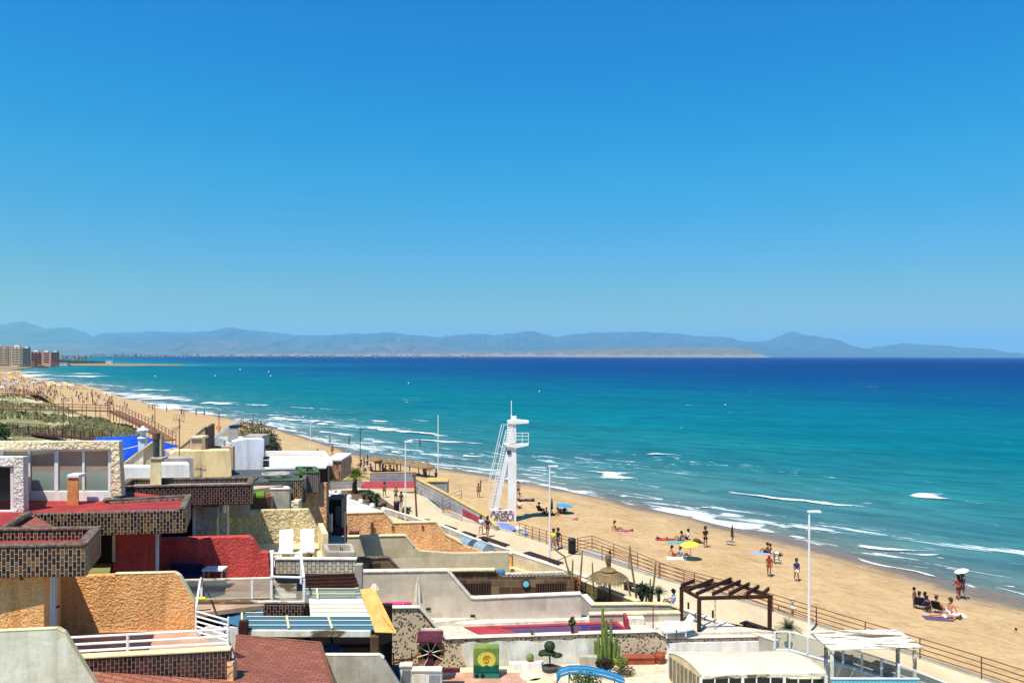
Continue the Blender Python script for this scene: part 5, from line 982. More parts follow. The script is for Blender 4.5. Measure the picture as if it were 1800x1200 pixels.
# white railing and right hand wall
rp_ = [G(1362, 1111, 1.95), G(1388, 1111, 1.95), G(1482, 1137, 1.95), G(1580, 1168, 1.95), G(1680, 1208, 1.95)]
w_ = runwall('boundary_wall', 'cream wall with white capping running down to the bottom right', [p-Ve((0, 0, .9)) for p in rp_], .22, mt('cream_wall', (240, 232, 210), (222, 212, 186), ns=1), 'white_paint')
t = thing('glass_fence', 'white framed clear glass fence on the cream wall beside the promenade', 'fence', rp_[1]-Ve((0, 0, .8)))
b = MB(); g_ = MB()
for p, q in zip(rp_[:-1], rp_[1:]): b.obox(p, q-p, (0, .06, 0), (0, 0, .06)); g_.obox(p-Ve((0, -.03, .8)), q-p, (0, .015, 0), (0, 0, .79))
b.build('top_rail', 'white_paint', t); g_.build('pane', 'glass', t)
for i, px_ in enumerate((0, 1)): MB().cbox(rp_[i]-Ve((0, 0, .8)), .08, .08, .82).build('post', 'white_paint', t)
for u in (.35, .7, 1): MB().cbox(rp_[1].lerp(rp_[2], u)-Ve((0, 0, .8)), .1, .08, .82).build('post', 'white_paint', t)
for u in (.35, .7, 1): MB().cbox(rp_[2].lerp(rp_[3], u)-Ve((0, 0, .8)), .1, .08, .82).build('post', 'white_paint', t)
# pool enclosure
t = thing('pool_enclosure', 'cream domed pool enclosure with louvred side and glass front', 'pool enclosure', G(1300, 1230, 0))
zr = 1.75; fr = [V(1232, 1186, 33.3), V(1452, 1181, 33.3)]; bk = [V(1176, 1148, 36.8), V(1372, 1143, 36.8)]
n_ = 12; prof = []
for k in range(n_+1):
    u = k/n_; hgt = .22*math.sin(math.pi*min(1, u*1.0))**.8; prof.append((u, hgt))
b = MB(); vs = []
for u, hgt in prof:
    a_, c_ = fr[0].lerp(bk[0], u), fr[1].lerp(bk[1], u); vs.append((a_+Ve((0, 0, hgt)), c_+Ve((0, 0, hgt))))
for i in range(n_): b.prism([vs[i][0], vs[i][1], vs[i+1][1], vs[i+1][0]], (0, 0, -.05))
b.build('roof', mt('cream_plastic', (224, 214, 186), (214, 203, 174), ns=.6, rough=.5), t)
b = MB()
for i in range(n_):
    for u in (.0, .25, .5, .75, 1.): b.tube([vs[i][0].lerp(vs[i][1], u)+Ve((0, 0, .01)), vs[i+1][0].lerp(vs[i+1][1], u)+Ve((0, 0, .01))], .018, 4)
b.tube([vs[6][0], vs[6][1]], .03, 4); b.build('seam', mt('seam', (206, 196, 168)), t)
b = MB(); b.prism([Ve((fr[0].x, fr[0].y, 0)), fr[0]]+[v[0] for v in vs[1:-1]]+[bk[0], Ve((bk[0].x, bk[0].y, 0))], (.06, 0, 0)); b.build('side_wall', 'coping_cream', t)
for k in range(8):
    u0, u1 = (k+.12)/8, (k+.78)/8; a_, c_ = fr[0].lerp(bk[0], u0), fr[0].lerp(bk[0], u1); MB().prism([Ve((a_.x-.03, a_.y, .15)), Ve((c_.x-.03, c_.y, .15)), Ve((c_.x-.03, c_.y, c_.z-.12)), Ve((a_.x-.03, a_.y, a_.z-.12))], (.028, 0, 0)).build('louvre', mt('louvre_grey', (150, 142, 120), (120, 112, 94), ns=3), t)
MB().obox(fr[0]+Ve((0, -.02, -.16)), fr[1]-fr[0], (0, .1, 0), (0, 0, .14)).build('front_beam', 'white_worn', t)
MB().obox(Ve((fr[0].x+.05, fr[0].y+.1, 0)), Ve((fr[1].x-fr[0].x-.1, 0, 0)), (0, .02, 0), (0, 0, fr[0].z-.2)).build('front_glass', mt('dark_green_glass', (40, 60, 50), rough=.1, spec=.6), t)
for k in range(10): MB().cbox(fr[0].lerp(fr[1], k/9.)-Ve((0, 0, 1.2)), .05 if k % 3 else .12, .06, 1.05).build('front_post', 'white_paint', t)
MB().obox(Ve((bk[0].x, bk[0].y+.1, 0)), (bk[1].x-bk[0].x, 0, 0), (0, .1, 0), (0, 0, bk[0].z)).build('back_wall', 'white_plaster', t)
# weathered white pergola
t = thing('pergola', 'weathered peeling white pergola roof on four posts beside the promenade', 'pergola', G(1520, 1190, 0)); zp = 2.75
c4 = [G(1460, 1143, zp), G(1623, 1139, zp), G(1578, 1107, zp), G(1421, 1109, zp)]
for k in range(5):
    u0, u1 = k/5, (k+.93)/5; P4 = [c4[0].lerp(c4[3], u0), c4[1].lerp(c4[2], u0), c4[1].lerp(c4[2], u1), c4[0].lerp(c4[3], u1)]; MB().prism([p+Ve((0, 0, .012*(k % 2))) for p in P4], (0, 0, .05)).build('roof_board', 'white_worn', t)
for u in (.02, .98): p, q = c4[0].lerp(c4[1], u), c4[3].lerp(c4[2], u); MB().obox(p-Ve((0, 0, .13)), q-p, (.09, 0, 0), (0, 0, .12)).build('beam', 'white_worn', t)
for p, m_ in ((c4[0]+Ve((.12, .15, 0)), 'white_worn'), (c4[1]+Ve((-.3, .15, 0)), 'white_worn'), (c4[3]+Ve((.45, -.9, 0)), 'white_worn'), (c4[2]+Ve((-.55, -1.1, 0)), 'grey_render')): MB().cbox(Ve((p.x, p.y, 0)), .14, .14, zp-.14).build('post', m_, t)
A, B = X(1462, 32.6), X(1616, 32.6); t = thing('garden_screen', 'turquoise slatted screen at the bottom edge under the white pergola', 'screen', A)
zz = V(1462, 1193, 32.6).z; MB().obox(A+Ve((0, 0, .2)), B-A, (0, .05, 0), (0, 0, zz-.2)).build('panel', 'turquoise', t); MB().obox(A+Ve((-.02, -.03, zz)), B-A+Ve((.04, 0, 0)), (0, .1, 0), (0, 0, .05)).build('cap', 'blue_white', t)
b = MB()
for k in range(24): b.obox(A.lerp(B, k/24)+Ve((0, -.012, .25)), (.015, 0, 0), (0, .01, 0), (0, 0, zz-.3))
b.build('slats', mt('turq_dark', (84, 160, 172)), t)
# pots, palm by the fence
t = thing('potted_palm', 'small green fan palm in a grey pot behind the white glass fence', 'palm', G(1386, 1140, 0)); p = G(1386, 1132, .6); pot(p-Ve((0, 0, .5)), .2, .6, 'tub_grey', t); MB().tube([p, p+Ve((0, 0, .5))], .07).build('trunk', 'bark', t); palmcrown(t, p+Ve((0, 0, .85)), 44, .75, 'leaf_dark', .5, .08)
from mathutils.bvhtree import BVHTree
def bvh(o):
    M = o.matrix_basis; return BVHTree.FromPolygons([M @ v.co for v in o.data.vertices], [tuple(p.vertices) for p in o.data.polygons])
TB = bvh(beach); TD = bvh(bpy.data.objects['dune'])
def S_(px, py, tr=None):            # point on the sand under that line of sight
    x, y = ray(px, py); d = Ve((x/F, 1, -y/F)).normalized(); h = (tr or TB).ray_cast(Ve((0, 0, H)), d)
    return h[0] if h[0] else G(px, py, -1.8)
def down(x, y, tr=None):
    h = (tr or TB).ray_cast(Ve((x, y, 60)), Ve((0, 0, -1))); return h[0].z if h[0] else 0
# ---------------------------------------------------------------- promenade railings, walls
def edge_at(s):
    pts = EDGE; acc = 0
    for p, q in zip(pts[:-1], pts[1:]):
        L_ = (q-p).length
        if acc+L_ >= s: return p.lerp(q, (s-acc)/L_), (q-p).normalized()
        acc += L_
    return pts[-1], (pts[-1]-pts[-2]).normalized()
def near_s(px, py):
    t = G(px, py, 0); best = min(range(0, 1400), key=lambda k: (edge_at(k*.1)[0]-t).length); return best*.1
sA = near_s(1012, 971); t = thing('promenade_railing', 'long brown metal railing along the promenade edge on the right', 'railing', EDGE[0])
pts = [edge_at(s)[0]+Ve((0, 0, .03)) for s in np.linspace(0, sA, 14)]; railing(t, pts, 1.05, (1.05, .78, .52, .26), 'rail_brown', .036, .027, step=2.0)
s1, s2 = near_s(1000, 968), near_s(900, 937); t = thing('promenade_railing', 'brown metal railing on the promenade edge beside the lifeguard tower', 'railing', edge_at(s1)[0])
railing(t, [edge_at(s)[0]+Ve((0, 0, .03)) for s in np.linspace(s1, s2-1, 8)], 1.05, (1.05, .78, .52, .26), 'rail_brown', .034, .025, step=1.7)
# ramp down to the beach and its outer railing
rpts = []; b = MB()
for k in range(9):
    s = sA-k*2.4; p, d = edge_at(s); o_ = Ve((-d.y, d.x, 0)); o_ = o_ if o_.x > 0 else -o_; zz = -.04-1.4*k/8; rpts.append((p+o_*.42+Ve((0, 0, zz)), p+o_*1.9+Ve((0, 0, zz))))
for (a_, c_), (e_, f_) in zip(rpts[:-1], rpts[1:]): b.prism([a_, c_, f_, e_], (0, 0, -.9))
o = b.build('beach_ramp', 'grey_block'); struct(o)
t = thing('ramp_railing', 'brown metal railing on the outer side of the sloping beach ramp', 'railing', rpts[0][1]); railing(t, [edge_at(sA+.2)[0]+Ve((.3, 0, 0))]+[r_[1]-(r_[1]-r_[0])*.05 for r_ in rpts], 1.1, (1.1, .82, .55, .28), 'rail_brown', .034, .026, step=1.8)
# left wall with yellow coping, ramp railing
wl = [G(731, 866, 0), G(785, 893, 0), G(853, 925, 0), G(872, 932, 0)]; hts = [1.55, 1.35, .9, .3]
b = MB(); c = MB()
for i in range(3):
    p, q = wl[i], wl[i+1]; d = (q-p).normalized(); nn = Ve((-d.y, d.x, 0)); nn = nn if nn.x > 0 else -nn; tp, tq = p+Ve((0, 0, hts[i])), q+Ve((0, 0, hts[i+1]))
    b.prism([p, q, tq, tp], nn*.3); c.prism([tp-nn*.06, tq-nn*.06, tq-nn*.06+Ve((0, 0, .1)), tp-nn*.06+Ve((0, 0, .1))], nn*.42)
o = b.build('promenade_wall', 'grey_block'); tag(o, 'grey block wall with yellow coping sloping down toward the lifeguard tower', 'wall'); c.build('coping', mt('coping_yellow', (216, 184, 112), (196, 162, 92), ns=2), o)
p, q = wl[1].lerp(wl[2], .45), wl[1].lerp(wl[2], .95); d = q-p; nn = Ve((d.y, -d.x, 0)).normalized(); nn = nn if nn.x < 0 else -nn
MB().prism([p+nn*.01+Ve((0, 0, .02)), q+nn*.01+Ve((0, 0, .02)), q+nn*.01+Ve((0, 0, .55)), p+nn*.01+Ve((0, 0, .7))], nn*.02).build('painted_patch', 'red_paint', o)
b = MB(); b.prism([G(777, 902, .02), G(812, 915, .02), G(842, 921, .02), G(818, 899, .02)], (0, 0, -.05)); struct(b.build('ramp_floor', 'grey_render'))
t = thing('ramp_railing', 'small triangular metal railing at the head of the ramp by the grey wall', 'railing', G(777, 902, 0)); railing(t, [G(811, 886, 0), G(778, 901, 0)], 1.5, (1.5, 1.1, .7, .35), 'rail_brown', .03, .022)
railing(t, [G(778, 901, 0)+Ve((.1, -.1, 0)), G(812, 915, 0)], .3, (.3,), 'rail_brown', .03, .03)
o = MB().obox(G(748, 872, 0)+Ve((0, .5, -2)), G(785, 872, 0)-G(748, 872, 0), (0, 2.5, 0), (0, 0, 3.5)).build('beach_platform', 'grey_block'); tag(o, 'grey block platform at the beach end of the sloping wall', 'platform'); MB().obox(G(748, 872, 0)+Ve((-.1, .4, 1.5)), G(785, 872, 0)-G(748, 872, 0)+Ve((.2, 0, 0)), (0, 2.7, 0), (0, 0, .1)).build('coping', 'coping_yellow', o)
flat('red_paving', [G(634, 858, .02), G(636, 846, .02), G(731, 846, .02), G(731, 857, .02)], 'red_paint' and MT['red_paint'], e=-.016)
o = runwall('plaza_wall', 'grey rendered plaza wall with tan coping beyond the red paving', [G(650, 846, 0)+Ve((0, 0, 1.0)), G(731, 844, 0)+Ve((0, 0, 1.0))], .3, 'grey_block', 'coping_yellow', base=-.5)
o = runwall('plaza_wall', 'low grey wall behind the young palm tree', [G(574, 861, 0)+Ve((0, 0, 1.0)), G(636, 857, 0)+Ve((0, 0, 1.0))], .3, 'grey_block', 'coping_yellow', base=-.5)
# bike racks
for i, px_ in enumerate((741, 752)):
    p = G(px_, 868+i*4, 0); t = thing('parked_bicycle', ('dark bicycle leaning on the grey promenade wall, farther one', 'dark bicycle leaning on the grey promenade wall, nearer one')[i], 'bicycle', p)
    for dx in (-.5, .5): MB().tube([p+Ve((dx+math.cos(k/12*6.283)*.33, -.3*dx, .34+math.sin(k/12*6.283)*.33)) for k in range(13)], .03, 4).build('wheel', 'black', t)
    MB().tube([p+Ve((-.5, .15, .34)), p+Ve((-.15, .05, .85)), p+Ve((.35, -.1, .85)), p+Ve((.0, 0, .34)), p+Ve((-.15, .05, .85))], .025, 4).build('frame', 'dark_metal', t); MB().tube([p+Ve((.5, -.15, .34)), p+Ve((.35, -.1, .98)), p+Ve((.5, -.1, 1.02))], .02, 4).build('handlebar', 'grey_metal', t); MB().cbox(p+Ve((-.17, .05, .9)), .25, .12, .06).build('saddle', 'black', t)
# white garden balustrade at the end of the row
t = thing('balustrade', 'white stepped garden balustrade with ball finials left of the planting bed', 'balustrade', G(600, 880, 1)); zb = 1.2
tp = [G(572, 864, zb), G(596, 872, zb), G(614, 880, zb), G(634, 888, zb), G(654, 896, zb), G(674, 903, zb)]
b = MB()
for p, q in zip(tp[:-1], tp[1:]):
    d = (q-p).normalized(); nn = Ve((-d.y, d.x, 0)); b.prism([p, q, Ve((q.x, q.y, 0)), Ve((p.x, p.y, 0))], nn*.3); b.prism([p+nn*-.05, q+nn*-.05, q+nn*-.05+Ve((0, 0, .1)), p+nn*-.05+Ve((0, 0, .1))], nn*.45)
b.build('wall', 'white_paint', t)
for p in tp[1:]: MB().cbox(p-Ve((0, 0, .4)), .5, .5, .62).lathe(p+Ve((0, 0, .22)), [(.08, 0), (.2, .1), (.24, .22), (.18, .36), (.05, .42)], 10).build('finial', 'white_paint', t)
flat('white_terrace', [G(573, 880, .9), G(600, 884, .9), G(672, 906, .9), G(676, 918, .9), G(573, 918, .9)], MT['white_plaster'], e=-.9)
flat('planting_bed', [G(578, 872, .12), G(590, 862, .12), G(650, 860, .12), G(668, 872, .12), G(700, 895, .12), G(720, 915, .12), G(690, 905, .12), G(640, 888, .12)], MT['soil'], e=-.12)
# ---------------------------------------------------------------- street furniture
def bench(px, py, L_, label, rz=R(127), z=0):
    p = G(px, py, z); t = thing('street_bench', label, 'bench', p, rz)
    M = wm(t)
    def add(m_, n_, mat): m_.v = [M @ v for v in m_.v]; m_.build(n_, mat, t)
    m_ = MB()
    for k in range(5): m_.box(-L_/2, -.3+.125*k, .4, L_/2, -.3+.125*k+.11, .47)
    add(m_, 'seat', mt('bench_wood', (66, 42, 34), (48, 30, 26), ns=5)); 
    for sx in (-L_*.36, L_*.36): add(MB().box(sx-.12, -.24, 0, sx+.12, .24, .4), 'leg', 'bench_wood')
    return t
for i, (px_, py_, L_, lab) in enumerate(((752, 924, 1.8, 'dark wooden bench farthest along the promenade, half hidden by the peach wall'), (789, 935, 1.9, 'dark wooden bench on the promenade, second from the peach wall'), (823, 947, 1.9, 'dark wooden bench between the walking couple and the glass domes'),
    (868, 960, 3.6, 'long dark wooden bench beside the two glass domes'), (955, 990, 4.0, 'long dark wooden bench at the foot of the middle lamp post'), (1116, 1040, 1.8, 'dark wooden bench behind the agave plants'), (1335, 1116, 2.2, 'dark wooden bench behind the brown pergola'), (1513, 1178, 3.0, 'dark wooden bench seen under the white pergola'), (1600, 1200, 3.6, 'dark plank bench right of the white pergola posts'))): bench(px_, py_, L_, lab)
for i, (px_, py_) in enumerate(((832, 961), (859, 970), (940, 995))):
    p = G(px_, py_, .3); t = thing('glass_dome', ('ribbed glass barrel skylight, upper of the pair by the promenade', 'ribbed glass barrel skylight, lower of the pair by the promenade', 'pale barrel skylight behind the yellow stone wall')[i], 'skylight', p)
    b = MB(); d = Ve((.8, .6, 0)); u_ = Ve((-.6, .8, 0)); P_ = [p+d*(math.cos(math.pi*k/10)*.6)+Ve((0, 0, math.sin(math.pi*k/10)*.6)) for k in range(11)]; b.prism(P_, u_*1.4); b.build('dome', mt('dome_glass', (150, 172, 180), (120, 146, 158), ns=1, rough=.15, spec=.6), t)
    b = MB()
    for j in range(4): b.tube([q+u_*(.02+j*.45)+Ve((0, 0, .0)) for q in P_], .025, 4)
    b.build('rib', 'grey_metal', t); MB().prism([p-d*.7-Ve((0, 0, .3)), p+d*.7-Ve((0, 0, .3)), p+d*.7, p-d*.7], u_*1.5).build('base', 'black', t)
def bin_(px, py, label, h=1.0):
    p = G(px, py, 0); t = thing('litter_bin', label, 'litter bin', p); MB().lathe(p, [(.26, 0), (.28, .05), (.28, h*.78)], 14).build('body', 'black', t); MB().lathe(p+Ve((0, 0, h*.8)), [(.22, 0), (.31, .02), (.31, h*.14), (.24, h*.2)], 14).build('lid', 'dark_metal', t)
bin_(1005, 972, 'black cylindrical litter bin at the head of the beach ramp', 1.2); bin_(697, 905, 'black cylindrical litter bin beside the far white lamp post', 1.35)
p = G(1393, 1082, 0); t = thing('viewing_post', 'short white pedestal by the promenade railing', 'pedestal', p); MB().lathe(p, [(.09, 0), (.07, .35), (.2, .42), (.2, .5), (.07, .55), (.07, .85), (.17, .9), (.17, 1.0)], 10).build('column', 'white_worn', t)
for i, (px_, py_) in enumerate(((1210, 1077), (1253, 1092))):
    p = G(px_, py_, 0); o = MB().cbox(p, .1, .1, .65).build('wooden_bollard', 'dark_wood'); tag(o, ('small dark wooden bollard beside the left pergola post', 'small dark wooden bollard under the middle of the pergola')[i], 'bollard')
def lamp(p, h, mat, label, head=-.9, r=.07, hd=(1, 0, 0), cat='street lamp'):
    t = thing('street_lamp', label, cat, p); MB().lathe(p, [(r*1.6, 0), (r*1.6, .3), (r, .35)], 10).tube([p+Ve((0, 0, .3)), p+Ve((0, 0, h))], [r, r*.75], 10).build('pole', mat, t)
    if head:
        hd = Ve(hd).normalized(); s_ = Ve((-hd.y, hd.x, 0))*.16; q = p+Ve((0, 0, h)); L_ = abs(head)
        MB().prism([q-hd*.1-s_*.5, q+hd*L_-s_, q+hd*L_+s_, q-hd*.1+s_*.5], (0, 0, .09)).build('lamp_head', mat, t)
    return t
def hgt(px, yt, p): return H-(ray(px, yt)[1])*p.y/F-p.z
for px_, yb, yt, m_, hd, z_, lab, r_ in ((1422, 1112, 900, 'white_paint', .62, 0, 'tall white street lamp nearest the camera, right of the brown pergola', .075), (966, 990, 820, 'white_paint', .6, 0, 'tall white street lamp with flat head beside the walking couple', .07),
    (712.5, 945, 777, 'white_paint', -.6, -.2, 'white street lamp beside the litter bin on the plaza', .07), (770, 842, 729, 'white_paint', 0, 0, 'plain white flag pole on the beach platform', .07),
    (633, 847, 755, 'dark_metal', .5, 0, 'dark grey street lamp by the straw parasols', .06), (546, 800, 742, 'white_paint', -.5, 2, 'slim white street lamp behind the white flat roof', .06),
    (445, 800, 730, 'dark_metal', .45, 0, 'dark street lamp behind the pale blue house', .06), (385, 790, 735, 'dark_metal', 0, 0, 'dark post with an orange ring behind the yellow house', .07),
    (272, 800, 713, 'rail_brown', .5, 0, 'brown street lamp standing behind the blue roof', .07), (111, 790, 700, 'rail_brown', .55, 0, 'brown street lamp beside the boardwalk over the dune', .08)):
    p = G(px_, yb, z_); lamp(p, hgt(px_, yt, p), m_, lab, hd, r_)
p = G(385, 790, 0); q = p+Ve((0, 0, hgt(386, 752, p))); o = MB().tube([q+Ve((math.cos(k/12*6.283)*.33, -.15, math.sin(k/12*6.283)*.33)) for k in range(13)], .09, 6).build('life_ring', mt('orange', (236, 110, 40))); tag(o, 'orange life ring hanging on the dark post by the beach', 'life ring')
p = G(733, 918, 0); t = thing('wooden_post', 'leaning brown pole on the plaza with small sign top', 'pole', p); MB().tube([p, p+Ve((-.25, 0, hgt(729, 832, p)))], [.1, .08], 8).build('post', 'old_wood', t); MB().cbox(p+Ve((-.25, -.06, hgt(729, 836, p)-.1)), .35, .05, .3).build('plate', 'rail_brown', t)
# ---------------------------------------------------------------- lifeguard tower
TD_ = 79.0; 
def T(px, py, dy=0): return V(px, py, TD_+dy)
def tx(px, dy=0): return T(px, 600, dy).x
zg = down(tx(900), TD_)-.3
t = thing('lifeguard_tower', 'tall white concrete lifeguard tower with ladder and canopy on the sand', 'lifeguard tower', Ve((tx(898), TD_, zg)))
wp = mt('tower_white', (246, 244, 240), (232, 228, 220), ns=.8, rough=.6)
MB().prism([Ve((tx(893), TD_, zg)), Ve((tx(908), TD_, zg)), T(908, 811), T(907, 742), T(892, 742), T(890.5, 784), T(893, 811)], (0, .8, 0)).build('shaft', wp, t)
MB().prism([Ve((tx(861), TD_+.05, zg+.6)), Ve((tx(873), TD_+.05, zg+.6)), T(894, 806, .05), T(890.5, 790, .05)], (0, .7, 0)).build('raking_leg', wp, t)
bw = MB().obox(Ve((tx(861), TD_-.15, zg)), Ve((tx(903)-tx(861), 0, 0)), (0, 1.1, 0), (0, 0, T(880, 896).z-zg)).build('base_wall', mt('base_pink', (238, 226, 220), (220, 204, 200), ns=1), t)
MB().prism([T(873, 840, .1), T(893, 839, .1), T(893, 842, .1), T(873, 843, .1)], (0, .3, 0)).build('cross_beam', wp, t)
MB().prism([T(891.5, 740, -.15), T(903, 737, -.15), T(929.5, 740, -.15), T(929.5, 744, -.15), T(904, 745.5, -.15), T(892, 745, -.15)], (0, 1.1, 0)).build('canopy', wp, t)
MB().cbox(T(903, 737, .5), .55, .6, .35).build('canopy_box', wp, t); MB().tube([T(899, 740, .4), T(899, 704, .4)], .045, 6).build('mast', wp, t)
MB().prism([T(886, 780.5, -.2), T(929, 780, -.2), T(929, 783, -.2), T(908, 787, -.2), T(890, 784.5, -.2)], (0, 1.5, 0)).build('platform', wp, t)
MB().prism([T(893.5, 779.5, -.15), T(906, 778.5, -.15), T(901, 748, -.15), T(898, 752, -.15)], (0, .1, 0)).build('brace', wp, t)
pr = [T(907, 780, 0), T(929, 780, 0), T(929, 780, 1.25), T(907, 780, 1.25)]; railing(t, pr, 1.12, (1.12, .8, .45), wp, .035, .03, step=.75)
for dy in (0, .7):
    MB().tube([T(862+2, 893, dy), T(896, 746, dy)], .04, 6).build('ladder_rail', wp, t)
b = MB()
for k in range(30): u = k/30; p = T(864, 893, 0).lerp(T(896, 746, 0), u); b.tube([p, p+Ve((0, .7, 0))], .028, 4)
for dx in (.28,):
    for k in range(30): u = k/30; p = T(864, 893, -.02).lerp(T(896, 746, -.02), u); b.tube([p-Ve((.2, 0, 0)), p+Ve((.12, 0, 0))], .028, 4)
b.build('ladder_rungs', wp, t)
MB().tube([T(859.5, 893, 0), T(889.5, 756, 0)], .045, 6).build('ladder_rail', wp, t)
b = MB(); b.tube([T(860, 868, 0), T(859.5, 845, 0), T(882, 745.5, 0), T(896, 747, 0)], .04, 6).tube([T(862.5, 844.5, 0), T(886, 746, 0)], .03, 5).tube([T(859.5, 845, .7), T(882, 745.5, .7)], .04, 6); b.build('safety_cage', wp, t)
for u in (0, .33, .66): p, q = T(859.5, 845).lerp(T(882, 745.5), u), T(870, 845).lerp(T(890, 757), u); MB().tube([p+Ve((0, .7, 0)), p, q], .03, 5).build('cage_hoop', wp, t)
MB().tube([T(895, 795, -.02), T(895, 795, -.06)], .24, 16).build('emblem', mt('emblem_grey', (66, 72, 92)), t)
def text(body, size, p, mat, parent, off=0, name='lettering', rz=0, sx=1):
    cu = bpy.data.curves.new(name, 'FONT'); cu.body = body; cu.size = size; cu.extrude = .004; cu.offset = off; cu.space_character = .92
    to = bpy.data.objects.new(name, cu); col.objects.link(to); bpy.context.view_layer.update(); dg = bpy.context.evaluated_depsgraph_get()
    me = bpy.data.meshes.new_from_object(to.evaluated_get(dg)); bpy.data.objects.remove(to); ob = bpy.data.objects.new(name, me); col.objects.link(ob); me.materials.clear(); me.materials.append(MT[mat]); ob.parent = parent
    ob.matrix_basis = wm(parent).inverted() @ Matrix.Translation(p) @ Matrix.Rotation(rz, 4, 'Z') @ Matrix.Rotation(R(90), 4, 'X') @ Matrix.Diagonal((sx, 1, 1, 1)); return ob
mt('spray_dark', (66, 48, 62), rough=.7); mt('spray_grey', (150, 136, 148), (128, 114, 130), ns=3); mt('spray_red', (130, 66, 74), ns=2)
x0 = tx(861.5); p0 = Ve((x0+.06, TD_-.155, T(880, 916).z+.1))
text('ORESO', 1.12, p0+Ve((0, -.006, 0)), 'spray_dark', bw, .04, 'graffiti_outline', 0, .70); text('ORESO', 1.12, p0+Ve((0, -.02, 0)), 'spray_grey', bw, .0, 'graffiti', 0, .70)
b = MB()
for k, (xx, zz) in enumerate(((.35, .95), (1.0, 1.0), (1.6, .95), (2.1, 1.0))): b.prism([p0+Ve((xx-.2, -.004, zz-.12)), p0+Ve((xx+.2, -.004, zz-.14)), p0+Ve((xx+.02, -.004, zz+.14))], (0, .003, 0))
b.build('graffiti_crown', 'spray_red', bw)
# ---------------------------------------------------------------- boardwalks on the dune
def boardwalk(name, label, cl, w_, mat, step, rail_h=1.0, legs=1.5):
    """cl: 3-D centre line of the deck"""
    t = thing(name, label, 'boardwalk', cl[0]); b = MB()
    for p, q in zip(cl[:-1], cl[1:]):
        d = (q-p); s_ = Ve((-d.y, d.x, 0)).normalized()*w_/2; b.prism([p-s_, q-s_, q+s_, p+s_], (0, 0, -.18))
    b.build('deck', mat, t)
    for sg in (-1, 1):
        line = []
        for i, p in enumerate(cl): d = cl[min(i+1, len(cl)-1)]-cl[max(i-1, 0)]; line.append(p+Ve((-d.y, d.x, 0)).normalized()*w_/2*sg)
        railing(t, line, rail_h, (rail_h, rail_h*.5), mat, .075, .05, step=step, base=-legs)
    return t
P0 = [G(-60, 717.5, 4.6), G(0, 717.5, 4.6), G(100, 719, 4.2), G(196, 721.5, 3.9)]
boardwalk('boardwalk', 'raised brown wooden boardwalk crossing the grassy dune', P0, 2.0, 'boardwalk_wood', 2.9, 1.1, 2.2)
P1 = [P0[-1]+Ve((.6, -.3, 0)), G(250, 745, 2.0), G(298, 773, -.2)]
t = boardwalk('beach_stairs', 'long wooden stairway descending from the boardwalk to the sand', P1, 2.4, 'boardwalk_wood', 1.5, 1.1, 1.2)
boardwalk('boardwalk', 'far short wooden boardwalk at the upper left of the dune', [G(-60, 689.5, 4.9), G(20, 690.5, 4.9), G(61, 694, 4.8)], 2.0, 'boardwalk_wood', 3.2, 1.1, 2.4)
boardwalk('beach_stairs', 'far wooden steps leading down to the crowded beach', [G(63, 695, 4.6), G(86, 710, 1.5)], 2.2, 'boardwalk_dark', 1.5, 1.1, .8)
boardwalk('boardwalk', 'dark brown wooden walkway just above the sunroom roof', [G(2, 757, 2.9), G(60, 761, 2.7), G(120, 766, 2.5), G(185, 773, 2.2)], 2.2, 'boardwalk_dark', 2.0, 1.3, 1.0)
t = thing('shrub', 'green leafy shrub at the left edge above the sunroom', 'shrub', G(0, 790, 1.5)); p = G(2, 786, 1.6); b = MB(); b.leaves(p+Ve((-.6, 0, 2.3)), 2.0, 1.2, 1.5, 1400, .2); b.build('foliage', 'leaf', t); MB().tube([p-Ve((0, 0, .5)), p+Ve((0, 0, 2.3))], .12).build('stem', 'bark', t)
for i, (px_, py_, rx, rz_, n_, lab) in enumerate(((440, 790, 3.4, 2.6, 2600, 'large grey green bush behind the pale blue house'), (470, 797, 1.6, 1.9, 900, 'smaller dark green bush at the corner of the white flat roof'))):
    p = G(px_, py_, 2.0); t = thing('bush', lab, 'bush', p); b = MB(); q = p+Ve((-.4, 2, rz_*.6)); b.leaves(q, rx, 2, rz_, n_, .16); b.leaves(q+Ve((rx*.5, .5, -.8)), rx*.5, 1.2, rz_*.6, n_//3, .16); b.build('foliage', ('scrub', 'leaf_dark')[i], t)
    for k in range(4): MB().tube([Ve((p.x, p.y+2, 0)), q+Ve((random.uniform(-1, 1), 0, .5))], .08, 5).build('branch', 'bark', t)
# palm on the plaza, bed plants
p = G(624, 868, 0); t = thing('palm_tree', 'young date palm with thick dark trunk on the plaza', 'palm tree', p); MB().tube([p, p+Ve((-.05, 0, .8)), p+Ve((0, 0, 1.9))], [.34, .27, .22], 10).build('trunk', 'bark', t); palmcrown(t, p+Ve((0, 0, 2.0)), 100, 1.6, mt('palm_leaf', (150, 156, 70), (104, 120, 50), ns=1.2, rough=.6), .5, .2)
for i, (px_, py_, nn_, h_, sp_, m_, lab) in enumerate(((652, 882, 60, 1.3, 1.0, 'leaf_dark', 'dark green agave in the sandy bed beside the young palm'), (662, 890, 60, 1.5, .8, 'leaf', 'upright grey green agave nearest the balustrade finials'), (675, 897, 40, .9, .5, 'leaf_dark', 'small round bush at the tip of the planting bed'), (716, 908, 44, 1.1, .8, 'scrub', 'dry spiky plant behind the far white lamp post'), (709, 906, 30, .8, .6, 'leaf', 'small green yucca left of the brown pole'),
    (640, 876, 30, .8, .8, 'scrub', 'brown scrubby plant at the back of the planting bed'))): grassy('agave_plant', lab, G(px_, py_, .12), nn_, h_, sp_, m_, wdt=.09)
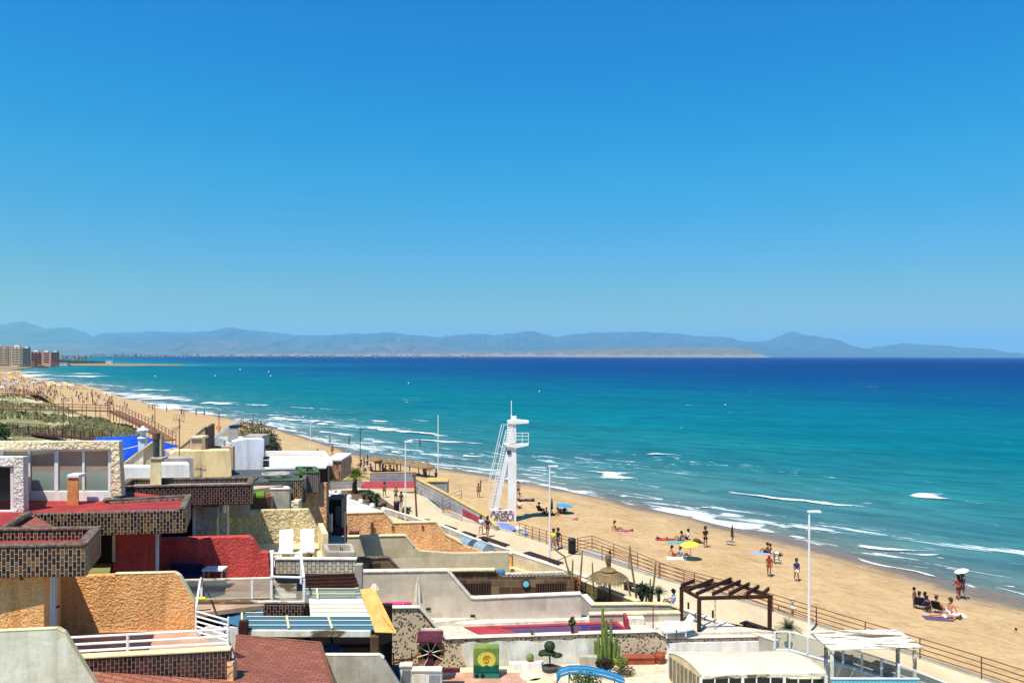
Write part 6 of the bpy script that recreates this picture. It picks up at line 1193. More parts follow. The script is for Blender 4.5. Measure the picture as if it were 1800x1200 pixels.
# lawn yard plants and thatched parasol
p = G(1072, 1062, .3); t = thing('thatched_parasol', 'large straw thatched parasol with tall topknot above the lawn', 'parasol', p); MB().tube([p, p+Ve((0, 0, 3.3))], .06, 8).build('pole', 'dark_wood', t); D = p.y
zc_ = H-(ray(1069, 1002)[1])*D/F; c0 = Ve((p.x-.1, p.y, zc_))
MB().lathe(c0, [(.42, -.08), (.5, .0), (.42, .08), (.16, .16), (.1, .32), (.15, .42), (.2, .75), (.18, .95), (.05, 1.05)], 14).build('topknot', 'thatch', t)
b = MB(); rnd = random.Random(3)
for k in range(1500):
    a = rnd.random()*6.283; dl = rnd.uniform(0, 1); r0 = .15+.5*dl; r1_ = r0+rnd.uniform(.3, .75); r1_ = min(r1_, 1.22)
    f_ = lambda r_: -.04-.10*r_-.20*r_**2.6
    d = Ve((math.cos(a), math.sin(a), 0)); s_ = Ve((-d.y, d.x, 0))*.022; q0 = c0+d*r0+Ve((0, 0, f_(r0)+rnd.uniform(0, .05))); q1 = c0+d*r1_+Ve((0, 0, f_(r1_)+rnd.uniform(0, .05))); q2 = c0+d*(r1_+.06)+Ve((0, 0, f_(r1_)-rnd.uniform(.05, .30)*(r1_/1.1)))
    b.add([q0-s_, q0+s_, q1+s_, q1-s_, q2], [(0, 1, 2, 3), (3, 2, 4)])
b.lathe(c0, [(1.05, -.42), (.8, -.27), (.4, -.12), (.1, -.06)], 18)
b.build('canopy', 'thatch', t)
cactus_col(G(1004, 1046, .3), [(0, 0, 2.3, .1), (.5, 0, 2.9, .2), (-.25, 0, 1.6, .2)], 'cactus_dry', 'column_cactus', 'group of tall thin pale cacti left of the thatched parasol', .06)
t = thing('bare_shrub', 'curved bare branch leaning out from the cactus group', 'shrub', G(1000, 1044, .3)); p = G(1002, 1044, .3); MB().tube([p, p+Ve((-.1, 0, 1.5)), p+Ve((-.35, 0, 2.4)), p+Ve((-.9, 0, 2.8)), p+Ve((-1.2, 0, 3.1))], [.07, .07, .06, .05, .03], 6).build('branch', 'cactus_dry', t)
cactus_col(G(1044, 1050, .5), [(0, 0, 2.2, -.1), (.6, 0, 1.9, .1)], 'cactus_dry', 'column_cactus', 'two thin pale cacti just behind the thatched parasol', .05)
cactus_col(G(1120, 1063, .5), [(0, 0, 3.6, -.45), (.9, .2, 2.6, .25), (-.3, 0, 1.6, -.3), (.7, 0, 1.6, .1), (.55, 0, 1.3, 0)], 'cactus_dry', 'column_cactus', 'tall leaning thin cacti right of the thatched parasol', .06)
for px_, py_, nn_, h_, sp_, m_, lab, z_ in ((1010, 1043, 60, 1.2, .7, mt('leaf_red', (170, 90, 50), (120, 70, 40), ns=2), 'reddish spiky plant by the dark stone wall', .3), (993, 1043, 40, .9, .6, 'leaf', 'green agave beside the reddish plant', .3), (1128, 1060, 70, 1.3, .8, 'leaf_dark', 'dark green agave cluster on the pink stone wall', .6), (1142, 1058, 50, 1.1, .6, 'leaf_dark', 'second dark agave at the end of the pink stone wall', .6)):
    grassy('agave_plant', lab, G(px_, py_, z_), nn_, h_, sp_, m_, wdt=.08)
p = G(1158, 1056, .5); t = thing('potted_palm', 'small bushy palm next to the seated person on the wall', 'palm', p); MB().tube([p, p+Ve((0, 0, .5))], .1).build('trunk', 'bark', t); palmcrown(t, p+Ve((0, 0, .5)), 44, .72, 'leaf', .5, .08)
# ---------------------------------------------------------------- straw parasols on the beach, sign
for i, (px_, yb, yt) in enumerate(((660, 829, 799), (672, 829, 803), (684, 829, 803), (692, 829, 806), (704, 830, 812), (720, 833, 813), (736, 836, 816), (749, 838, 819))):
    p = S_(px_, yb); h_ = max(2.2, hgt(px_, yt, p)); t = thing('straw_parasol', ('leftmost', 'second', 'third', 'fourth', 'fifth', 'sixth', 'seventh', 'rightmost')[i]+' straw parasol, counted from the left, in the row behind the plaza wall', 'parasol', p, 0, 'straw parasols on the beach')
    MB().tube([p, p+Ve((0, 0, h_-.2))], .07, 6).build('pole', 'old_wood', t); b = MB(); b.lathe(p+Ve((0, 0, h_-.75)), [(1.25, 0), (1.1, .14), (.6, .44), (.1, .7)], 14)
    for k in range(40): a = k/40*6.283; q = p+Ve((math.cos(a)*1.24, math.sin(a)*1.24, h_-.73)); b.add([q, q+Ve((-math.sin(a)*.2, math.cos(a)*.2, 0)), q+Ve((0, 0, -.22))], [(0, 1, 2)])
    b.build('canopy', 'thatch', t)
p = S_(755, 838); t = thing('beach_sign', 'white square beach sign on a post by the straw parasols', 'sign', p); MB().tube([p, p+Ve((0, 0, 1.0))], .05, 6).build('post', 'grey_metal', t); MB().cbox(p+Ve((0, 0, .9)), .85, .06, .8).build('panel', 'white_paint', t)
def parasol(p, h, r, mat, label, open_=True, group=None, tilt=0):
    t = thing('beach_parasol', label, 'parasol', p, 0, group)
    if open_:
        q = p+Ve((tilt, 0, h)); MB().tube([p, q], .025, 6).build('pole', 'grey_metal', t); n_ = 16; b = MB(); b.v = [q+Ve((0, 0, .02))]
        for rr, dz in ((.35, -.05), (.7, -.17), (1., -.34)):
            for k in range(n_): a = k/n_*6.283; e_ = 1-.04*(k % 2); b.v.append(q+Ve((math.cos(a)*r*rr*e_+tilt*rr*.2, math.sin(a)*r*rr*e_, dz*r*.9-tilt*math.cos(a)*rr*.7)))
        b.f = [(0, 1+k, 1+(k+1) % n_) for k in range(n_)]+[(1+i*n_+k, 1+(i+1)*n_+k, 1+(i+1)*n_+(k+1) % n_, 1+i*n_+(k+1) % n_) for i in range(2) for k in range(n_)]; b.build('canopy', mat, t)
    else: MB().lathe(p+Ve((0, 0, h*.28)), [(.05, 0), (.13, .1), (.12, h*.35), (.05, h*.68), (.02, h*.74)], 8).build('canopy', mat, t); MB().tube([p, p+Ve((0, 0, h*.4))], .025, 6).build('pole', 'grey_metal', t)
    return t
mt('lime', (222, 240, 70), (206, 228, 50), ns=1); mt('sky_fabric', (70, 160, 220), (50, 130, 200), ns=1); mt('periwinkle', (130, 150, 226), (110, 132, 214), ns=1); mt('fabric_dark', (60, 44, 44)); mt('cream_fabric', (226, 220, 190), ns=1)
parasol(S_(1215, 984), 1.55, .82, 'lime', 'bright lime yellow beach parasol above two seated sunbathers', tilt=-.12)
parasol(S_(990, 902), 1.1, .95, 'sky_fabric', 'light blue beach parasol beside the seated group near the water', tilt=.1)
parasol(S_(878, 937), 1.0, 1.5, 'periwinkle', 'pale violet blue parasol at the foot of the tower wall', tilt=.1)
parasol(S_(1287, 953), 1.7, .5, 'fabric_dark', 'closed dark parasol planted in the open sand', False); parasol(S_(970, 903), 1.75, .5, 'fabric_dark', 'closed dark parasol behind the middle lamp post', False)
parasol(S_(646, 825), 2.3, .5, 'black', 'closed black parasol at the left end of the straw parasols', False)
# ---------------------------------------------------------------- people
def skin(vs, es, rs, root=0, sub=1):
    me = bpy.data.meshes.new('tmp'); me.from_pydata([Ve(v) for v in vs], es, []); ob = bpy.data.objects.new('tmp', me); col.objects.link(ob)
    md = ob.modifiers.new('s', 'SKIN'); md.use_smooth_shade = True
    for i, r_ in enumerate(rs):
        sv = me.skin_vertices[0].data[i]; sv.radius = r_ if isinstance(r_, tuple) else (r_, r_); sv.use_root = (i == root)
    s_ = ob.modifiers.new('d', 'SUBSURF'); s_.levels = sub
    bpy.context.view_layer.update(); dg = bpy.context.evaluated_depsgraph_get(); out = bpy.data.meshes.new_from_object(ob.evaluated_get(dg)); bpy.data.objects.remove(ob)
    for p in out.polygons: p.use_smooth = True
    return out
POSE = {}
def pose(name, hip, torso, head, arms, legs, female=False):
    """joints in metres; facing +y ... mirrored pairs given explicitly"""
    hx, hy, hz_ = hip; V_ = Ve; hp = V_(hip); ch = V_(torso); nk = ch+(ch-hp).normalized()*.16; hd = V_(head)
    vs = [hp, hp.lerp(ch, .5), ch, nk, nk.lerp(hd, .45), hd, hd+(hd-nk).normalized()*.1]; rs = [(.15, .11), (.125, .095), (.16, .105), (.05, .05), (.055, .055), (.085, .1), (.06, .07)]
    es = [(0, 1), (1, 2), (2, 3), (3, 4), (4, 5), (5, 6)]
    face_ = (V_((0, 1, 0))-(hd-nk).normalized()*(hd-nk).normalized().y).normalized() if abs((hd-nk).normalized().y) < .9 else V_((0, 0, 1))
    vs.append(hd+face_*.105); rs.append(.018); es.append((5, 7))
    for sg, (el, wr) in zip((-1, 1), arms):
        sh_ = ch+V_((sg*.17, 0, .05)) if (ch-hp).z > .2 else ch+V_((sg*.17, 0, 0)); o_ = len(vs); wr = V_(wr); el = V_(el); hn = wr+(wr-el).normalized()*.09
        vs += [sh_, el, wr, hn]; rs += [.052, .04, .028, (.035, .016)]; es += [(2, o_), (o_, o_+1), (o_+1, o_+2), (o_+2, o_+3)]
        fd = (wr-el).normalized(); sd = fd.cross(V_((0, 1, .3))).normalized()
        for j in range(5):
            ln = (.045, .07, .078, .072, .055)[j]; of = sd*((-1.9, -1., -.33, .33, 1.)[j]*.02); b0 = len(vs); st = wr+fd*.04 if j == 0 else hn
            vs += [st+of+fd*.01, st+of*1.1+fd*ln*.6+V_((0, .008, 0)), st+of*1.1+fd*ln+V_((0, .022, 0))]; rs += [.009, .008, .006]; es += [(o_+3, b0), (b0, b0+1), (b0+1, b0+2)]
    for sg, (kn, an, to) in zip((-1, 1), legs):
        hj = hp+V_((sg*.09, 0, -.04)); o_ = len(vs); vs += [hj, V_(kn), V_(kn).lerp(V_(an), .35), V_(an), V_(to)]; rs += [.095, .058, .058, .036, (.04, .025)]; es += [(0, o_), (o_, o_+1), (o_+1, o_+2), (o_+2, o_+3), (o_+3, o_+4)]
    body = skin(vs, es, rs)
    shirt = skin([hp.lerp(ch, .15), hp.lerp(ch, .5), ch, nk-(ch-hp).normalized()*.06, ch+V_((-.17, 0, .04)), (ch+V_((-.17, 0, .04))).lerp(V_(arms[0][0]), .6), ch+V_((.17, 0, .04)), (ch+V_((.17, 0, .04))).lerp(V_(arms[1][0]), .6)], [(0, 1), (1, 2), (2, 3), (2, 4), (4, 5), (2, 6), (6, 7)], [(.165, .125), (.15, .115), (.18, .125), .075, .07, .062, .07, .062])
    k0, k1 = V_(legs[0][0]), V_(legs[1][0]); l0, l1 = hp+V_((-.09, 0, -.04)), hp+V_((.09, 0, -.04))
    shorts = skin([hp+(ch-hp)*.12, hp, l0, l0.lerp(k0, .6), l1, l1.lerp(k1, .6)], [(0, 1), (1, 2), (2, 3), (1, 4), (4, 5)], [(.165, .12), (.165, .125), .115, .09, .115, .09])
    up = (hd-nk).normalized(); hair = skin([hd+up*.03-face_*.03, hd+up*.1-face_*.02, hd-face_*.07-up*.03]+([hd-face_*.09-up*.2] if female else []), [(0, 1), (0, 2)]+([(2, 3)] if female else []), [(.1, .11), (.075, .08), .07]+([.05] if female else []))
    POSE[name] = (body, shirt, shorts, hair)
st_l = ((-.1, 0, .5), (-.11, -.02, .07), (-.12, .14, .03)); st_r = ((.1, .02, .5), (.11, 0, .07), (.13, .15, .03))
pose('stand', (0, 0, .93), (0, 0, 1.3), (0, .02, 1.62), (((-.24, 0, 1.1), (-.25, .06, .86)), ((.24, 0, 1.1), (.25, .06, .86))), (st_l, st_r))
pose('stand2', (0, 0, .93), (0, 0, 1.3), (0, .03, 1.61), (((-.25, .02, 1.1), (-.12, .2, 1.28)), ((.25, 0, 1.1), (.14, .2, 1.0))), (st_l, st_r), True)
pose('walk', (0, 0, .92), (0, .03, 1.29), (0, .06, 1.6), (((-.23, -.12, 1.08), (-.22, -.05, .85)), ((.23, .12, 1.08), (.2, .3, .95))), (((-.1, .16, .5), (-.1, .12, .08), (-.1, .27, .03)), ((.1, .02, .5), (.1, -.26, .13), (.1, -.16, .03))), False)
pose('walkf', (0, 0, .92), (0, .03, 1.27), (0, .06, 1.56), (((-.22, .1, 1.06), (-.2, .28, .92)), ((.22, -.12, 1.06), (.22, -.08, .84))), (((-.1, .04, .5), (-.1, -.24, .13), (-.1, -.14, .03)), ((.1, .16, .5), (.1, .13, .08), (.1, .28, .03))), True)
pose('sit', (0, 0, .13), (0, -.12, .5), (0, -.08, .82), (((-.26, -.1, .35), (-.22, .18, .36)), ((.26, -.1, .35), (.22, .18, .36))), (((-.14, .36, .42), (-.13, .52, .06), (-.13, .66, .04)), ((.14, .38, .4), (.13, .56, .06), (.13, .7, .04))), False)
pose('sitf', (0, 0, .13), (0, -.14, .48), (0, -.12, .8), (((-.26, -.3, .28), (-.25, -.34, .06)), ((.26, -.3, .28), (.25, -.34, .06))), (((-.12, .42, .16), (-.1, .8, .07), (-.1, .9, .14)), ((.14, .36, .4), (.13, .58, .06), (.13, .72, .04))), True)
pose('chair', (0, 0, .42), (0, -.16, .78), (0, -.16, 1.1), (((-.26, -.1, .6), (-.24, .16, .58)), ((.26, -.1, .6), (.24, .16, .58))), (((-.12, .42, .46), (-.12, .5, .07), (-.12, .64, .04)), ((.12, .42, .46), (.12, .5, .07), (.12, .64, .04))), False)
pose('lie', (0, 0, .13), (0, -.38, .14), (0, -.7, .17), (((-.32, -.3, .07), (-.38, -.05, .06)), ((.32, -.3, .07), (.38, -.05, .06))), (((-.12, .42, .12), (-.14, .84, .08), (-.15, .92, .16)), ((.12, .42, .12), (.14, .84, .08), (.15, .92, .16))), True)
pose('bend', (0, 0, .9), (0, .28, 1.0), (0, .55, .85), (((-.22, .38, .75), (-.16, .42, .48)), ((.22, .38, .75), (.16, .42, .48))), (st_l, st_r), False)
SK = [mt('skin_a', (186, 128, 98), (172, 114, 84), ns=3, rough=.6), mt('skin_b', (146, 100, 78), rough=.6), mt('skin_c', (206, 150, 122), rough=.6)]
CL = {k: mt('cloth_'+k, c_, rough=.85) for k, c_ in dict(black=(30, 30, 34), white=(232, 230, 226), red=(164, 50, 50), blue=(34, 52, 130), navy=(28, 34, 62), teal=(90, 160, 166), yellow=(222, 220, 70), pink=(206, 150, 148), grey=(110, 112, 118), brown=(96, 60, 44), olive=(110, 116, 70), lightblue=(130, 170, 214), purple=(90, 78, 104)).items()}
HR = [mt('hair_dark', (40, 28, 22)), mt('hair_brown', (92, 62, 42)), mt('hair_fair', (150, 118, 80))]
def setm(o, m_):
    if not o.data.materials: o.data.materials.append(None)
    o.material_slots[0].link = 'OBJECT'; o.material_slots[0].material = m_
def person(p, ps, label, top=None, bot='navy', sk=0, hr=0, rz=0, s=1.0, group=None):
    body, shirt, shorts, hair = POSE[ps]; o = bpy.data.objects.new('person', body); col.objects.link(o); o.location = p; o.rotation_euler = (0, 0, rz); o.scale = (s, s, s); setm(o, SK[sk]); tag(o, label, 'person', group)
    for nm, me, m_ in (('shirt', shirt, CL.get(top)), ('shorts', shorts, CL.get(bot)), ('hair', hair, HR[hr])):
        if m_ is None: continue
        c_ = bpy.data.objects.new(nm, me); col.objects.link(c_); c_.parent = o; setm(c_, m_)
    return o
PP = [  # px, foot y, surface, pose, top, bottom, skin, hair, facing deg, scale, label
 (579, 866, 0, 'walk', 'black', 'black', 0, 0, 100, 1, 'person in dark shirt and shorts walking behind the white balustrade'),
 (676, 874, 0, 'walkf', None, 'brown', 1, 0, 170, 1, 'person in brown swimwear walking alone across the plaza'),
 (696, 884, 0, 'stand2', 'grey', 'navy', 0, 2, 170, 1.05, 'person in blue grey shirt carrying a bag behind the far litter bin'),
 (705, 893, 0, 'walkf', 'brown', 'brown', 1, 0, 200, 1, 'person in brown swimsuit beside the far white lamp post'),
 (845, 940, 0, 'walkf', 'white', 'white', 0, 1, -20, 1.0, 'person in white clothes walking on the promenade by the graffiti wall'),
 (857, 944, 0, 'walk', 'black', 'red', 1, 0, -15, 1.05, 'person in black shirt and dark red shorts walking beside the white clad walker'),
 (973, 967, 0, 'walkf', 'yellow', 'grey', 1, 0, 150, 1.02, 'person in yellow top walking past the middle lamp post'),
 (981, 965, 0, 'walk', 'navy', 'purple', 1, 0, 150, .98, 'person in dark blue clothes walking beside the yellow topped walker'),
 (841, 874, 1, 'walkf', None, 'red', 1, 0, 180, 1, 'person in red swimwear carrying a closed parasol left of the tower'),
 (911, 872, 1, 'stand', None, 'black', 0, 1, 180, 1.05, 'bare chested person in black shorts standing right of the tower shaft'),
 (912, 880, 1, 'sit', None, 'navy', 0, 1, 100, 1, 'person sitting on the sand directly right of the tower shaft'),
 (913, 893, 1, 'sit', 'white', 'black', 0, 0, 150, 1, 'person in white shirt sitting low near the tower base'),
 (927, 879, 1, 'lie', None, 'navy', 1, 0, 90, 1, 'person lying on a dark towel right of the lifeguard tower'),
 (950, 902, 1, 'chair', None, 'black', 1, 0, -60, 1, 'person in a low beach chair left of the middle lamp post'),
 (959, 904, 1, 'sit', None, 'brown', 1, 0, 60, .8, 'small person sitting between the beach chair and the lamp post'),
 (972, 906, 1, 'sitf', None, 'black', 1, 0, -80, 1, 'person in black swimwear sitting just right of the lamp post'),
 (982, 901, 1, 'sit', None, 'grey', 0, 1, -60, 1, 'person sitting at the left edge of the blue parasol'),
 (992, 902, 1, 'sitf', 'black', 'black', 1, 0, 10, 1, 'person in black sitting under the light blue parasol'),
 (1083, 932, 1, 'sitf', None, 'olive', 0, 1, -90, 1.05, 'person sitting upright with a companion lying to the right on empty sand'),
 (1098, 934, 1, 'lie', None, 'grey', 0, 1, 100, 1, 'person lying on the sand next to the lone seated sunbather'),
 (1170, 947, 1, 'lie', None, 'red', 2, 1, -95, 1, 'person in red swimwear lying at the left of the towel group'),
 (1195, 950, 1, 'sitf', None, 'red', 1, 0, 60, 1, 'person in red swimwear sitting on the towels behind the lime parasol'),
 (1208, 948, 1, 'sit', 'white', 'navy', 1, 0, 80, 1.05, 'person in white shirt sitting on the towels behind the lime parasol'),
 (1184, 977, 1, 'sitf', None, 'red', 0, 0, -80, 1, 'leftmost seated sunbather beside the lime parasol'),
 (1199, 979, 1, 'sitf', 'lightblue', 'white', 0, 1, -80, 1, 'seated sunbather in pale blue next to the lime parasol pole'),
 (1240, 962, 1, 'stand2', 'black', 'black', 1, 0, -170, 1.08, 'person in black shirt and shorts standing on the sand holding a phone'),
 (1347, 972, 1, 'sit', 'navy', 'navy', 1, 0, 60, 1, 'person in navy sitting on towels behind the walker in red'),
 (1352, 973, 1, 'sit', None, 'purple', 1, 0, 40, .95, 'person in purple swimwear sitting behind the walker in red'),
 (1352, 1013, 1, 'walk', 'red', 'red', 1, 0, 160, 1.03, 'person in red shirt and hat walking on the sand with a bag'),
 (1361, 990, 1, 'bend', 'white', 'grey', 1, 0, -100, .9, 'person in white bending down behind the walker in red'),
 (1400, 1021, 1, 'walk', 'blue', 'white', 1, 0, 170, 1.0, 'person in blue shirt and white trousers walking on the sand'),
 (1607, 1068, 1, 'stand', None, 'teal', 1, 0, -150, .8, 'child in turquoise shorts standing beside the seated group'),
 (1617, 1070, 1, 'chair', 'navy', 'navy', 1, 0, -40, 1, 'person in navy in the leftmost low chair of the seated group'),
 (1627, 1071, 1, 'chair', 'lightblue', 'navy', 1, 0, -40, 1, 'person in light blue shirt in the second low chair of the group'),
 (1630, 1076, 1, 'chair', 'navy', 'navy', 1, 0, -40, .95, 'person in navy in front of the light blue shirt'),
 (1648, 1077, 1, 'chair', None, 'black', 0, 1, -50, 1, 'person in black swimwear in the right hand chair of the group'),
 (1668, 1078, 1, 'sitf', None, 'white', 0, 1, 110, 1.1, 'person in white swimwear sitting at the right of the group'),
 (1664, 1086, 1, 'lie', None, 'white', 0, 1, 80, 1.1, 'person in white swimwear lying in front of the seated group'),
 (1685, 1053, 1, 'walkf', 'red', 'brown', 1, 0, 0, 1.05, 'person in dark red walking by the water under the white parasol'),
 (1692, 1053, 1, 'walk', 'navy', 'navy', 1, 0, 10, 1.08, 'person in navy walking by the water carrying a white parasol'),
 (584, 800, 1, 'stand', None, 'brown', 1, 0, 20, 1.1, 'person standing alone on the sand behind the white flat roof'),
 (558, 799, 1, 'sit', None, 'brown', 1, 0, 20, 1, 'person sitting alone on the sand left of the standing one'),
]
HP = 1
for px_, py_, sf, ps, tp_, bt, sk_, hr_, fd, s_, lab in PP:
    p = S_(px_, py_) if sf else G(px_, py_, .004); person(p, ps, lab, tp_, bt, sk_, hr_, R(fd), s_)
person(G(1181, 1064, .78), 'sit', 'person with black hair in pale blue shirt sitting on the pink stone wall', 'lightblue', 'white', 1, 0, R(100), 1)
for px_, py_, lab in ((614, 784, 'dark bather standing in the shallow water near the shore'), (580, 782, 'bather crouching in the surf behind the white roof'), (738, 786, 'bather walking in the surf above the straw parasols')): person(G(px_, py_, SZ-.25), 'walk', lab, 'black' if px_ != 580 else None, 'black', 1, 0, R(80), 1.05)
# extras for people
p = S_(1692, 1053); parasol(p+Ve((.1, -.1, .75)), 1.5, .48, 'cream_fabric', 'white parasol held above the couple by the water', tilt=-.2)
p = S_(841, 874); o = MB().tube([p+Ve((.25, 0, .7)), p+Ve((.28, 0, 2.1))], [.05, .07], 6).build('folded_parasol', 'fabric_dark'); tag(o, 'folded dark parasol carried upright by the walker left of the tower', 'parasol')
p = S_(1352, 1013); o = MB().blob(p+Ve((-.05, -.02, 1.72)), .22, .22, .1, .05).build('sun_hat', 'cloth_pink'); tag(o, 'pinkish sun hat on the walker in red', 'hat')
def chair_(p, rz, label, mat):
    t = thing('beach_chair', label, 'beach chair', p, rz); M = wm(t)
    def add(m_, n_, mat_): m_.v = [M @ v for v in m_.v]; m_.build(n_, mat_, t)
    add(MB().box(-.27, -.2, .3, .27, .28, .33), 'seat', mat); add(MB().obox((-.27, -.2, .33), (.54, 0, 0), (0, -.25, .55), (0, .03, .01)), 'backrest', mat)
    for sx in (-.28, .26):
        for sy in (-.25, .25): add(MB().box(sx, sy, 0, sx+.025, sy+.025, .32), 'leg', 'grey_metal')
for px_, py_, rz_, m_, lab in ((950, 902, -60, 'cloth_black', 'low dark beach chair left of the middle lamp post'), (1617, 1070, -40, 'cloth_navy', 'low navy beach chair, leftmost in the seated group'), (1627, 1071, -40, 'cloth_blue', 'low blue beach chair, second in the seated group'), (1648, 1077, -50, 'cloth_black', 'low black beach chair, right one in the seated group'), (1282, 957, 60, 'cloth_grey', 'empty grey beach chair beside the closed dark parasol'), (1366, 989, -100, 'cloth_white', 'small white beach chair behind the walker in red')): chair_(S_(px_, py_), R(rz_), lab, m_)
for px_, py_, rz_, m_, lab in ((927, 880, 90, 'cloth_navy', 'dark towel right of the lifeguard tower'), (1190, 953, 90, 'cloth_teal', 'teal towel behind the lime parasol'), (1207, 953, 80, 'cloth_grey', 'grey towel behind the lime parasol'), (1168, 948, 95, 'cloth_red', 'red towel under the leftmost sunbather of the towel group'), (1336, 972, 80, 'cloth_lightblue', 'pale blue towel left of the navy seated sunbather'), (1358, 973, 80, 'cloth_olive', 'olive towel right of the purple seated sunbather'), (1190, 981, 90, 'cloth_white', 'white towel under the pair beside the lime parasol'), (1648, 1087, 80, 'cloth_purple', 'purple towel in front of the seated group'), (1672, 1080, 80, 'cloth_white', 'white towel at the right of the seated group'), (1096, 935, 100, 'cloth_pink', 'pale pink towel beside the lone seated sunbather'), (1220, 953, 90, 'cloth_brown', 'brown towel at the right end of the towel group')):
    p = S_(px_, py_); o = MB().cbox(p+Ve((0, 0, .0)), 1.7, .85, .035, R(rz_-90)).build('beach_towel', m_); tag(o, lab, 'towel')
for px_, py_, m_, lab in ((900, 934, 'cloth_olive', 'olive green beach bag pile by the railing below the tower'), (912, 932, 'cloth_white', 'white beach bag pile by the railing below the tower'), (893, 934, 'cloth_pink', 'pink beach bag beside the violet parasol'), (922, 940, 'cloth_lightblue', 'pale blue inflatable lying behind the railing'), (1225, 954, 'cloth_brown', 'brown bag on the towel group'), (967, 906, 'cloth_black', 'black bag at the middle lamp post'), (1010, 913, 'cloth_pink', 'small pink object on the sand right of the blue parasol'), (1786, 1110, 'cloth_black', 'small dark object lying near the right edge of the sand')):
    p = S_(px_, py_); o = MB().blob(p+Ve((0, 0, .18)), .38 if py_ != 1110 else .08, .3 if py_ != 1110 else .08, .25 if py_ != 1110 else .08, .3, 3).build('beach_bag', m_); tag(o, lab, 'bag')
# distant bathers and the crowd at the far left
rnd = random.Random(11); cnt = 0; cols = ['black', 'navy', 'red', 'grey', 'brown', 'white', 'purple', 'lightblue', 'pink', None, None]
spots = [(219, 715), (223, 719), (262, 722), (268, 722), (293, 724), (319, 731), (323, 732), (345, 731), (359, 732), (385, 737), (187, 698), (152, 706), (127, 710), (108, 709), (268, 742), (640, 828), (652, 827), (668, 829), (674, 828), (679, 830), (688, 829), (698, 829), (745, 838), (747, 836), (767, 838), (616, 815), (634, 820), (641, 816)]
for px_, py_ in spots:
    cnt += 1; ps_ = rnd.choice(['walk', 'stand', 'walkf', 'stand2']) if px_ < 600 else rnd.choice(['sit', 'stand', 'sit', 'sitf']); tp_, bt_ = rnd.choice(cols), rnd.choice(cols[:9])
    person(S_(px_, py_), ps_, ('distant beachgoer walking by the water in ' if px_ < 600 else 'beachgoer by the straw parasols in ')+(tp_+' shirt and ' if tp_ else '')+bt_+' shorts'+(', seated' if 'sit' in ps_ else ''), tp_, bt_, 1, 0, rnd.uniform(0, 6.28), 1.1, 'distant beachgoers along the sand')
while cnt < 235:
    px_ = rnd.uniform(-5, 205); yl = 650+px_*.19 if px_ < 40 else 664+(px_-40)*.22; yu = 688+px_*.16; py_ = rnd.uniform(yl, yu)
    if px_ > 100 and rnd.random() < .6: continue
    p = S_(px_, py_); cnt += 1; ps_ = rnd.choice(['walk', 'stand', 'sit', 'sit', 'stand2']); tp_, bt_ = rnd.choice(cols), rnd.choice(cols[:9])
    person(p, ps_, 'tiny '+('seated' if ps_ == 'sit' else 'upright')+' figure in the far left crowd, '+(tp_+' top, ' if tp_ else 'bare chest, ')+bt_+' shorts', tp_, bt_, rnd.choice([0, 1, 2]), 0, rnd.uniform(0, 6.28), 1.15, 'crowd on the far left beach')
proto = []
for k, m_ in enumerate(('cloth_white', 'cloth_red', 'cloth_blue', 'cloth_pink', 'cloth_yellow', 'cloth_lightblue', 'cloth_grey')):
    proto.append(parasol(Ve((0, 0, 0)), 2.0, 1.3, m_, 'tiny open '+m_[6:].replace('lightblue', 'light blue')+' parasol in the crowd at the far left of the beach', True, 'parasols in the far left crowd'))
for k in range(75):
    px_ = rnd.uniform(-5, 150); yl = 652+px_*.17 if px_ < 40 else 662+(px_-40)*.2; py_ = rnd.uniform(yl, 686-px_*.02); q = proto[k % 7]; c_ = q if k < 7 else copy_tree(q); c_.location = S_(px_, py_)
# ---------------------------------------------------------------- buoys
for px_, py_, lab in ((718, 674, 'white buoy on open water left of the tower mast'), (1275, 712, 'rightmost white buoy, alone on open water'), (948, 688, 'white buoy just right of the tower mast'), (422, 650, 'farthest small white buoy off the far beach'), (472, 654, 'upper of two close white buoys far offshore'), (476, 661, 'lower of two close white buoys far offshore'), (378, 661, 'white buoy left of the close pair'), (273, 662, 'leftmost small white buoy')):
    p = G(px_, py_, SZ); r_ = p.y*.0008; o = MB().lathe(p-Ve((0, 0, r_*.4)), [(r_*.6, 0), (r_, r_*.7), (r_*.7, r_*1.6), (r_*.2, r_*2.4)], 8).build('buoy', 'white_paint'); tag(o, lab, 'buoy', 'buoys marking the bathing area')
# ---------------------------------------------------------------- far town
def block(px0, px1, yt, yb, D, mat, label, floors, cols_, bal=None):
    p, q = X(px0, D), X(px1, D); zt = V(px0, yt, D).z; t = thing('apartment_building', label, 'apartment building', p); MB().obox(p+Ve((0, 0, -2)), q-p, SKEW*(q-p).length, (0, 0, zt+2)).build('walls', mat, t)
    zb = V(px0, yb, D).z; fh = (zt-zb)/floors; w_ = (q-p).length
    for i in range(floors):
        if bal: MB().obox(p+Ve((w_*.06, -1.2, zb+fh*i+.1)), (w_*.88, 0, 0), (0, 1.2, 0), (0, 0, fh*.34)).build('balcony', bal, t)
        for j in range(cols_): MB().obox(p+Ve((w_*(j+.2)/cols_, -.1, zb+fh*(i+.36))), (w_/cols_*.6, 0, 0), (0, .09, 0), (0, 0, fh*.46)).build('window', 'dark_glass', t)
    MB().obox(p+Ve((w_*.2, 2, zt)), (w_*.4, 0, 0), (0, 5, 0), (0, 0, 2.6)).build('roof_house', 'white_plaster', t)
mt('b_pink', (196, 150, 134), ns=1); mt('b_cream', (206, 190, 160)); mt('b_blue', (84, 86, 104)); mt('b_red', (140, 92, 84)); mt('b_salmon', (204, 152, 126)); mt('b_dark', (112, 80, 78))
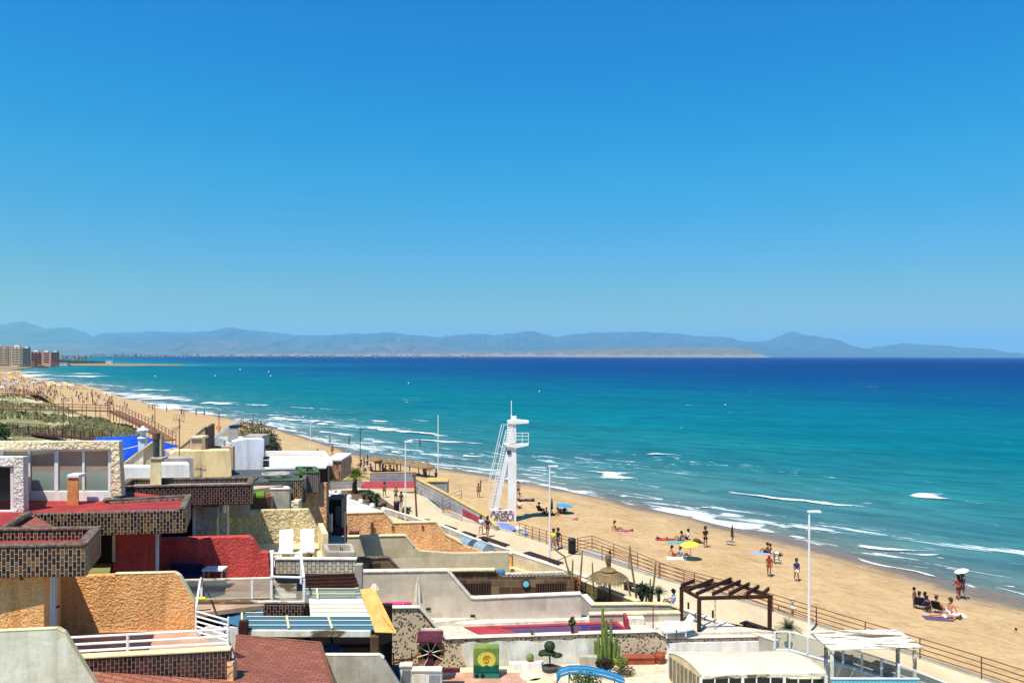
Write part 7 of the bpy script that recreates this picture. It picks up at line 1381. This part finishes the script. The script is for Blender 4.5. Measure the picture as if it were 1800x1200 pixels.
block(-30, 18, 609, 639, 1120, MT['b_pink'], 'tall pinkish apartment block at the left edge of the bay', 8, 4, MT['b_cream']); block(19, 39, 609.5, 638, 1120, MT['b_cream'], 'cream apartment block with long balconies', 7, 3, MT['b_cream'])
block(39.5, 52, 612, 640, 1100, MT['b_blue'], 'dark blue grey apartment tower beside the cream block', 8, 3); block(53.5, 72, 618, 638, 1150, MT['b_pink'], 'lower pink apartment block right of the dark tower', 5, 3, MT['b_red']); block(73, 89, 619, 638.5, 1130, MT['b_salmon'], 'plain salmon coloured apartment block above the far beach', 5, 1)
block(90, 103, 619, 636, 1160, MT['b_dark'], 'dark red apartment block nearest the headland', 5, 3)
o = MB().lathe(G(58, 643.5, -1.5), [(6, 0), (5, 8), (5.2, 9)], 10).build('watchtower', mt('tower_stone', (140, 108, 80), ns=1)); tag(o, 'round old stone watchtower on the far shore below the flats', 'tower')
for px_, py_, w_, h_, D, lab in ((185, 637.8, 14, 5, 1560, 'white low house on the headland spit'), (104, 634.5, 12, 4, 1200, 'small white house at the root of the headland')):
    p = X(px_, D); zz = -1.7; t = thing('low_house', lab, 'house', p); MB().obox(p+Ve((0, 0, zz)), (w_, 0, 0), (0, 9, 0), (0, 0, h_)).build('walls', 'white_plaster', t); MB().obox(p+Ve((-.5, -.5, zz+h_)), (w_+1, 0, 0), (0, 10, 0), (0, 0, .6)).build('roof', 'coping_white', t)
    for k in range(3): MB().obox(p+Ve((w_*(k+.3)/3, -.08, zz+1.4)), (w_*.12, 0, 0), (0, .07, 0), (0, 0, 1.6)).build('window', 'dark_glass', t)
# scrub along the headland, low far town (too many and too small to count)
b = MB()
for k in range(900):
    px_ = rnd.uniform(100, 190); py_ = rnd.uniform(636.6, 638.6)-(px_-100)*.004; p = G(px_, py_, -1.7); e = rnd.uniform(2, 4.5)*(1.2-(px_-100)/120)
    b.blob(p+Ve((0, 0, e*.4)), e*1.6, e*1.6, e*.8, .4, 2, 6, 4)
o = b.build('headland_scrub', 'leaf_dark'); tag(o, 'dark green scrub covering the far headland', 'scrub', kind='stuff')
b = MB()
for k in range(320):
    px_ = 105+rnd.random()**1.7*760; D = rnd.uniform(6000, 11500) if px_ > 150 else rnd.uniform(2500, 5000); p = X(px_, D); w_ = D*rnd.uniform(.0008, .003); h_ = D*rnd.uniform(.0006, .0022)*(1 if px_ > 250 else 1.5); b.obox(p+Ve((0, 0, -6)), (w_, 0, 0), (0, w_, 0), (0, 0, h_+6+D*.0004))
o = b.build('far_town', mt('far_white', (176, 166, 154), (120, 106, 96), ns=.005)); tag(o, 'pale buildings of distant towns along the bay shore', 'town', kind='stuff')
b = MB(); b.prism([X(105, 6500)+Ve((0, 0, -4)), X(700, 11000)+Ve((0, 0, -4)), X(1000, 11800)+Ve((0, 0, -4)), X(700, 12400)+Ve((0, 0, -4)), X(-400, 9000)+Ve((0, 0, -4)), X(-400, 5000)+Ve((0, 0, -4))], (0, 0, 6)); struct(b.build('far_shore', mt('far_land', (110, 120, 96), (140, 130, 108), ns=.003)))
# rocks by the far beach
for i, (px_, py_) in enumerate(((46, 645), (66, 645.5))):
    p = G(px_, py_, -2); o = MB().blob(p, 14, 6, 2.4, .5, 2.5, 14, 8).build('rock', mt('dark_rock', (52, 48, 46), (80, 72, 64), ns=.3)); tag(o, ('dark rocks left of the old watchtower', 'dark rocks right of the old watchtower')[i], 'rock')

# tufts of dry grass on the dune; dark weed on the tide line
b = MB(); r9 = random.Random(5)
for k in range(5200):
    px_ = r9.uniform(-20, 245); py_ = r9.uniform(694+max(0, px_-30)*.28, 790); h_ = S_(px_, py_, TD); x, y = ray(px_, py_)
    if (h_-G(px_, py_, -1.8)).length < .01: continue
    if N.noise(Ve((h_.x*.05, h_.y*.05, 3))) > .12: continue
    e = r9.uniform(.25, .7)
    for j in range(3):
        a = r9.uniform(0, 6.28); d = Ve((math.cos(a), math.sin(a), 0))*e*.5; b.add([h_-d*.5-Ve((0, 0, .1)), h_+d*.5-Ve((0, 0, .1)), h_+d*1.1+Ve((0, 0, e*.7)), h_-d*.3+Ve((0, 0, e))], [(0, 1, 2, 3)])
o = b.build('dune_grass', mt('dry_grass', (190, 182, 130), (150, 146, 98), ns=.6)); tag(o, 'tufts of dry grass over the dune', 'grass', kind='stuff')
# softened arrises on the masonry close by
for o in list(col.objects):
    if o.type == 'MESH' and o.data.polygons and 8 <= len(o.data.vertices) < 120 and o.name.split('.')[0] in ('wall', 'party_wall', 'coping', 'parapet', 'stack', 'cap', 'garden_wall', 'promenade_wall', 'boundary_wall', 'frame', 'terrace_parapet', 'planter', 'pier', 'shaft', 'base_wall', 'canopy', 'post', 'beam', 'gable', 'chimney', 'stair_shaft', 'body', 'pebble_wall', 'rear_wall'):
        if min(v for v in o.dimensions) > .05 and max(o.dimensions) < 60:
            q = o.modifiers.new('soft_edge', 'BEVEL'); q.width = min(.025, min(o.dimensions)*.2); q.segments = 2; q.limit_method = 'ANGLE'; q.angle_limit = R(35)
# ---------------------------------------------------------------- air
b = MB(); b.box(-32000, -60, -70, 36000, 60900, 1400)
m = bpy.data.materials.new('haze'); m.use_nodes = True; n = m.node_tree.nodes; n.clear()
o_ = n.new('ShaderNodeOutputMaterial'); v_ = n.new('ShaderNodeVolumePrincipled'); v_.inputs['Density'].default_value = 4.0e-5
v_.inputs['Color'].default_value = (.33, .76, .98, 1); v_.inputs['Anisotropy'].default_value = 0
m.node_tree.links.new(v_.outputs[0], o_.inputs['Volume'])
hz = b.build('haze', m); hz['kind'] = 'stuff'
